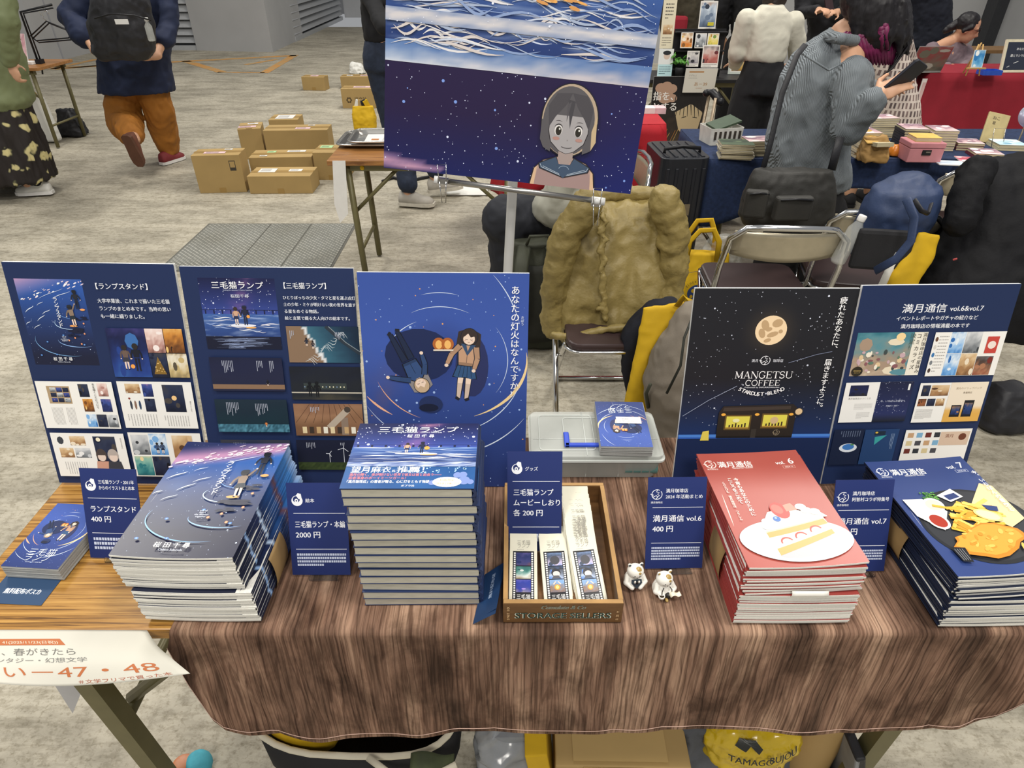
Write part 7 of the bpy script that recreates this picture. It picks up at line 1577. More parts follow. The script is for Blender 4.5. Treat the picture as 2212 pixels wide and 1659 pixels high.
def artp(A, w, h):
 A.grid(0, 0, w, h, 14, 18, lambda u, v: mix('#1c1a1c', mix('#5a4632', '#8a7a60', u), max(0, .8-v)*(.4+.9*abs(fbm(u*4, v*5, 3)))))
 for (u, v, r) in ((.1, .84, .10), (.2, .86, .10), (.3, .83, .09), (.2, .72, .14), (.33, .70, .08)): A.ell(w*u+.02, h*v, w*r, h*r*.7, '#b8957e', 16)
 A.poly([(w*.45, h*.5), (w*.72, h*.62), (w*.95, h*.5), (w*.9, h*.25), (w*.7, h*.12), (w*.55, h*.25)], '#c9b48e')
 for k in range(9): A.line([(w*(.45+.05*k), h*(.9-.02*k)), (w*(.42+.06*k), h*.6), (w*(.40+.07*k), h*(.42+.02*(k % 3)))], .008, '#23201e', True)
 A.line([(w*.58, h*.42), (w*.66, h*.44)], .006, '#1c1a1c'); A.line([(w*.78, h*.43), (w*.86, h*.42)], .006, '#1c1a1c'); A.line([(w*.68, h*.24), (w*.76, h*.235)], .004, '#6a4a3a')
 for k in range(12): A.line([(w*(.1+.05*k), h*.02), (w*(.2+.05*k), h*(.2+.02*(k % 4)))], .005, ['#c8843a', '#e0b060', '#5a3a24'][k % 3], True)
 A.text('指を、', w*.02, h*.68, h*.13, '#f4f0ea', bold=.03); A.text('とする', w*.02, h*.53, h*.13, '#f4f0ea', bold=.03)
flat_card('art_poster', 'dark poster of a long-haired face hanging below the black rack', 'poster', ((1396, 316), (1512, 318), (1412, 165)), DY-.03, artp, 'posters', 0)
# --- books and things on the navy table
BKP = mat('aged_book_pages', '#c4b896', .85, var=.14, vs=300, stretch=(.1, .1, 4)); 
def pile(px, n, w, d, th, label, grp, cov='#d8cfc4', seed=1, jit=.008, rz=0, z0=TN, art=None, toplabel=None, y=None):
 """pile of paperbacks; px is the front-bottom centre pixel"""
 p = at(*px, z=z0); b = MB(); cm = mat('book_cover_'+cov.strip('#'), cov, .5, var=.05)
 rn = random.Random(seed); first = None; z = z0
 for k in range(n):
  if first is None:
   t = thing('paperback', label, 'book', (p.x, p.y+d/2, z), R(rz), grp)
   b = MB(); b.box((.001, 0, th/2), (w-.003, d-.003, th-.002), BKP); b.build('page_block', t)
   b = MB(); b.box((0, 0, .0005), (w, d, .001), cm); b.box((0, 0, th-.0005), (w, d, .001), cm); b.box((-w/2+.0005, 0, th/2), (.001, d, th), cm); b.build('cover', t); first = t; c = t
  else: c = dup(first)
  c.location = (p.x+rn.gauss(0, jit*.4), p.y+d/2+rn.gauss(0, jit*.4), z); c.rotation_euler = (0, 0, R(rz+rn.gauss(0, jit*300))); z += th+.0004
 t = thing('paperback', toplabel or label, 'book', (p.x, p.y+d/2, z), R(rz), grp); A = Art()
 (art or (lambda A: thumb(A, 0, 0, w, d, ['#f0e6e0', '#d8b8b8', '#8a6a78', '#f4f0ea'], seed, 10, 3, 5)))(A)
 b = MB(); b.box((.001, 0, th/2), (w-.003, d-.003, th-.002), BKP); b.build('page_block', t)
 b = MB(); b.box((0, 0, .0005), (w, d, .001), cm); b.box((0, 0, th-.0005), (w, d, .001), cm); A.emit(b, lambda u, v, l: (u-w/2, v-d/2, th+.0003+l)); b.build('cover', t)
 return z+th
pile((1592, 346), 9, .16, .115, .007, 'thin booklet in the loose pile at the left end of the navy table', 'booklets left on the navy table', '#b9b2a0', 3, .012, -6, toplabel='dark green booklet pile top at the left end of the navy table', art=lambda A: thumb(A, 0, 0, .16, .115, ['#3a4a38', '#4f5f48', '#2f3c30', '#5a6a50'], 3, 8, 3, 2))
pile((1644, 338), 5, .16, .115, .012, 'paperback in the second pile from the left on the navy table', 'paperbacks beside the white crate', '#8a7a66', 4, .010, 4, toplabel='pink-sleeved paperback topping the second pile from the left on the navy table')
t = thing('storage_crate', 'white plastic crate with papers at the left end of the navy table', 'crate', tuple(at(1560, 312, z=TN)+Vector((.0, .06, 0))), R(12))
b = MB(); shell(b, .19, .15, 0, .085, .012, .003, mat('white_crate_plastic', '#d2d0c8', .5), taper=.01); b.build('crate_body', t)
for k in range(6):
 b = MB(); b.box((-.07+.028*k, -.0765, .05), (.012, .003, .04), INKD); b.build('slot', t)
pc_ = at(1560, 312, z=TN)
b = MB(); b.box((pc_.x+.01, pc_.y+.07, TN+.096), (.15, .11, .010), mat('green_booklet_cover', '#3d4d3b', .5), rotm(x=6, y=-14, z=18)); tag(b.build('booklet'), 'dark green booklet lying across the white crate', 'booklet')
pile((1868, 342), 8, .105, .15, .013, 'paperback in the pile under the orange envelope on the navy table', 'paperbacks beside the paper bag', '#d8c8a8', 6, .004, 3, toplabel='salmon covered paperback topping the pile left of the kraft bag')
pile((1902, 298), 8, .15, .11, .011, 'paperback in the tall pile behind the kraft paper bag', 'paperbacks behind the paper bag', '#cfc6b2', 7, .003, 4, toplabel='white sketch-covered paperback topping the pile behind the kraft bag')
pile((1972, 322), 7, .12, .13, .012, 'paperback in the pile left behind the pink cash box', 'paperbacks behind the cash box', '#2c2a30', 8, .003, -5, toplabel='dark covered paperback topping the left pile behind the pink cash box')
pile((2035, 326), 7, .12, .13, .012, 'paperback in the pile right behind the pink cash box', 'paperbacks behind the cash box', '#c8b8b0', 9, .003, -5, toplabel='rose covered paperback topping the right pile behind the pink cash box')
pile((2098, 326), 2, .13, .115, .012, 'paperback in the low pile right of the cash box', 'low paperbacks right of the cash box', '#6a2c3c', 10, .004, -10, toplabel='cream and rose paperback topping the low pile right of the cash box')
pile((2140, 344), 1, .13, .115, .012, 'paperback under the rose covered one near the black coat', 'low paperbacks near the coat', '#6a2c3c', 11, .004, -10, toplabel='rose covered paperback nearest the black coat')
pile((2190, 326), 1, .14, .13, .014, 'paperback under the pale blue one at the right edge of the navy table', 'paperbacks at the right edge', '#d0c8a8', 12, .003, -8, toplabel='pale blue covered book at the right edge of the navy table', art=lambda A: thumb(A, 0, 0, .14, .13, ['#e6eef0', '#a8ccd8', '#f0f0ea', '#7aa8c0'], 12, 8, 3, 3))
# kraft paper bag with a book, orange packet
t = thing('paper_bag', 'crumpled kraft paper bag wrapped round a book on the navy table', 'paper bag', tuple(at(1892, 352, z=TN)+Vector((0, .06, 0))))
KR2 = mat('kraft_bag_paper', '#a5814c', .75, var=.12, vs=10, bump=.1, bs=60)
b = MB(); bag_body(b, (0, 0, 0), .13, .11, .11, KR2, (.0, .01), .06, .9); b.build('bag_body', t, remesh=.007, smoothit=1, smooth=False, wrinkle=(.012, 16, 5))
b = MB(); b.grid(8, 8, lambda u, v: (-.06+.12*u, -.04+.12*v, .118+.012*math.sin(u*5)*v-.03*(1-v)), mat('golden_envelope', '#c9a050', .6)); b.build('folded_top', t, solid=.002)
b = MB(); b.box((.01, -.045, .085), (.085, .06, .018), BKP, rotm(x=-8, z=5)); b.build('book_inside', t)
t = crumple('snack_packet', 'orange packet beside the pink cash box', 'packet', tuple(at(1938, 340, z=TN)+Vector((0, .03, .003))), .075, .055, .05, mat('orange_film', '#d8812a', .3), 4, amp=.006, top=.5)
pk_ = thing('cash_box', 'pink metal cash box with a black combination lock on the navy table', 'cash box', tuple(at(1998, 353, z=TN)+Vector((0, .075, 0))), R(-3))
PNK = mat('pink_enamel', '#c9868c', .35, var=.04)
b = MB(); b.box((0, 0, .033), (.165, .125, .066), PNK); b.build('box_body', pk_, bevel=.004)
b = MB(); b.box((0, 0, .080), (.168, .128, .026), PNK); b.build('lid', pk_, bevel=.004)
b = MB(); b.box((0, -.0645, .048), (.042, .004, .024), BLKB); lk = b.build('lock', pk_); b = MB(); b.box((.006, -.0672, .051), (.022, .002, .006), STEEL); b.build('dial', lk)
t = thing('paperback', 'yellow covered paperback lying on the pink cash box', 'book', tuple(Vector(pk_.location)+Vector((.006, .01, .0935))), R(-4))
b = MB(); b.box((0, 0, .009), (.118, .098, .016), BKP); b.build('page_block', t); b = MB(); b.box((0, 0, .0178), (.122, .10, .0012), mat('yellow_cover', '#d8b860', .5)); b.box((0, 0, .0006), (.122, .10, .0012), mat('yellow_cover', '#d8b860')); b.build('cover', t)
for px, w, d, pal, lab, sd, rz in (((2108, 352), .14, .10, ['#f0e8e6', '#d8909c', '#b04a5a', '#f4eeea'], 'pink flower card lying flat right of the cash box', 3, -14), ((2060, 358), .13, .08, ['#e8ecf0', '#d8e2ea', '#c0d0e0', '#f4f4f2'], 'white flyer lying flat at the front of the navy table', 4, -8), ((2066, 318), .12, .09, ['#f0eae4', '#e0a8a0', '#e8d8d0', '#f4f0ec'], 'cream flyer lying flat behind the cash box', 5, -12)):
 p = at(*px, z=TN); A = Art(); thumb(A, -w/2, 0, w/2, d, pal, sd, 10, 3, 5); t = thing('flyer', lab, 'flyer', tuple(p), R(rz), 'flyers on the navy table'); b = MB(); b.box((0, d/2, .002), (w, d, .004), LABW); A.emit(b, lambda u, v, l: (u, v, .0042+l)); b.build('sheet', t)
t = thing('hardcover_book', 'pale gold book standing tilted on a wire holder, navy table', 'book', tuple(at(2150, 316, z=TN)+Vector((0, .05, 0))), rot=(R(-28), R(10), R(-12)))
b = MB(); b.box((0, 0, .08), (.11, .012, .16), mat('pale_gold_cover', '#b8a878', .5)); b.build('cover', t, bevel=.002)
A = Art(); A.text('ねこ', -.03, .125, .02, '#4a4030', bold=.02); A.text('星', -.025, .1, .018, '#4a4030', bold=.02); b = MB(); A.emit(b, lambda u, v, l: (u, -.0065-l, v)); b.build('print', t)
t = thing('wire_book_holder', 'thin wire holder of the tilted gold book', 'book holder', tuple(at(2150, 318, z=TN)))
b = MB(); b.tube([(-.03, -.012, .002), (-.03, .02, .09), (.03, .02, .09), (.03, -.012, .002)], .0018, STEEL, 6); b.build('wire', t)
t = thing('round_fan', 'round iridescent paper fan standing at the right edge of the navy table', 'fan', tuple(at(2206, 320, z=TN)+Vector((0, .04, 0))))
b = MB(); b.lathe([(.001, -.002), (.055, -.002), (.055, .002), (.001, .002)], mat('iridescent_paper', '#8f9aa8', .3, .2, var=.2, vs=8, hex2='#a890b0'), (0, 0, .15), 26, rotm(x=70)); b.build('blade', t)
b = MB(); b.tube([(0, 0, 0), (0, 0, .10)], .004, POST, 6); b.build('handle', t)
# --- things on the far tables
LP = thing('laptop', 'open laptop with a dark red sticker lid in front of the seated person', 'laptop', tuple(at(1990, 158, z=.706)+Vector((.02, .0, 0))), R(6))
b = MB(); b.box((0, .10, .009), (.30, .20, .016), mat('silver_alloy', '#9a9a98', .4, .5)); b.build('base', LP, bevel=.003)
A = Art(); thumb(A, -.15, 0, .15, .20, ['#3a3434', '#6a6458', '#8a3a3c', '#a8a098'], 6, 14, 5, 8); b = MB(); b.box((0, .004, .10), (.30, .008, .20), mat('silver_alloy', '#9a9a98')); A.emit(b, lambda u, v, l: (u, -.0005-l, v)); o = b.build('lid', LP); o.location = (0, .0, .017); o.rotation_euler = (R(18), 0, 0)
PINE = mat('pine_wood', '#c09a5c', .5, var=.12, vs=14)
ez = thing('mini_easel', 'small pine easel on the crimson cloth', 'easel', tuple(at(2098, 164, z=.707)))
for dx, tx in ((-.06, -.018), (.05, .018)):
 b = MB(); b.tube([(dx, -.02, .004), (tx, .02, .23)], .006, PINE, 6); b.build('leg', ez)
b = MB(); b.tube([(0, .12, .004), (0, .02, .24)], .006, PINE, 6); b.build('leg', ez)
b = MB(); b.box((0, -.028, .06), (.15, .022, .010), PINE); b.build('ledge', ez)
t = thing('small_painting', 'small blue watercolour painting on the pine easel', 'painting', tuple(Vector(ez.location)+Vector((0, -.030, .066))), rot=(R(-12), 0, 0)); A = Art(); thumb(A, -.042, .004, .042, .125, ['#f0f2f0', '#6ab0dc', '#2f7ab8', '#dcecf2'], 4, 14, 3, 4)
b = MB(); b.box((0, .005, .0645), (.09, .008, .129), LABW); A.emit(b, lambda u, v, l: (u, .0005-l, v)); b.build('canvas', t)
t = thing('blue_tray', 'small bright blue tray on the crimson cloth', 'tray', tuple(at(2148, 164, z=.7045)+Vector((0, .08, 0)))); b = MB(); shell(b, .16, .11, 0, .035, .01, .004, mat('bright_blue_plastic', '#2a52b8', .35)); b.build('tray_body', t)
t = thing('chalkboard_sign', 'framed chalkboard sign with white writing on the crimson cloth', 'sign', tuple(at(2164, 158, z=.708)+Vector((0, .03, 0))), rot=(R(-14), 0, R(2))); A = Art(); A.rect(.02, .02, .34, .23, '#2a3040'); A.text('あなたの本', .10, .17, .022, '#e8e8e8', bold=.01); A.text('誰とマシマロ', .06, .12, .022, '#e8e8e8', bold=.01); A.line([(.1, .07), (.14, .085)], .004, '#e8e8e8'); A.line([(.05, .04), (.07, .05)], .004, '#e8e8e8')
b = MB(); b.box((.18, .008, .125), (.36, .016, .25), mat('cream_wood_frame', '#d8cfb4', .5)); A.emit(b, lambda u, v, l: (u, -.0006-l, v)); b.build('board', t)
b = MB(); p = at(2110, 108, z=.72); b.box((p.x+.4, p.y+.2, .70), (1.5, .35, .03), mat('worn_wood_top', '#7a5c3a', .5)); q_ = b.build('bench_top'); tag(q_, 'wooden bench top behind the seated person at the far right', 'bench')
for sx in (-1, 1):
 b = MB(); b.box((p.x+.4+sx*.6, p.y+.2, .345), (.04, .3, .68), OLIVE); o = b.build('leg', q_)
flat_card('art_poster', 'pale pink poster with a brown figure below the dark cloth table', 'poster', ((1962, 268), (2008, 268), (1972, 170)), 3.56, lambda A, w, h: (A.rect(0, 0, w, h, '#e6dcd8'), thumb(A, w*.06, h*.05, w*.94, h*.92, ['#c8a0a0', '#d8b4b0', '#e0c4c0', '#c89898'], 5, 8, 2, 0), A.ell(w*.65, h*.35, w*.2, h*.22, '#5a4030', 14), A.ell(w*.5, h*.4, w*.12, h*.1, '#2a2020', 12), A.text('紅', w*.2, h*.78, h*.1, '#4a3434', bold=.02)), 'posters', 0)
b = MB(); b.box(at(2002, 160, y=3.75), (.18, .12, .004), LABW); tag(b.build('paper_sheet'), 'white paper lying beside the laptop on the dark cloth table', 'paper sheet')
flat_card('picture_board', 'large cream framed picture board left of the person in a white sweater', 'picture', ((1572, 160), (1630, 162), (1584, 48)), 3.45, lambda A, w, h: (A.rect(0, 0, w, h, '#c8d0c8'), A.rect(w*.06, h*.04, w*.94, h*.96, '#e6e4da'), A.ell(w*.2, h*.9, w*.1, h*.05, '#a82c2c', 14), thumb(A, w*.12, h*.06, w*.8, h*.4, ['#3a2a20', '#c8a050', '#d8c8b0', '#6a3a2a'], 3, 10, 3, 6)), 'boards above the rack')
# ------------------------------------------------------------------ people
SKIN = mat('skin', '#c89a7c', .5, var=.06, vs=20); HAIRB = mat('black_hair', '#19161a', .5, var=.35, vs=60, stretch=(4, 4, 1)); HAIRD = mat('dark_brown_hair', '#2a201c', .5, var=.3, vs=60, stretch=(4, 4, 1)); DENIM = mat('dark_denim', '#232c3e', .8, var=.2, vs=30, bump=.08, bs=300); BLKT = mat('black_trouser_cloth', '#17171a', .85, var=.15, vs=20)
def hand(b, wr, d, n, s=1.0, side=1, curl=25, spread=6, m=None):
 """hand at the wrist: d points to the fingers, n out of the back of the hand"""
 m = m or SKIN; d = Vector(d).normalized(); n = Vector(n); n = (n - d*n.dot(d)).normalized(); x = d.cross(n)*side
 Mx = Matrix((x, d, n)).transposed()
 b.ell(wr + d*.05*s, (.040*s, .052*s, .016*s), m, 14, Mx)
 b.limb([wr - d*.02*s, wr + d*.02*s], [.026*s, .026*s], m, 10)
 for k, (u, L, r) in enumerate(((-.030, .068, .0085), (-.010, .076, .009), (.011, .071, .0088), (.030, .056, .0078))):
  p = wr + d*.088*s + x*u*s; q = [p - d*.02*s, p]; a = 0
  for j, f in enumerate((.45, .32, .23)):
   a += R(curl*(.7 if j == 0 else 1.0)); v = (d*math.cos(a) - n*math.sin(a)) + x*math.tan(R(spread))*u/.03
   p = p + v.normalized()*L*f*s; q.append(p)
  b.limb(q, [r*s*1.1, r*s, r*s*.98, r*s*.92, r*s*.8], m, 8)
 p = wr + d*.025*s - x*.030*s; v = (d*.75 - x*.8 - n*.35).normalized(); v2 = (d*.95 - x*.25 - n*.4).normalized()
 b.limb([p, p+v*.040*s, p+v*.040*s+v2*.028*s, p+v*.040*s+v2*.052*s], [.0125*s, .0110*s, .0098*s, .0082*s], m, 8)
def headshape(b, c, f, s=1.0, up=(0, 0, 1), m=None):
 m = m or SKIN; f = Vector(f).normalized(); u = Vector(up); u = (u - f*u.dot(f)).normalized(); r = f.cross(u); Mx = Matrix((r, f, u)).transposed(); P = lambda a, e, g: c + (r*a + f*e + u*g)*s
 b.ell(P(0, -.008, .02), (.074*s, .092*s, .100*s), m, 20, Mx); b.ell(P(0, .028, -.045), (.056*s, .060*s, .064*s), m, 16, Mx); b.ell(P(0, .060, -.088), (.024*s, .020*s, .018*s), m, 12, Mx)
 b.limb([P(0, .088, .012), P(0, .104, -.022)], [.008*s, .0125*s], m, 8); b.ell(P(.012, .092, -.027), (.009*s,)*3, m, 8); b.ell(P(-.012, .092, -.027), (.009*s,)*3, m, 8)
 b.ell(P(0, .084, -.052), (.021*s, .009*s, .007*s), m, 10, Mx); b.ell(P(0, .082, -.064), (.017*s, .009*s, .007*s), m, 10, Mx)
 for q in (-1, 1): b.ell(P(q*.076, -.004, -.008), (.010*s, .018*s, .030*s), m, 10, Mx); b.ell(P(q*.032, .074, .03), (.022*s, .012*s, .008*s), m, 10, Mx)
 return P, Mx
def shoe(root, an, toe, L=.25, w=.045, up=WHTB, sole=LABW, name='sneaker', pitch=0):
 """low shoe, an = ankle over the heel, toe = direction"""
 d = Vector((toe[0], toe[1], 0)).normalized(); r = Vector((d.y, -d.x, 0)); z = Vector((0, 0, 1))
 if pitch: q = Matrix.Rotation(R(pitch), 3, r); d, z = q @ d, q @ z
 base = an - z*.085; t = thing_child(name, root); b = MB(root); rings = []
 for k, (f, ww, h) in enumerate(((-.28, .6, .06), (-.24, .85, .085), (-.05, .92, .095), (.18, .95, .085), (.38, 1.05, .06), (.58, 1.02, .05), (.70, .6, .035))):
  c = base + d*f*L; rings.append([c + r*w*ww*math.cos(a) + z*((h if math.sin(a) > 0 else 0)*abs(math.sin(a))**.7 + .012) for a in (2*PI*j/14 for j in range(14))])
 b.loft(rings, up); up_ = b.build(name, root)
 b = MB(root); rings = []
 for f, ww in ((-.31, .5), (-.25, .9), (-.05, .95), (.2, 1.0), (.4, 1.12), (.62, 1.02), (.74, .5)):
  c = base + d*f*L; rings.append([c + r*w*ww*sx + z*zz for sx, zz in ((1, 0), (1, .024), (-1, .024), (-1, 0))])
 b.loft(rings, sole, smooth=False); b.build('sole', up_)
 b = MB(root)
 for k in range(4): c = base + d*L*(.14+.07*k) + z*(.088-.010*k); b.tube([c - r*w*.45, c + z*.008, c + r*w*.45], .003, sole, 5)
 b.build('laces', up_); return up_
def thing_child(n, r): return None
def torso(b, secs, m, n=22):
 """loft: (centre, right half-axis vector, depth half)"""
 rings = []
 for c, ax, dp in secs:
  ax = Vector(ax); f = Vector((-ax.y, ax.x, 0)).normalized()*dp
  rings.append([Vector(c) + ax*(abs(math.cos(t))**.8*math.copysign(1, math.cos(t))) + f*(abs(math.sin(t))**.9*math.copysign(1, math.sin(t))) for t in (2*PI*k/n for k in range(n))])
 b.loft(rings, m)
class Person:
 def __init__(s, label, foot):
  s.root = thing('person', label, 'person', (foot[0], foot[1], 0)); s.sk = MB(s.root)
 def mb(s): return MB(s.root)
 def skin(s, vox=.010, sm=3): s.sk.build('body', s.root, remesh=vox, smoothit=sm, smooth=True)
 def part(s, b, name, vox=.011, sm=3, wr=(.008, 9, 2)): return b.build(name, s.root, remesh=vox, smoothit=sm, smooth=True, wrinkle=wr)
def on(px, py, y): return at(px, py, y=y)
def flr(p, z=.09): return Vector((p.x, p.y, z))

# --- walking person with the black backpack
Y = 4.02; fR = at(366, 352, z=.0); YW = None
Y = solve_y(fR.y - .08)
p = Person('person walking away in a navy jacket, mustard wide trousers and a black backpack', fR)
hd, nk, ch, pv = on(292, -170, Y), on(290, -92, Y), on(288, -10, Y), on(290, 150, Y)
sl, sr = on(222, -55, Y), on(362, -55, Y); el, er = on(156, 34, Y-.05), on(366, 50, Y-.05); wl, wr_ = on(206, 112, Y-.16), on(338, 122, Y-.16)
headshape(p.sk, hd, (.1, 1, -.05), 1.0); p.sk.limb([nk-Vector((0, 0, .05)), hd], [.055, .06], SKIN); p.sk.limb([pv, ch, nk], [.12, .13, .07], SKIN); p.sk.limb([sl, el, wl], [.05, .04, .03], SKIN); p.sk.limb([sr, er, wr_], [.05, .04, .03], SKIN); p.sk.limb([nk, sl], [.06, .05], SKIN); p.sk.limb([nk, sr], [.06, .05], SKIN)
hand(p.sk, wl, (.9, -.3, -.2), (0, 0, -1), 1, 1, 30); hand(p.sk, wr_, (-.9, -.3, -.2), (0, 0, -1), 1, -1, 30)
hl, hr = on(264, 185, Y), on(330, 185, Y); kl, kr = on(276, 268, Y-.05), on(352, 262, Y+.05); al, ar = on(292, 302, Y-.22), flr(fR, .09)
p.sk.limb([pv, hl, kl, al], [.08, .06, .045, .04], SKIN); p.sk.limb([pv, hr, kr, ar], [.08, .06, .045, .04], SKIN); p.skin(.013)
JKT = mat('dark_navy_jacket', '#1a2440', .75, var=.12, vs=12, bump=.08, bs=200); MUS = mat('mustard_cloth', '#9c6422', .75, var=.12, vs=10, bump=.06, bs=200)
rx = Vector((1, 0, 0)); b = p.mb(); Wf = lambda l, r: abs(on(r, 100, Y).x - on(l, 100, Y).x)/2
torso(b, [(on(295, 197, Y), rx*Wf(214, 377), .20), (on(291, 150, Y), rx*Wf(216, 366), .19), (on(289, 60, Y), rx*Wf(214, 366), .17), (on(290, -20, Y), rx*Wf(214, 368), .16), (on(290, -70, Y), rx*Wf(238, 346), .12), (on(290, -92, Y), rx*.07, .07)], JKT)
b.limb([sl, el, el*.5+wl*.5], [.085, .10, .105], JKT, 14); b.limb([sr, er, er*.5+wr_*.5], [.07, .07, .075], JKT, 14); p.part(b, 'jacket', .014, 3, (.016, 6, 3))
b = p.mb(); b.limb([on(268, 180, Y), on(262, 230, Y), on(270, 268, Y-.04), on(285, 292, Y-.16)], [.125, .14, .135, .09], MUS, 16); b.limb([on(322, 180, Y), on(345, 240, Y+.02), on(358, 300, Y+.06), on(364, 322, Y+.06)], [.125, .125, .11, .085], MUS, 16); p.part(b, 'trousers', .014, 3, (.022, 6, 6, (1.4, 1.4, .7)))
shoe(p.root, ar + Vector((0, -.02, 0)), (.4, 1), .25, .045, mat('red_canvas_shoe', '#7a2c30', .7), LABW)
shoe(p.root, al, (.15, 1), .25, .045, mat('brown_shoe_upper', '#6a4030', .7), mat('brown_rubber_sole', '#5a3a2a', .7), 'sneaker', -76)
b = p.mb(); b.ell(hd + Vector((0, -.012, .03)), (.090, .105, .105), HAIRB, 20); p.part(b, 'hair', .012, 2, (.006, 20, 3))
bpk = thing('backpack', 'black backpack with a pale tag worn by the walking person', 'backpack', tuple(on(285, 128, Y-.25))); Yb = Y-.24; b = MB(bpk)
Wb = lambda l, r: abs(on(r, 60, Yb).x - on(l, 60, Yb).x)/2
torso(b, [(on(270, 128, Yb), rx*Wb(218, 326), .09), (on(268, 110, Yb), rx*Wb(203, 336), .13), (on(262, 50, Yb), rx*Wb(196, 330), .15), (on(258, 0, Yb), rx*Wb(200, 318), .13), (on(256, -50, Yb), rx*Wb(210, 302), .10), (on(256, -70, Yb), rx*Wb(225, 288), .06)], BLKN); b.build('body', bpk, remesh=.012, smoothit=3, smooth=True, wrinkle=(.016, 8, 4))
b = MB(bpk); q = on(263, 47, Yb-.155); b.box(q, (.085, .006, .030), LABW, rotm(z=4)); b.build('label_tag', bpk)
b = MB(bpk); b.tube([on(204, 40, Yb-.13), on(240, 30, Yb-.15), on(290, 33, Yb-.15), on(326, 44, Yb-.12)], .005, BLKM, 6); b.build('zip', bpk)
t = thing('water_bottle', 'clear bottle in the side pocket of the black backpack', 'bottle', tuple(on(322, 64, Yb-.12)), group='bottles'); b = MB(); b.lathe([(.02, -.07), (.024, -.06), (.024, .02), (.010, .045), (.010, .055)], CLRB, n=14); b.build('bottle_body', t); b = MB(); b.lathe([(.012, .05), (.013, .052), (.013, .07), (.011, .072)], LABW, n=12); b.build('cap', t)

# --- person in green jacket and floral skirt at the left edge
fB = at(72, 424, z=0); Y = solve_y(fB.y + .05); p = Person('person at the left edge in a sage jacket, dark floral skirt and white sneakers', fB)
hd, nk, ch, pv = on(-40, -210, Y), on(-35, -130, Y), on(-30, -20, Y), on(-15, 190, Y)
headshape(p.sk, hd, (-1, .2, -.1)); p.sk.limb([pv, ch, nk, hd], [.12, .12, .06, .06], SKIN); sr, er, wr_ = on(-5, -90, Y-.12), on(15, 40, Y-.15), on(20, 130, Y-.1); p.sk.limb([nk, sr, er, wr_], [.06, .05, .04, .03], SKIN)
a1, a2 = flr(fB, .10), flr(at(30, 404, z=0), .10); p.sk.limb([pv, on(20, 300, Y), a1], [.1, .06, .04], SKIN); p.sk.limb([pv, on(-25, 300, Y+.1), a2], [.1, .06, .04], SKIN); hand(p.sk, wr_, (.2, -.2, -1), (0, -1, 0), 1, 1, 30); p.skin(.014)
SAGE = mat('sage_green_nylon', '#77805c', .6, var=.08, vs=8, bump=.06, bs=200); Wf = lambda l, r: abs(on(r, 100, Y).x - on(l, 100, Y).x)/2
b = p.mb(); torso(b, [(on(-22, 236, Y), rx*Wf(-105, 62), .17), (on(-20, 215, Y), rx*Wf(-112, 70), .19), (on(-24, 170, Y), rx*Wf(-105, 56), .18), (on(-30, 100, Y), rx*Wf(-98, 34), .17), (on(-34, -20, Y), rx*Wf(-95, 12), .15), (on(-35, -90, Y), rx*Wf(-90, 5), .13), (on(-35, -128, Y), rx*.07, .07)], SAGE); b.limb([sr, er, wr_], [.075, .07, .06], SAGE, 12); p.part(b, 'jacket', .014, 3, (.014, 7, 3))
def floral():
 m = bpy.data.materials.new('dark_floral_print'); m.use_nodes = True; nt = m.node_tree; L = nt.links.new; b = nt.nodes['Principled BSDF']; tc = nt.nodes.new('ShaderNodeTexCoord')
 nw = nt.nodes.new('ShaderNodeTexNoise'); nw.inputs['Scale'].default_value = 9; L(tc.outputs['Object'], nw.inputs['Vector'])
 mx = nt.nodes.new('ShaderNodeMix'); mx.data_type = 'RGBA'; mx.inputs[0].default_value = .12; L(tc.outputs['Object'], mx.inputs[6]); L(nw.outputs['Color'], mx.inputs[7])
 v = nt.nodes.new('ShaderNodeTexVoronoi'); v.inputs['Scale'].default_value = 11; L(mx.outputs[2], v.inputs['Vector'])
 r = nt.nodes.new('ShaderNodeValToRGB'); e = r.color_ramp.elements; e[0].position = .0; e[0].color = lin('#8a7a3a'); e[1].position = .36; e[1].color = lin('#211a18')
 for q, c in ((.10, '#d8cc90'), (.26, '#c8bc88'), (.33, '#4a4a34')):
  k = e.new(q); k.color = lin(c)
 L(v.outputs['Distance'], r.inputs[0]); L(r.outputs[0], b.inputs['Base Color']); b.inputs['Roughness'].default_value = .75; return m
b = p.mb(); torso(b, [(on(2, 386, Y), rx*Wf(-120, 132), .24), (on(-4, 330, Y), rx*Wf(-115, 104), .23), (on(-14, 270, Y), rx*Wf(-108, 78), .20), (on(-20, 225, Y), rx*Wf(-100, 58), .16)], floral()); p.part(b, 'skirt', .013, 2, (.024, 7, 6, (2.2, 2.2, .3)))
shoe(p.root, a1 + Vector((.07, .02, 0)), (-1, -.15), .25, .045); shoe(p.root, a2 + Vector((.06, 0, 0)), (-1, .1), .25, .045)
b = p.mb(); b.limb([a1 + Vector((.07, .02, 0)), on(62, 395, Y)], [.045, .05], BLKF, 10); p.part(b, 'sock', .012, 2, None); b = p.mb(); b.ell(hd+Vector((.02, 0, .03)), (.1, .095, .11), HAIRB, 18); p.part(b, 'hair', .013, 2, None)

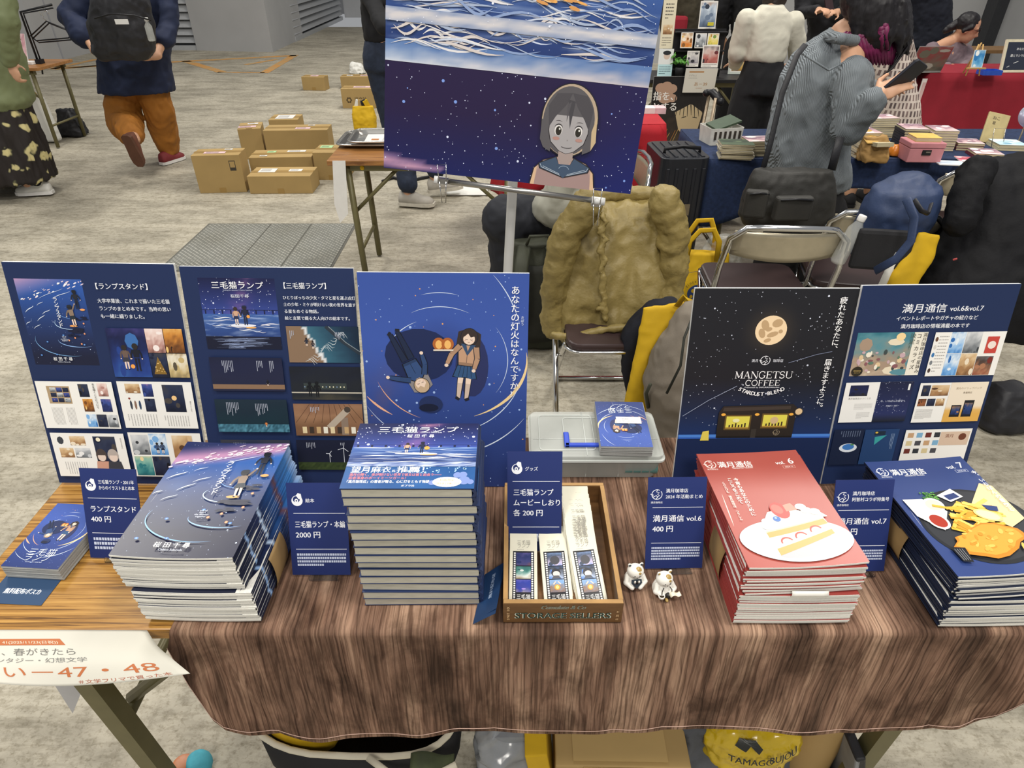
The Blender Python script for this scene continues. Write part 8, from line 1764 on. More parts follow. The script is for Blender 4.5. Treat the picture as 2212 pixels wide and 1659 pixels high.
# --- person in black top and jeans walking behind the tray table
fC = at(885, 446, z=0); Y = solve_y(fC.y + .05); p = Person('person in a black top, dark jeans and grey sneakers walking behind the tray table', fC)
hd, nk, ch, pv = on(838, -250, Y), on(836, -165, Y), on(832, -80, Y), on(832, 110, Y); sl, el, wl = on(800, -120, Y-.02), on(800, -10, Y-.05), on(830, 60, Y-.2)
headshape(p.sk, hd, (1, .2, 0)); p.sk.limb([pv, ch, nk, hd], [.11, .12, .06, .06], SKIN); p.sk.limb([nk, sl, el, wl], [.06, .05, .04, .03], SKIN); hand(p.sk, wl, (1, 0, 0), (0, 0, 1)); a1 = flr(fC, .10); fC2 = at(945, 425, z=0); a2 = flr(fC2, .13)
p.sk.limb([pv, on(850, 270, Y), a1], [.1, .06, .04], SKIN); p.sk.limb([pv, on(890, 270, Y+.12), a2], [.1, .06, .04], SKIN); p.skin(.014); Wf = lambda l, r: abs(on(r, 100, Y).x - on(l, 100, Y).x)/2
b = p.mb(); torso(b, [(on(836, 88, Y), rx*Wf(790, 882), .12), (on(834, 60, Y), rx*Wf(784, 884), .12), (on(832, -40, Y), rx*Wf(780, 884), .13), (on(834, -120, Y), rx*Wf(784, 884), .11), (on(836, -160, Y), rx*.07, .07)], BLKT); b.limb([sl, el, wl], [.065, .06, .05], BLKT, 12); p.part(b, 'top', .014, 3, (.010, 8, 3))
b = p.mb(); torso(b, [(on(838, 150, Y), rx*Wf(786, 890), .13), (on(834, 120, Y), rx*Wf(785, 884), .13), (on(834, 84, Y), rx*Wf(789, 880), .11)], DENIM); b.limb([on(822, 150, Y), on(850, 270, Y), on(874, 350, Y), a1+Vector((0, 0, .07))], [.098, .082, .075, .072], DENIM, 14); b.limb([on(856, 150, Y+.08), on(890, 270, Y+.12), a2+Vector((0, 0, .07))], [.095, .08, .07], DENIM, 14); p.part(b, 'jeans', .013, 2, (.008, 12, 6))
GSN = mat('light_grey_suede', '#a9a49a', .75, var=.12, vs=14); shoe(p.root, a1, (1, -.15), .26, .05, GSN, mat('off_white_sole', '#c9c4b6', .7)); shoe(p.root, a2 + Vector((0, 0, .0)), (1, .1), .26, .05, GSN, mat('off_white_sole', '#c9c4b6'), 'sneaker', 6)
b = p.mb(); b.ell(hd+Vector((-.02, 0, .03)), (.1, .095, .105), HAIRB, 18); p.part(b, 'hair', .013, 2, None)

# --- seated person behind the poster
Y = 2.02; pv = on(1300, 470, Y); pv.z = .53; p = Person('seated person in a pale grey sweater and dark trousers behind the big poster', pv)
fl_, fr_ = Vector((on(1095, 470, Y-.12).x, gy(Y)-.22, .09)), Vector((on(1120, 470, Y+.1).x, gy(Y)+.12, .09))
kl, kr = on(1092, 475, Y-.14), on(1135, 455, Y+.12); ch, nk, hd = on(1290, 330, Y), on(1272, 240, Y), on(1258, 175, Y)
headshape(p.sk, hd, (-1, .1, -.3)); p.sk.limb([pv, ch, nk, hd], [.12, .12, .06, .06], SKIN); sl, el, wl = on(1262, 290, Y-.16), on(1196, 448, Y-.17), on(1262, 432, Y-.2)
p.sk.limb([nk, sl, el, wl], [.06, .05, .045, .03], SKIN); hand(p.sk, wl, (.8, .3, -.2), (0, -1, 0), 1, 1, 35); p.sk.limb([pv, kl, fl_], [.1, .07, .04], SKIN); p.sk.limb([pv, kr, fr_], [.1, .07, .04], SKIN); p.skin(.013)
GSW = mat('pale_grey_knit', '#a3a296', .85, var=.06, vs=10, bump=.12, bs=350); ry = Vector((.1, .2, 0))
b = p.mb(); torso(b, [(pv+Vector((.0, 0, -.02)), (.05, .19, 0), .17), (on(1296, 430, Y), (.05, .2, 0), .16), (ch, (.05, .2, 0), .14), (on(1278, 270, Y), (.05, .17, 0), .10), (nk, (.02, .07, 0), .06)], GSW); b.limb([sl, on(1222, 380, Y-.18), el, wl], [.075, .085, .095, .06], GSW, 14); p.part(b, 'sweater', .012, 3, (.010, 9, 3))
TRS = mat('charcoal_trousers', '#202229', .8, var=.15, vs=14); b = p.mb(); b.limb([pv, kl, fl_+Vector((0, 0, .05))], [.135, .115, .085], TRS, 16); b.limb([pv, kr, fr_+Vector((0, 0, .05))], [.135, .105, .08], TRS, 16); p.part(b, 'trousers', .012, 3, (.012, 8, 5))
shoe(p.root, fl_, (-1, -.1), .26, .046, BLKF, BLKM); shoe(p.root, fr_, (-1, .1), .26, .046, BLKF, BLKM); b = p.mb(); b.ell(hd+Vector((.012, 0, .035)), (.1, .097, .10), HAIRB, 18); p.part(b, 'hair', .013, 2, None)
cd_ = chair('chrome folding chair carrying the seated person behind the poster', pv.x-.06, gy(Y), 90)

# --- person in a white sweater seen from behind
Y = 2.80; fE = Vector((on(1650, 130, Y).x, gy(Y), 0)); p = Person('person seen from behind in a white sweater and black wide trousers', fE)
nk, hd = on(1668, 18, Y), on(1674, -22, Y+.05); sl, sr = on(1612, 42, Y), on(1714, 48, Y); el, er = on(1594, 112, Y+.02), on(1724, 118, Y+.02); wl, wr_ = on(1588, 138, Y+.22), on(1722, 140, Y+.2); pv = on(1652, 150, Y)
headshape(p.sk, hd, (.45, 1, -.5)); p.sk.limb([pv, on(1660, 70, Y), nk-Vector((0, 0, .04)), hd], [.08, .07, .045, .05], SKIN); p.sk.limb([sl, el, wl], [.04, .035, .03], SKIN); p.sk.limb([sr, er, wr_], [.04, .035, .03], SKIN); p.sk.limb([sl, on(1664, 60, Y), sr], [.03, .05, .03], SKIN); hand(p.sk, wl, (.3, 1, -.1), (0, 0, 1), 1, 1); hand(p.sk, wr_, (-.3, 1, -.1), (0, 0, 1), 1, -1)
f1, f2 = fE + Vector((-.10, 0, .09)), fE + Vector((.11, .03, .09)); p.sk.limb([pv, f1], [.07, .04], SKIN); p.sk.limb([pv, f2], [.07, .04], SKIN); p.skin(.012)
Wf = lambda l, r: abs(on(r, 100, Y).x - on(l, 100, Y).x)/2; CRM = mat('cream_fleece', '#cfcbbb', .9, var=.05, vs=12, bump=.1, bs=200)
b = p.mb(); torso(b, [(on(1650, 132, Y), rx*Wf(1612, 1688), .11), (on(1652, 122, Y), rx*Wf(1608, 1694), .12), (on(1658, 80, Y), rx*Wf(1612, 1700), .12), (on(1663, 50, Y), rx*Wf(1616, 1708), .10), (on(1667, 28, Y), rx*Wf(1628, 1704), .085), (on(1668, 10, Y), rx*.062, .062)], CRM); b.limb([sl, el, wl], [.06, .06, .042], CRM, 14); b.limb([sr, er, wr_], [.06, .055, .042], CRM, 14); p.part(b, 'sweater', .011, 2, (.006, 9, 3))
b = p.mb(); torso(b, [(on(1644, 200, Y), rx*Wf(1590, 1700), .15), (on(1650, 160, Y), rx*Wf(1602, 1698), .14), (on(1652, 126, Y), rx*Wf(1616, 1690), .11)], BLKT); b.limb([on(1622, 190, Y), f1+Vector((-.03, 0, .02))], [.10, .12], BLKT, 16); b.limb([on(1676, 190, Y), f2+Vector((.02, 0, .02))], [.10, .11], BLKT, 16); p.part(b, 'trousers', .013, 2, (.012, 6, 5, (1.5, 1.5, .4)))
b = p.mb(); b.ell(hd+Vector((-.0, -.02, .03)), (.092, .105, .10), HAIRD, 20); b.ell(hd+Vector((-.01, -.055, -.04)), (.072, .055, .07), HAIRD, 16); p.part(b, 'hair', .010, 2, (.008, 26, 3)); shoe(p.root, f1, (0, 1), .24, .04, BLKF, BLKM); shoe(p.root, f2, (.2, 1), .24, .04, BLKF, BLKM)

# --- grey corduroy shirt person with the shoulder bag
def cord():
 m = mat('grey_corduroy', '#7e858a', .85, var=.05, vs=10); nt = m.node_tree; b = nt.nodes['Principled BSDF']; tc = nt.nodes.new('ShaderNodeTexCoord'); wv = nt.nodes.new('ShaderNodeTexWave'); wv.inputs['Scale'].default_value = 62; wv.inputs['Distortion'].default_value = .8; wv.bands_direction = 'X'; nt.links.new(tc.outputs['Object'], wv.inputs['Vector'])
 bp = nt.nodes.new('ShaderNodeBump'); bp.inputs['Strength'].default_value = .55; bp.inputs['Distance'].default_value = .01; nt.links.new(wv.outputs['Fac'], bp.inputs['Height']); nt.links.new(bp.outputs[0], b.inputs['Normal']); return m
CORD = cord(); Y = 1.93; fG = Vector((on(1742, 420, Y).x, gy(Y)+.02, 0)); p = Person('person in a grey corduroy shirt with magenta tipped hair looking at a dark phone', fG)
pv, wa, ch, nk = on(1745, 420, Y), on(1752, 320, Y), on(1782, 170, Y), on(1826, 74, Y); hd = on(1878, 12, Y-.02); F_ = Vector((.82, .30, -.62)).normalized()
sR, eR, wR = on(1842, 170, Y-.13), on(1836, 272, Y-.17), on(1892, 210, Y-.24); sL, eL, wL = on(1772, 122, Y+.14), on(1800, 230, Y+.2), on(1880, 200, Y+.1)
PH, HMx = headshape(p.sk, hd, F_, .98, (.62, 0, .78)); p.sk.limb([pv, wa, ch, nk, on(1852, 50, Y-.02), hd], [.12, .11, .12, .06, .052, .055], SKIN); p.sk.limb([nk, sR, eR, wR], [.06, .05, .042, .032], SKIN, 14); p.sk.limb([nk, sL, eL, wL], [.06, .05, .042, .032], SKIN, 14)
hand(p.sk, wR, Vector((.80, .1, .46)), (-.45, -.75, .5), .95, 1, 14, 10); hand(p.sk, wL, Vector((.85, -.1, .25)), (.2, .7, .6), .95, -1, 30)
f1, f2 = fG + Vector((-.07, .05, .09)), fG + Vector((.12, -.02, .09)); p.sk.limb([pv, f1], [.07, .04], SKIN); p.sk.limb([pv, f2], [.07, .04], SKIN); p.skin(.0065, 3)
ax = lambda l, r, py: (on(r, py, Y) - on(l, py, Y))/2
b = p.mb(); torso(b, [(on(1746, 398, Y), ax(1664, 1830, 398)+Vector((0, .03, 0)), .15), (on(1748, 370, Y), ax(1660, 1832, 370), .165), (on(1744, 310, Y), ax(1660, 1830, 310), .165), (on(1756, 240, Y), ax(1672, 1838, 240), .165), (on(1774, 170, Y), ax(1694, 1850, 170), .16), (on(1788, 120, Y), ax(1714, 1846, 120), .14), (on(1806, 90, Y), ax(1745, 1842, 94), .10), (on(1824, 70, Y), ax(1790, 1852, 76), .065)], CORD)
b.limb([sR, on(1840, 225, Y-.16), eR, eR*.45+wR*.55, wR-(wR-eR).normalized()*.02], [.078, .074, .074, .060, .048], CORD, 16); b.limb([sL, eL, wL], [.08, .075, .05], CORD, 14); p.part(b, 'shirt', .0095, 2, (.012, 8, 3, (1.2, 1.2, .8)))
b = p.mb(); b.limb([on(1796, 70, Y+.07), on(1790, 78, Y-.04), on(1816, 84, Y-.11), on(1846, 88, Y-.08), on(1856, 80, Y)], [.022]*5, CORD, 10); p.part(b, 'collar', .007, 1, None)
b = p.mb(); b.tube([on(1727, 112, Y-.105), on(1752, 128, Y-.150), on(1790, 152, Y-.168), on(1836, 128, Y-.12)], .004, CORD, 6); b.build('yoke_seam', p.root)
b = p.mb(); torso(b, [(on(1745, 470, Y), ax(1680, 1812, 470), .14), (on(1745, 400, Y), ax(1676, 1818, 400), .14)], BLKT); b.limb([on(1715, 460, Y), f1+Vector((0, 0, .03))], [.105, .085], BLKT, 14); b.limb([on(1778, 460, Y), f2+Vector((0, 0, .03))], [.105, .085], BLKT, 14); p.part(b, 'trousers', .012, 2, (.008, 8, 5)); shoe(p.root, f1, (.6, 1), .25, .044, BLKF, BLKM); shoe(p.root, f2, (.8, .6), .25, .044, BLKF, BLKM)
rn = random.Random(3); H_ = p.mb(); HM = MB(p.root); MAG = mat('magenta_hair_tips', '#6e1c4a', .45, var=.3, vs=60)
H_.ell(hd + Vector((-.015, -.01, .035)), (.105, .10, .105), HAIRB, 22)
for k in range(46):
 a = rn.uniform(-2.7, 1.1); st_ = hd + Vector((.085*math.cos(a), .085*math.sin(a), rn.uniform(.02, .07)))
 out = Vector((.08*math.cos(a), .07*math.sin(a), 0)); dn = Vector((.30, -.02, -.95)); L = rn.uniform(.15, .22)
 q = [st_, st_ + out*.35 + dn*L*.35, st_ + out*.5 + dn*L*.7, st_ + out*.35 + dn*L + Vector((rn.uniform(-.01, .03), rn.uniform(-.01, .01), 0))]
 H_.limb(q, [.024, .024, .018, .006], HAIRB, 7)
 if k % 4 == 0 and math.cos(a) < .3: HM.limb([q[2]+Vector((0, -.006, 0)), q[3]+Vector((.0, -.006, -.025))], [.017, .006], MAG, 7)
H_.build('hair', p.root, remesh=.0075, smoothit=1, smooth=True, wrinkle=(.004, 50, 3, (2, 2, .4)))
for k in range(16):
 a = -2.6 + k*.13; q0 = hd + Vector((.10*math.cos(a), .095*math.sin(a), -.10)); HM.limb([q0, q0+Vector((.03, -.004, -.05)), q0+Vector((.055, -.004, -.095))], [.018, .015, .004], MAG, 7)
HM.build('dyed_tips', p.root)
for k in range(5):
 b = p.mb(); s0 = hd + Vector((.07+.01*k, -.05-.008*k, -.05)); b.tube([s0, s0+Vector((.04, -.01, -.08)), s0+Vector((.05-.012*k, -.012, -.16)), s0+Vector((.035-.02*k, -.012, -.20))], [.006, .005, .004, .001], HAIRB, 6); b.build('hair_strand', p.root)
t = thing('phone', 'dark phone held up by the person in the grey corduroy shirt', 'phone', tuple(on(1950, 172, Y-.24)), rot=(R(-58), R(22), R(28))); b = MB(); b.rbox((0, 0, 0), (.078, .155, .012), .010, mat('dark_phone_case', '#1b1c28', .4)); b.build('phone_body', t, bevel=.002)
Y2 = Y-.30; sbag = thing('shoulder_bag', 'charcoal shoulder bag with front pockets worn by the grey shirt person', 'bag', tuple(on(1700, 480, Y2)))
SBG = mat('charcoal_nylon', '#2b2a27', .6, var=.15, vs=12, bump=.08, bs=160); ax2 = lambda l, r, py, dz=0: (on(r, py+dz, Y2) - on(l, py-dz, Y2))/2
b = MB(sbag); torso(b, [(on(1694, 492, Y2), ax2(1608, 1782, 488, 6), .05), (on(1698, 470, Y2), ax2(1592, 1796, 466, 6), .085), (on(1704, 430, Y2), ax2(1602, 1802, 426, 6), .085), (on(1712, 390, Y2), ax2(1622, 1804, 386, 6), .07), (on(1716, 366, Y2), ax2(1634, 1800, 364, 2), .045)], SBG); b.build('body', sbag, remesh=.009, smoothit=3, smooth=True, wrinkle=(.008, 10, 4))
for (u, v, wpx, hpx, nm) in ((1632, 440, 50, 70, 'side_pocket'), (1712, 450, 84, 62, 'front_pocket')):
 b = MB(sbag); c_ = on(u, v, Y2-.105); w_ = wpx/1000*1.7; h_ = hpx/1000*1.5; b.rbox((0, 0, 0), (w_, .04, h_), .012, SBG); 
 b.v = [Vector(c_) - Vector(sbag.location) + rotm(z=(-14 if u < 1650 else 2)) @ (Vector(q) + Vector(sbag.location)) for q in b.v]
 o = b.build(nm, sbag, bevel=.012, seg=3); b = MB(sbag); b.tube([c_+Vector((-w_*.42, -.022, h_*.40)), c_+Vector((0, -.025, h_*.46)), c_+Vector((w_*.42, -.022, h_*.40))], .004, BLKM, 6); b.build('zip', o)
b = MB(sbag); b.tube([on(1646, 372, Y2+.02), on(1664, 310, Y2+.05), on(1690, 200, Y2+.07), on(1722, 118, Y2+.13), on(1740, 96, Y2+.22)], .011, BLKN, 8, flat=.22, up=(1, 0, 0)); b.build('strap', sbag)
b = MB(sbag); b.tube([on(1796, 368, Y2+.03), on(1806, 330, Y2+.04), on(1816, 296, Y2+.05)], .017, BLKN, 8, flat=.25, up=(1, 0, 0)); b.build('strap', sbag)

# --- person in the white printed dress
def bprint():
 m = mat('cream_window_print', '#cdbfb4', .8, var=.04); nt = m.node_tree; b = nt.nodes['Principled BSDF']; tc = nt.nodes.new('ShaderNodeTexCoord'); mp = nt.nodes.new('ShaderNodeMapping'); mp.inputs['Rotation'].default_value = (R(90), 0, 0); nt.links.new(tc.outputs['Object'], mp.inputs[0])
 br = nt.nodes.new('ShaderNodeTexBrick'); br.inputs['Scale'].default_value = 9; br.inputs['Mortar Size'].default_value = .055; br.inputs['Brick Width'].default_value = .22; br.inputs['Row Height'].default_value = .42; br.inputs['Color1'].default_value = lin('#574b4b'); br.inputs['Color2'].default_value = lin('#8a7670'); br.inputs['Mortar'].default_value = lin('#cdbfb4'); br.inputs['Mortar Smooth'].default_value = .0; nt.links.new(mp.outputs[0], br.inputs['Vector']); nt.links.new(br.outputs['Color'], b.inputs['Base Color']); return m
Y = 2.95; fH = Vector((on(1925, 200, Y).x, gy(Y), 0)); p = Person('person in a cream dress printed with dark windows behind the grey shirt person', fH)
nk, hd, pv = on(1915, 60, Y), on(1920, 15, Y), on(1920, 180, Y); headshape(p.sk, hd, (-.2, 1, -.2)); p.sk.limb([pv, nk, hd], [.11, .055, .055], SKIN); sl, sr = on(1888, 92, Y), on(1950, 92, Y); p.sk.limb([nk, sl, on(1886, 150, Y+.05), on(1895, 170, Y+.25)], [.055, .045, .04, .03], SKIN); p.sk.limb([nk, sr, on(1960, 150, Y+.05), on(1952, 170, Y+.25)], [.055, .045, .04, .03], SKIN); hand(p.sk, on(1952, 170, Y+.25), (0, 1, 0), (0, 0, 1)); hand(p.sk, on(1895, 170, Y+.25), (0, 1, 0), (0, 0, 1), 1, -1)
f1, f2 = fH+Vector((-.08, 0, .09)), fH+Vector((.08, .04, .09)); p.sk.limb([pv, f1], [.09, .04], SKIN); p.sk.limb([pv, f2], [.09, .04], SKIN); p.skin(.013); Wf = lambda l, r: abs(on(r, 150, Y).x - on(l, 150, Y).x)/2
b = p.mb(); low = on(1925, 260, Y); low.z = .35; torso(b, [(low, rx*Wf(1862, 1990), .26), (on(1925, 260, Y), rx*Wf(1868, 1976), .22), (on(1924, 200, Y), rx*Wf(1872, 1972), .19), (on(1920, 150, Y), rx*Wf(1874, 1962), .16), (on(1917, 100, Y), rx*Wf(1880, 1952), .13), (on(1916, 78, Y), rx*Wf(1895, 1936), .08)], bprint()); p.part(b, 'dress', .013, 2, (.014, 6, 3, (2, 2, .4)))
b = p.mb(); b.limb([sr, on(1962, 150, Y+.05)], [.06, .065], bpy.data.materials['cream_window_print'], 12); b.limb([sl, on(1884, 150, Y+.05)], [.06, .065], bpy.data.materials['cream_window_print'], 12); p.part(b, 'sleeves', .012, 2, None); b = p.mb(); b.ell(hd+Vector((0, -.02, .02)), (.095, .105, .115), HAIRB, 18); p.part(b, 'hair', .013, 2, None); shoe(p.root, f1, (0, 1), .24, .04, BLKF, BLKM); shoe(p.root, f2, (0, 1), .24, .04, BLKF, BLKM)

# --- dark clothed people along the far tables
def dark_person(label, px, Y, wpx, top=-60, face=(0, 1, 0), m=BLKT, arms=None, hips=150, hair=HAIRB, held=None):
 f = Vector((on(px, 100, Y).x, gy(Y), 0)); p = Person(label, f); Wf = lambda w: abs(on(px+w/2, 60, Y).x - on(px-w/2, 60, Y).x)/2
 zs = on(px, top, Y); nk = zs + Vector((0, 0, .06)); hd = nk + Vector((0, 0, .16)); pv = Vector((f.x, f.y, zs.z*.62)); sl, sr = zs+Vector((-Wf(wpx)*.9, 0, -.04)), zs+Vector((Wf(wpx)*.9, 0, -.04))
 headshape(p.sk, hd, face); p.sk.limb([pv, nk, hd], [.12, .055, .055], SKIN); A_ = arms or [(sl, sl+Vector((-.03, 0, -.28)), sl+Vector((.05, .1, -.5))), (sr, sr+Vector((.03, 0, -.28)), sr+Vector((-.05, .1, -.5)))]
 for k, (s0, e0, w0) in enumerate(A_):
  p.sk.limb([nk-Vector((0, 0, .06)), s0, e0, w0], [.03, .04, .035, .03], SKIN); hand(p.sk, w0, (w0-e0), held or (0, 0, 1), 1, 1 if k else -1, 30)
 f1, f2 = f+Vector((-.1, 0, .09)), f+Vector((.1, .04, .09)); p.sk.limb([pv, f1], [.07, .04], SKIN); p.sk.limb([pv, f2], [.07, .04], SKIN); p.skin(.011)
 b = p.mb(); torso(b, [(pv+Vector((0, 0, -.14)), rx*Wf(wpx), .15), (pv, rx*Wf(wpx*.95), .15), (pv*.5+zs*.5, rx*Wf(wpx), .15), (zs+Vector((0, 0, -.08)), rx*Wf(wpx), .13), (zs, rx*Wf(wpx*.75), .11), (nk, rx*.075, .075)], m)
 for s0, e0, w0 in A_: b.limb([s0, e0, e0*.15+w0*.85], [.075, .07, .05], m, 12)
 p.part(b, 'jacket', .012, 2, (.010, 9, 3)); b = p.mb(); b.limb([pv+Vector((-.09, 0, -.05)), f1], [.12, .09], m, 14); b.limb([pv+Vector((.09, 0, -.05)), f2], [.12, .09], m, 14); p.part(b, 'trousers', .013, 2, None)
 b = p.mb(); b.ell(hd - Vector(face).normalized()*.02 + Vector((0, 0, .025)), (.092, .10, .105), hair, 18); p.part(b, 'hair', .012, 2, None); shoe(p.root, f1, face, .25, .044, BLKF, BLKM); shoe(p.root, f2, face, .25, .044, BLKF, BLKM); return p
dark_person('person in black standing behind the large cream picture board', 1618, 3.75, 78, -80)
Yf = 4.0; dark_person('person in a dark suit holding a dark phone, behind the white sweater person', 1796, Yf, 120, -95, (-.5, -.7, -.4), mat('dark_suit_wool', '#222226', .85, var=.12), [(on(1742, -70, Yf), on(1733, 26, Yf-.05), on(1768, 22, Yf-.22)), (on(1850, -70, Yf), on(1852, 30, Yf-.05), on(1808, 26, Yf-.22))], held=(0, -.5, .8))
t = thing('phone', 'small dark phone held by the person in the dark suit', 'phone', tuple(on(1792, 16, Yf-.24)), rot=(R(50), 0, R(10))); b = MB(); b.rbox((0, 0, 0), (.07, .14, .01), .008, mat('dark_red_phone_case', '#2a1418', .4)); b.build('phone_body', t)
dark_person('person in navy black clothes standing left of the seated person with glasses', 1996, 4.45, 100, -75, (0, 1, 0), mat('navy_black_cloth', '#161a26', .85, var=.15))
dark_person('person in an olive coat behind the black card rack', 1478, 4.4, 62, -60, (-.3, -1, -.3), mat('olive_coat', '#3a3426', .85, var=.15))
b = MB(); q = on(1466, 52, 4.3); b.box(q, (.16, .1, .14), REDC); tag(b.build('red_bag', bevel=.03), 'red bag carried at the waist of the olive coat person', 'bag')

# --- seated person with glasses at the laptop
Y = 4.14; pv = on(2050, 175, Y); p = Person('seated person with glasses and tied black hair in a mauve shirt at the laptop', (pv.x, pv.y)); pv.z = .50
ch, nk, hd = on(2040, 118, Y), on(2058, 88, Y-.02), on(2090, 62, Y-.06); F_ = Vector((.80, -.45, -.32)).normalized(); PH, HMx = headshape(p.sk, hd, F_, 1.02, (.1, -.1, 1))
sl, sr = on(2012, 108, Y-.08), on(2082, 112, Y+.05); el, wl = on(2022, 150, Y-.18), on(2056, 145, Y-.24); er, wr_ = on(2094, 140, Y-.1), on(2078, 146, Y-.22)
p.sk.limb([pv, ch, nk, hd], [.13, .13, .055, .055], SKIN); p.sk.limb([nk, sl, el, wl], [.06, .05, .04, .03], SKIN); p.sk.limb([nk, sr, er, wr_], [.06, .05, .04, .03], SKIN); hand(p.sk, wl, (.9, -.1, -.1), (0, 0, 1), .95, 1, 26); hand(p.sk, wr_, (.6, -.5, -.1), (0, 0, 1), .95, -1, 26)
k1, k2 = pv+Vector((-.08, -.42, .02)), pv+Vector((.14, -.40, .02)); g1, g2 = Vector((k1.x, k1.y-.02, .09)), Vector((k2.x, k2.y-.02, .09)); p.sk.limb([pv, k1, g1], [.1, .06, .04], SKIN); p.sk.limb([pv, k2, g2], [.1, .06, .04], SKIN); p.skin(.0085)
MAU = mat('mauve_grey_shirt', '#75666c', .8, var=.06, vs=14); b = p.mb(); torso(b, [(pv, rx*.18, .14), (on(2044, 150, Y), rx*.19, .14), (ch, rx*.20, .13), (on(2048, 98, Y-.01), rx*.16, .09), (nk, rx*.06, .06)], MAU); b.limb([sl, el, el*.3+wl*.7], [.07, .065, .05], MAU, 12); b.limb([sr, er, er*.3+wr_*.7], [.07, .065, .05], MAU, 12); p.part(b, 'shirt', .010, 2, (.008, 12, 3))
b = p.mb(); b.limb([pv, k1, g1], [.12, .09, .07], BLKT, 14); b.limb([pv, k2, g2], [.12, .09, .07], BLKT, 14); p.part(b, 'trousers', .013, 2, None); shoe(p.root, g1, (0, -1), .25, .044, BLKF, BLKM); shoe(p.root, g2, (0, -1), .25, .044, BLKF, BLKM)
b = p.mb(); b.ell(PH(0, -.028, .04), (.084, .098, .092), HAIRB, 20, HMx); b.limb([PH(0, -.10, .0), PH(.02, -.135, -.045), PH(.03, -.15, -.075)], [.042, .036, .026], HAIRB, 10); b.limb([PH(.07, .02, .03), PH(.074, -.02, -.02)], [.022, .018], HAIRB, 8); b.limb([PH(-.07, .02, .03), PH(-.074, -.02, -.02)], [.022, .018], HAIRB, 8); p.part(b, 'hair', .008, 2, (.004, 30, 3))
b = p.mb()
for q in (-1, 1): b.tube([PH(q*.033+.024*math.cos(a), .100, .016+.018*math.sin(a)) for a in (2*PI*j/12 for j in range(12))], .0018, BLKM, 5, True); b.tube([PH(q*.057, .098, .02), PH(q*.078, .02, .016)], .0018, BLKM, 5)
b.tube([PH(-.009, .102, .018), PH(.009, .102, .018)], .0018, BLKM, 5); b.build('glasses', p.root)
b = p.mb()
for q in (-1, 1): b.ell(PH(q*.032, .083, .016), (.012, .005, .004), BLKM, 8, HMx); b.tube([PH(q*.015, .090, .040), PH(q*.034, .090, .046), PH(q*.052, .078, .040)], .0035, HAIRB, 5)
b.build('eyes_and_brows', p.root)
chair('chrome folding chair under the seated person with glasses', pv.x, pv.y+.02, 180)
# ------------------------------------------------------------------ things stored under our table
TRIM = mat('cream_bias_trim', '#cfc8b4', .8, var=.05)
tb2 = thing('tote_bag', 'black open tote bag with cream trim under the table, left', 'bag', (-.28, .16, .004))
b = MB(tb2); rings = []
for k, (z, s) in enumerate(((.006, .9), (.10, 1.0), (.23, 1.02))):
 rings.append([(-.28+.215*s*(abs(math.cos(a))**.6)*math.copysign(1, math.cos(a)), .155+.11*s*(abs(math.sin(a))**.6)*math.copysign(1, math.sin(a)), z+ (.025*math.sin(2*a+1) if k == 2 else 0)) for a in (2*PI*j/32 for j in range(32))])
b.loft(rings, BLKF, cap=False); b.add(rings[0], [tuple(range(31, -1, -1))], BLKF); b.build('body', tb2, solid=.004)
b = MB(tb2); b.tube([Vector(p)+Vector((0, 0, .002)) for p in rings[2]], .007, TRIM, 8, True); b.build('rim_trim', tb2)
b = MB(tb2); b.grid(12, 5, lambda u, v: (-.15+.085*u, .03-.03*v, .250+.008*math.sin(u*6)-.012*v), mat('camouflage_lining', '#4a5334', .8, vs=14, hex2='#23261c')); b.build('camouflage_flap', tb2, solid=.004)
b = MB(tb2); b.tube([(-.24, .03, .232), (-.19, .0, .226), (-.12, -.012, .228), (-.06, .01, .246)], .007, TRIM, 8); b.build('flap_trim', tb2)
b = MB(tb2); b.tube([(-.15, -.006, .226), (-.115, -.012, .20), (-.09, .02, .15)], .013, mat('grey_webbing', '#8d8c88', .7), 8, flat=.3, up=(1, 0, 0)); b.build('strap', tb2); tb2.location.x -= .05
b = MB(); b.loft([[(-.44+.07*math.cos(a)*s, .10+.035*math.sin(a)*s, z) for a in (2*PI*j/16 for j in range(16))] for z, s in ((.16, .9), (.235, 1.1), (.265, 1.15))], YEL, cap=False); b.build('x'); o = bpy.data.objects['x']; o.name = 'yellow_pouch'; tag(o, 'yellow pouch sticking out of the black tote bag', 'pouch')
t = crumple('plastic_bag', 'clear plastic bag between the black tote and the cardboard box under the table', 'bag', (.0, .13, .012), .15, .2, .24, mat('grey_clear_film', '#a9adb2', .2, alpha=.65, var=.12, spec=.8), 12, amp=.03, top=.8)
b = MB(); b.box((0, 0, .12), (.08, .12, .2), mat('grey_bundle', '#8a8e94', .7)); b.build('bundle', t)
b = MB(); b.box((.064, .12, .14), (.045, .20, .24), YEL, rotm(y=-8)); A = Art(); tag(b.build('yellow_folder', bevel=.003), 'yellow printed folder standing beside the cardboard box under the table', 'folder')
t = thing('cardboard_box', 'brown cardboard box with taped flap under the middle of the table', 'cardboard box', (.225, .17, .004), R(-1))
b = MB(); b.box((0, 0, .115), (.27, .32, .23), CARDB); b.build('carton', t, bevel=.003)
b = MB(); b.box((-.005, -.02, .2322), (.19, .26, .003), CARDT); b.build('flap', t); b = MB(); b.box((-.02, -.02, .2347), (.18, .05, .0012), mat('clear_packing_tape', '#b79a62', .12, spec=.8)); b.box((-.02, -.1618, .2), (.12, .0012, .06), mat('clear_packing_tape', '#b79a62')); b.build('packing_tape', t)
GRC = mat('charcoal_grey_cloth', '#54565a', .85, var=.15, vs=12, bump=.1, bs=200)
t = crumple('grey_garment', 'grey garment bundle under the table between box and yellow bag', 'garment', (.40, .16, .015), .12, .3, .22, GRC, 14, amp=.028, top=.8)
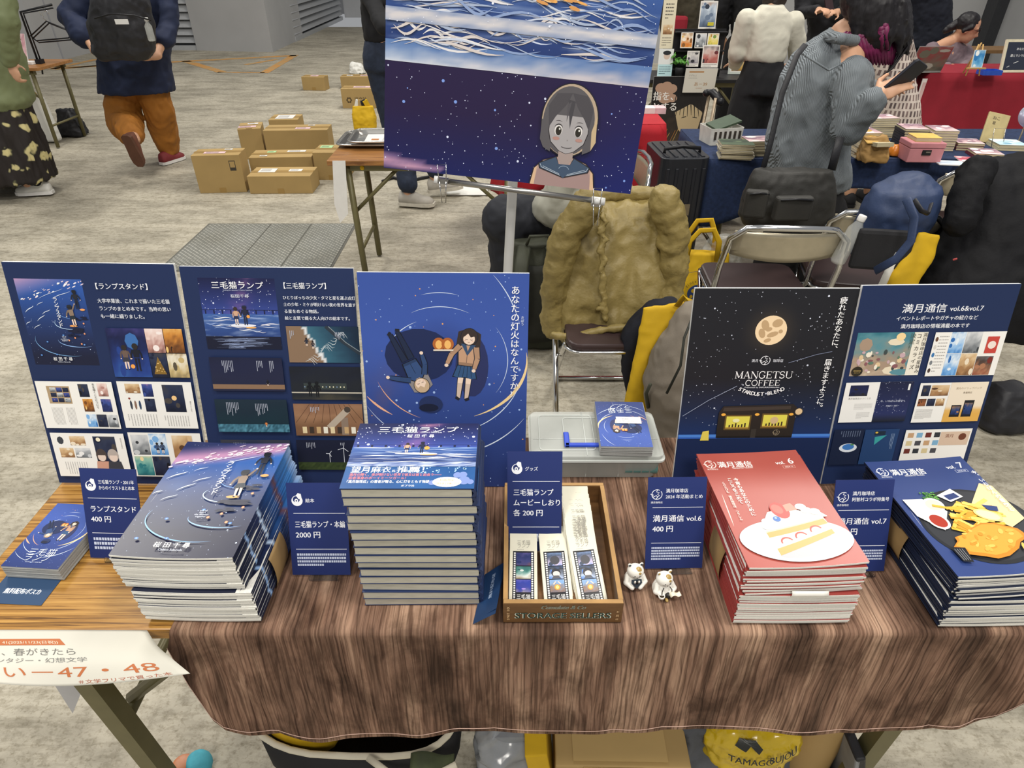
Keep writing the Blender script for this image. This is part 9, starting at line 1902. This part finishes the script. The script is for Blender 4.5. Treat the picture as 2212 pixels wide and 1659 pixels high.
t = crumple('grey_garment', 'dark grey cloth under the yellow shop bag', 'garment', (.52, .16, .012), .22, .2, .10, GRC, 15, amp=.02, top=.8)
yb = thing('shopping_bag', 'glossy yellow plastic shopping bag with dark lettering under the table', 'bag', (.50, .085, .13))
GY = mat('glossy_yellow_plastic', '#d0b022', .22, var=.06, vs=10, bump=.1, bs=40, spec=.7)
b = MB(); b.ell((0, .0, .045), (.098, .055, .085), GY, 26); b.ell((-.05, 0, .09), (.05, .04, .05), GY, 18); b.ell((.055, 0, .08), (.05, .04, .05), GY, 18); b.build('bag_body', yb, remesh=.006, smoothit=3, smooth=True, wrinkle=(.010, 22, 6))
A = Art(); A.text('TAMAGO', -.062, .040, .021, '#2a2a24', bold=.03); A.text('BUJOU', .018, .044, .021, '#2a2a24', bold=.03); A.text('depuis 1990', -.03, .020, .0155, '#2a2a24', bold=.03); A.dashes(-.05, -.004, .04, .006, 1, '#2a2a24', 3); A.poly([(-.05, .075), (-.03, .068), (-.02, .08), (-.004, .066), (.004, .076), (-.01, .09), (-.04, .088)], '#2a2a24')
def ybmap(u, v, l):
 q = max(.05, 1-(u/.115)**2-(v/.105)**2); return (u, -.066*math.sqrt(q)-.004-l, .052+v*.92)
b = MB(); A.emit(b, ybmap, GLOSS, .012); b.build('print', yb)
t = thing('cardboard_tube', 'thick kraft cardboard tube standing under the right part of the table', 'tube', (.665, .14, .002)); b = MB(); n = 28
b.lathe([(.066, 0), (.068, .002), (.068, .248), (.066, .25), (.05, .25), (.05, .2)], mat('kraft_tube', '#a88a58', .6, var=.05, vs=5), n=n); b.build('tube_body', t)
t = thing('tablet_case', 'black flat case leaning right of the cardboard tube under the table', 'case', (.765, .15, .004), rot=(0, R(-16), 0)); b = MB(); b.box((0, 0, .125), (.02, .26, .25), BLKN); b.build('shell', t, bevel=.004)
t = thing('grey_sleeve', 'pale grey padded sleeve between the tube and the black case', 'sleeve', (.747, .13, .004), rot=(0, R(-12), 0)); b = MB(); b.box((-.004, 0, .12), (.012, .22, .24), mat('pale_grey_padding', '#8e8f92', .7)); b.build('padding', t, bevel=.004)
# small balls of yarn-like toys at the very bottom
p = at(430, 1652, z=.03); b = MB(); b.ell((p.x, p.y, .033), (.03, .03, .032), mat('turquoise_yarn', '#4fa6b8', .8, vs=30, var=.2), 18); tag(b.build('yarn_ball'), 'turquoise ball on the floor at the bottom edge beside the left table leg', 'ball')
p = at(398, 1658, z=.03); b = MB(); b.ell((p.x, p.y, .03), (.028, .028, .029), mat('orange_white_felt', '#c8794a', .8, vs=12, hex2='#e6e0d8'), 16); tag(b.build('felt_ball'), 'orange and white ball on the floor next to the turquoise one', 'ball')
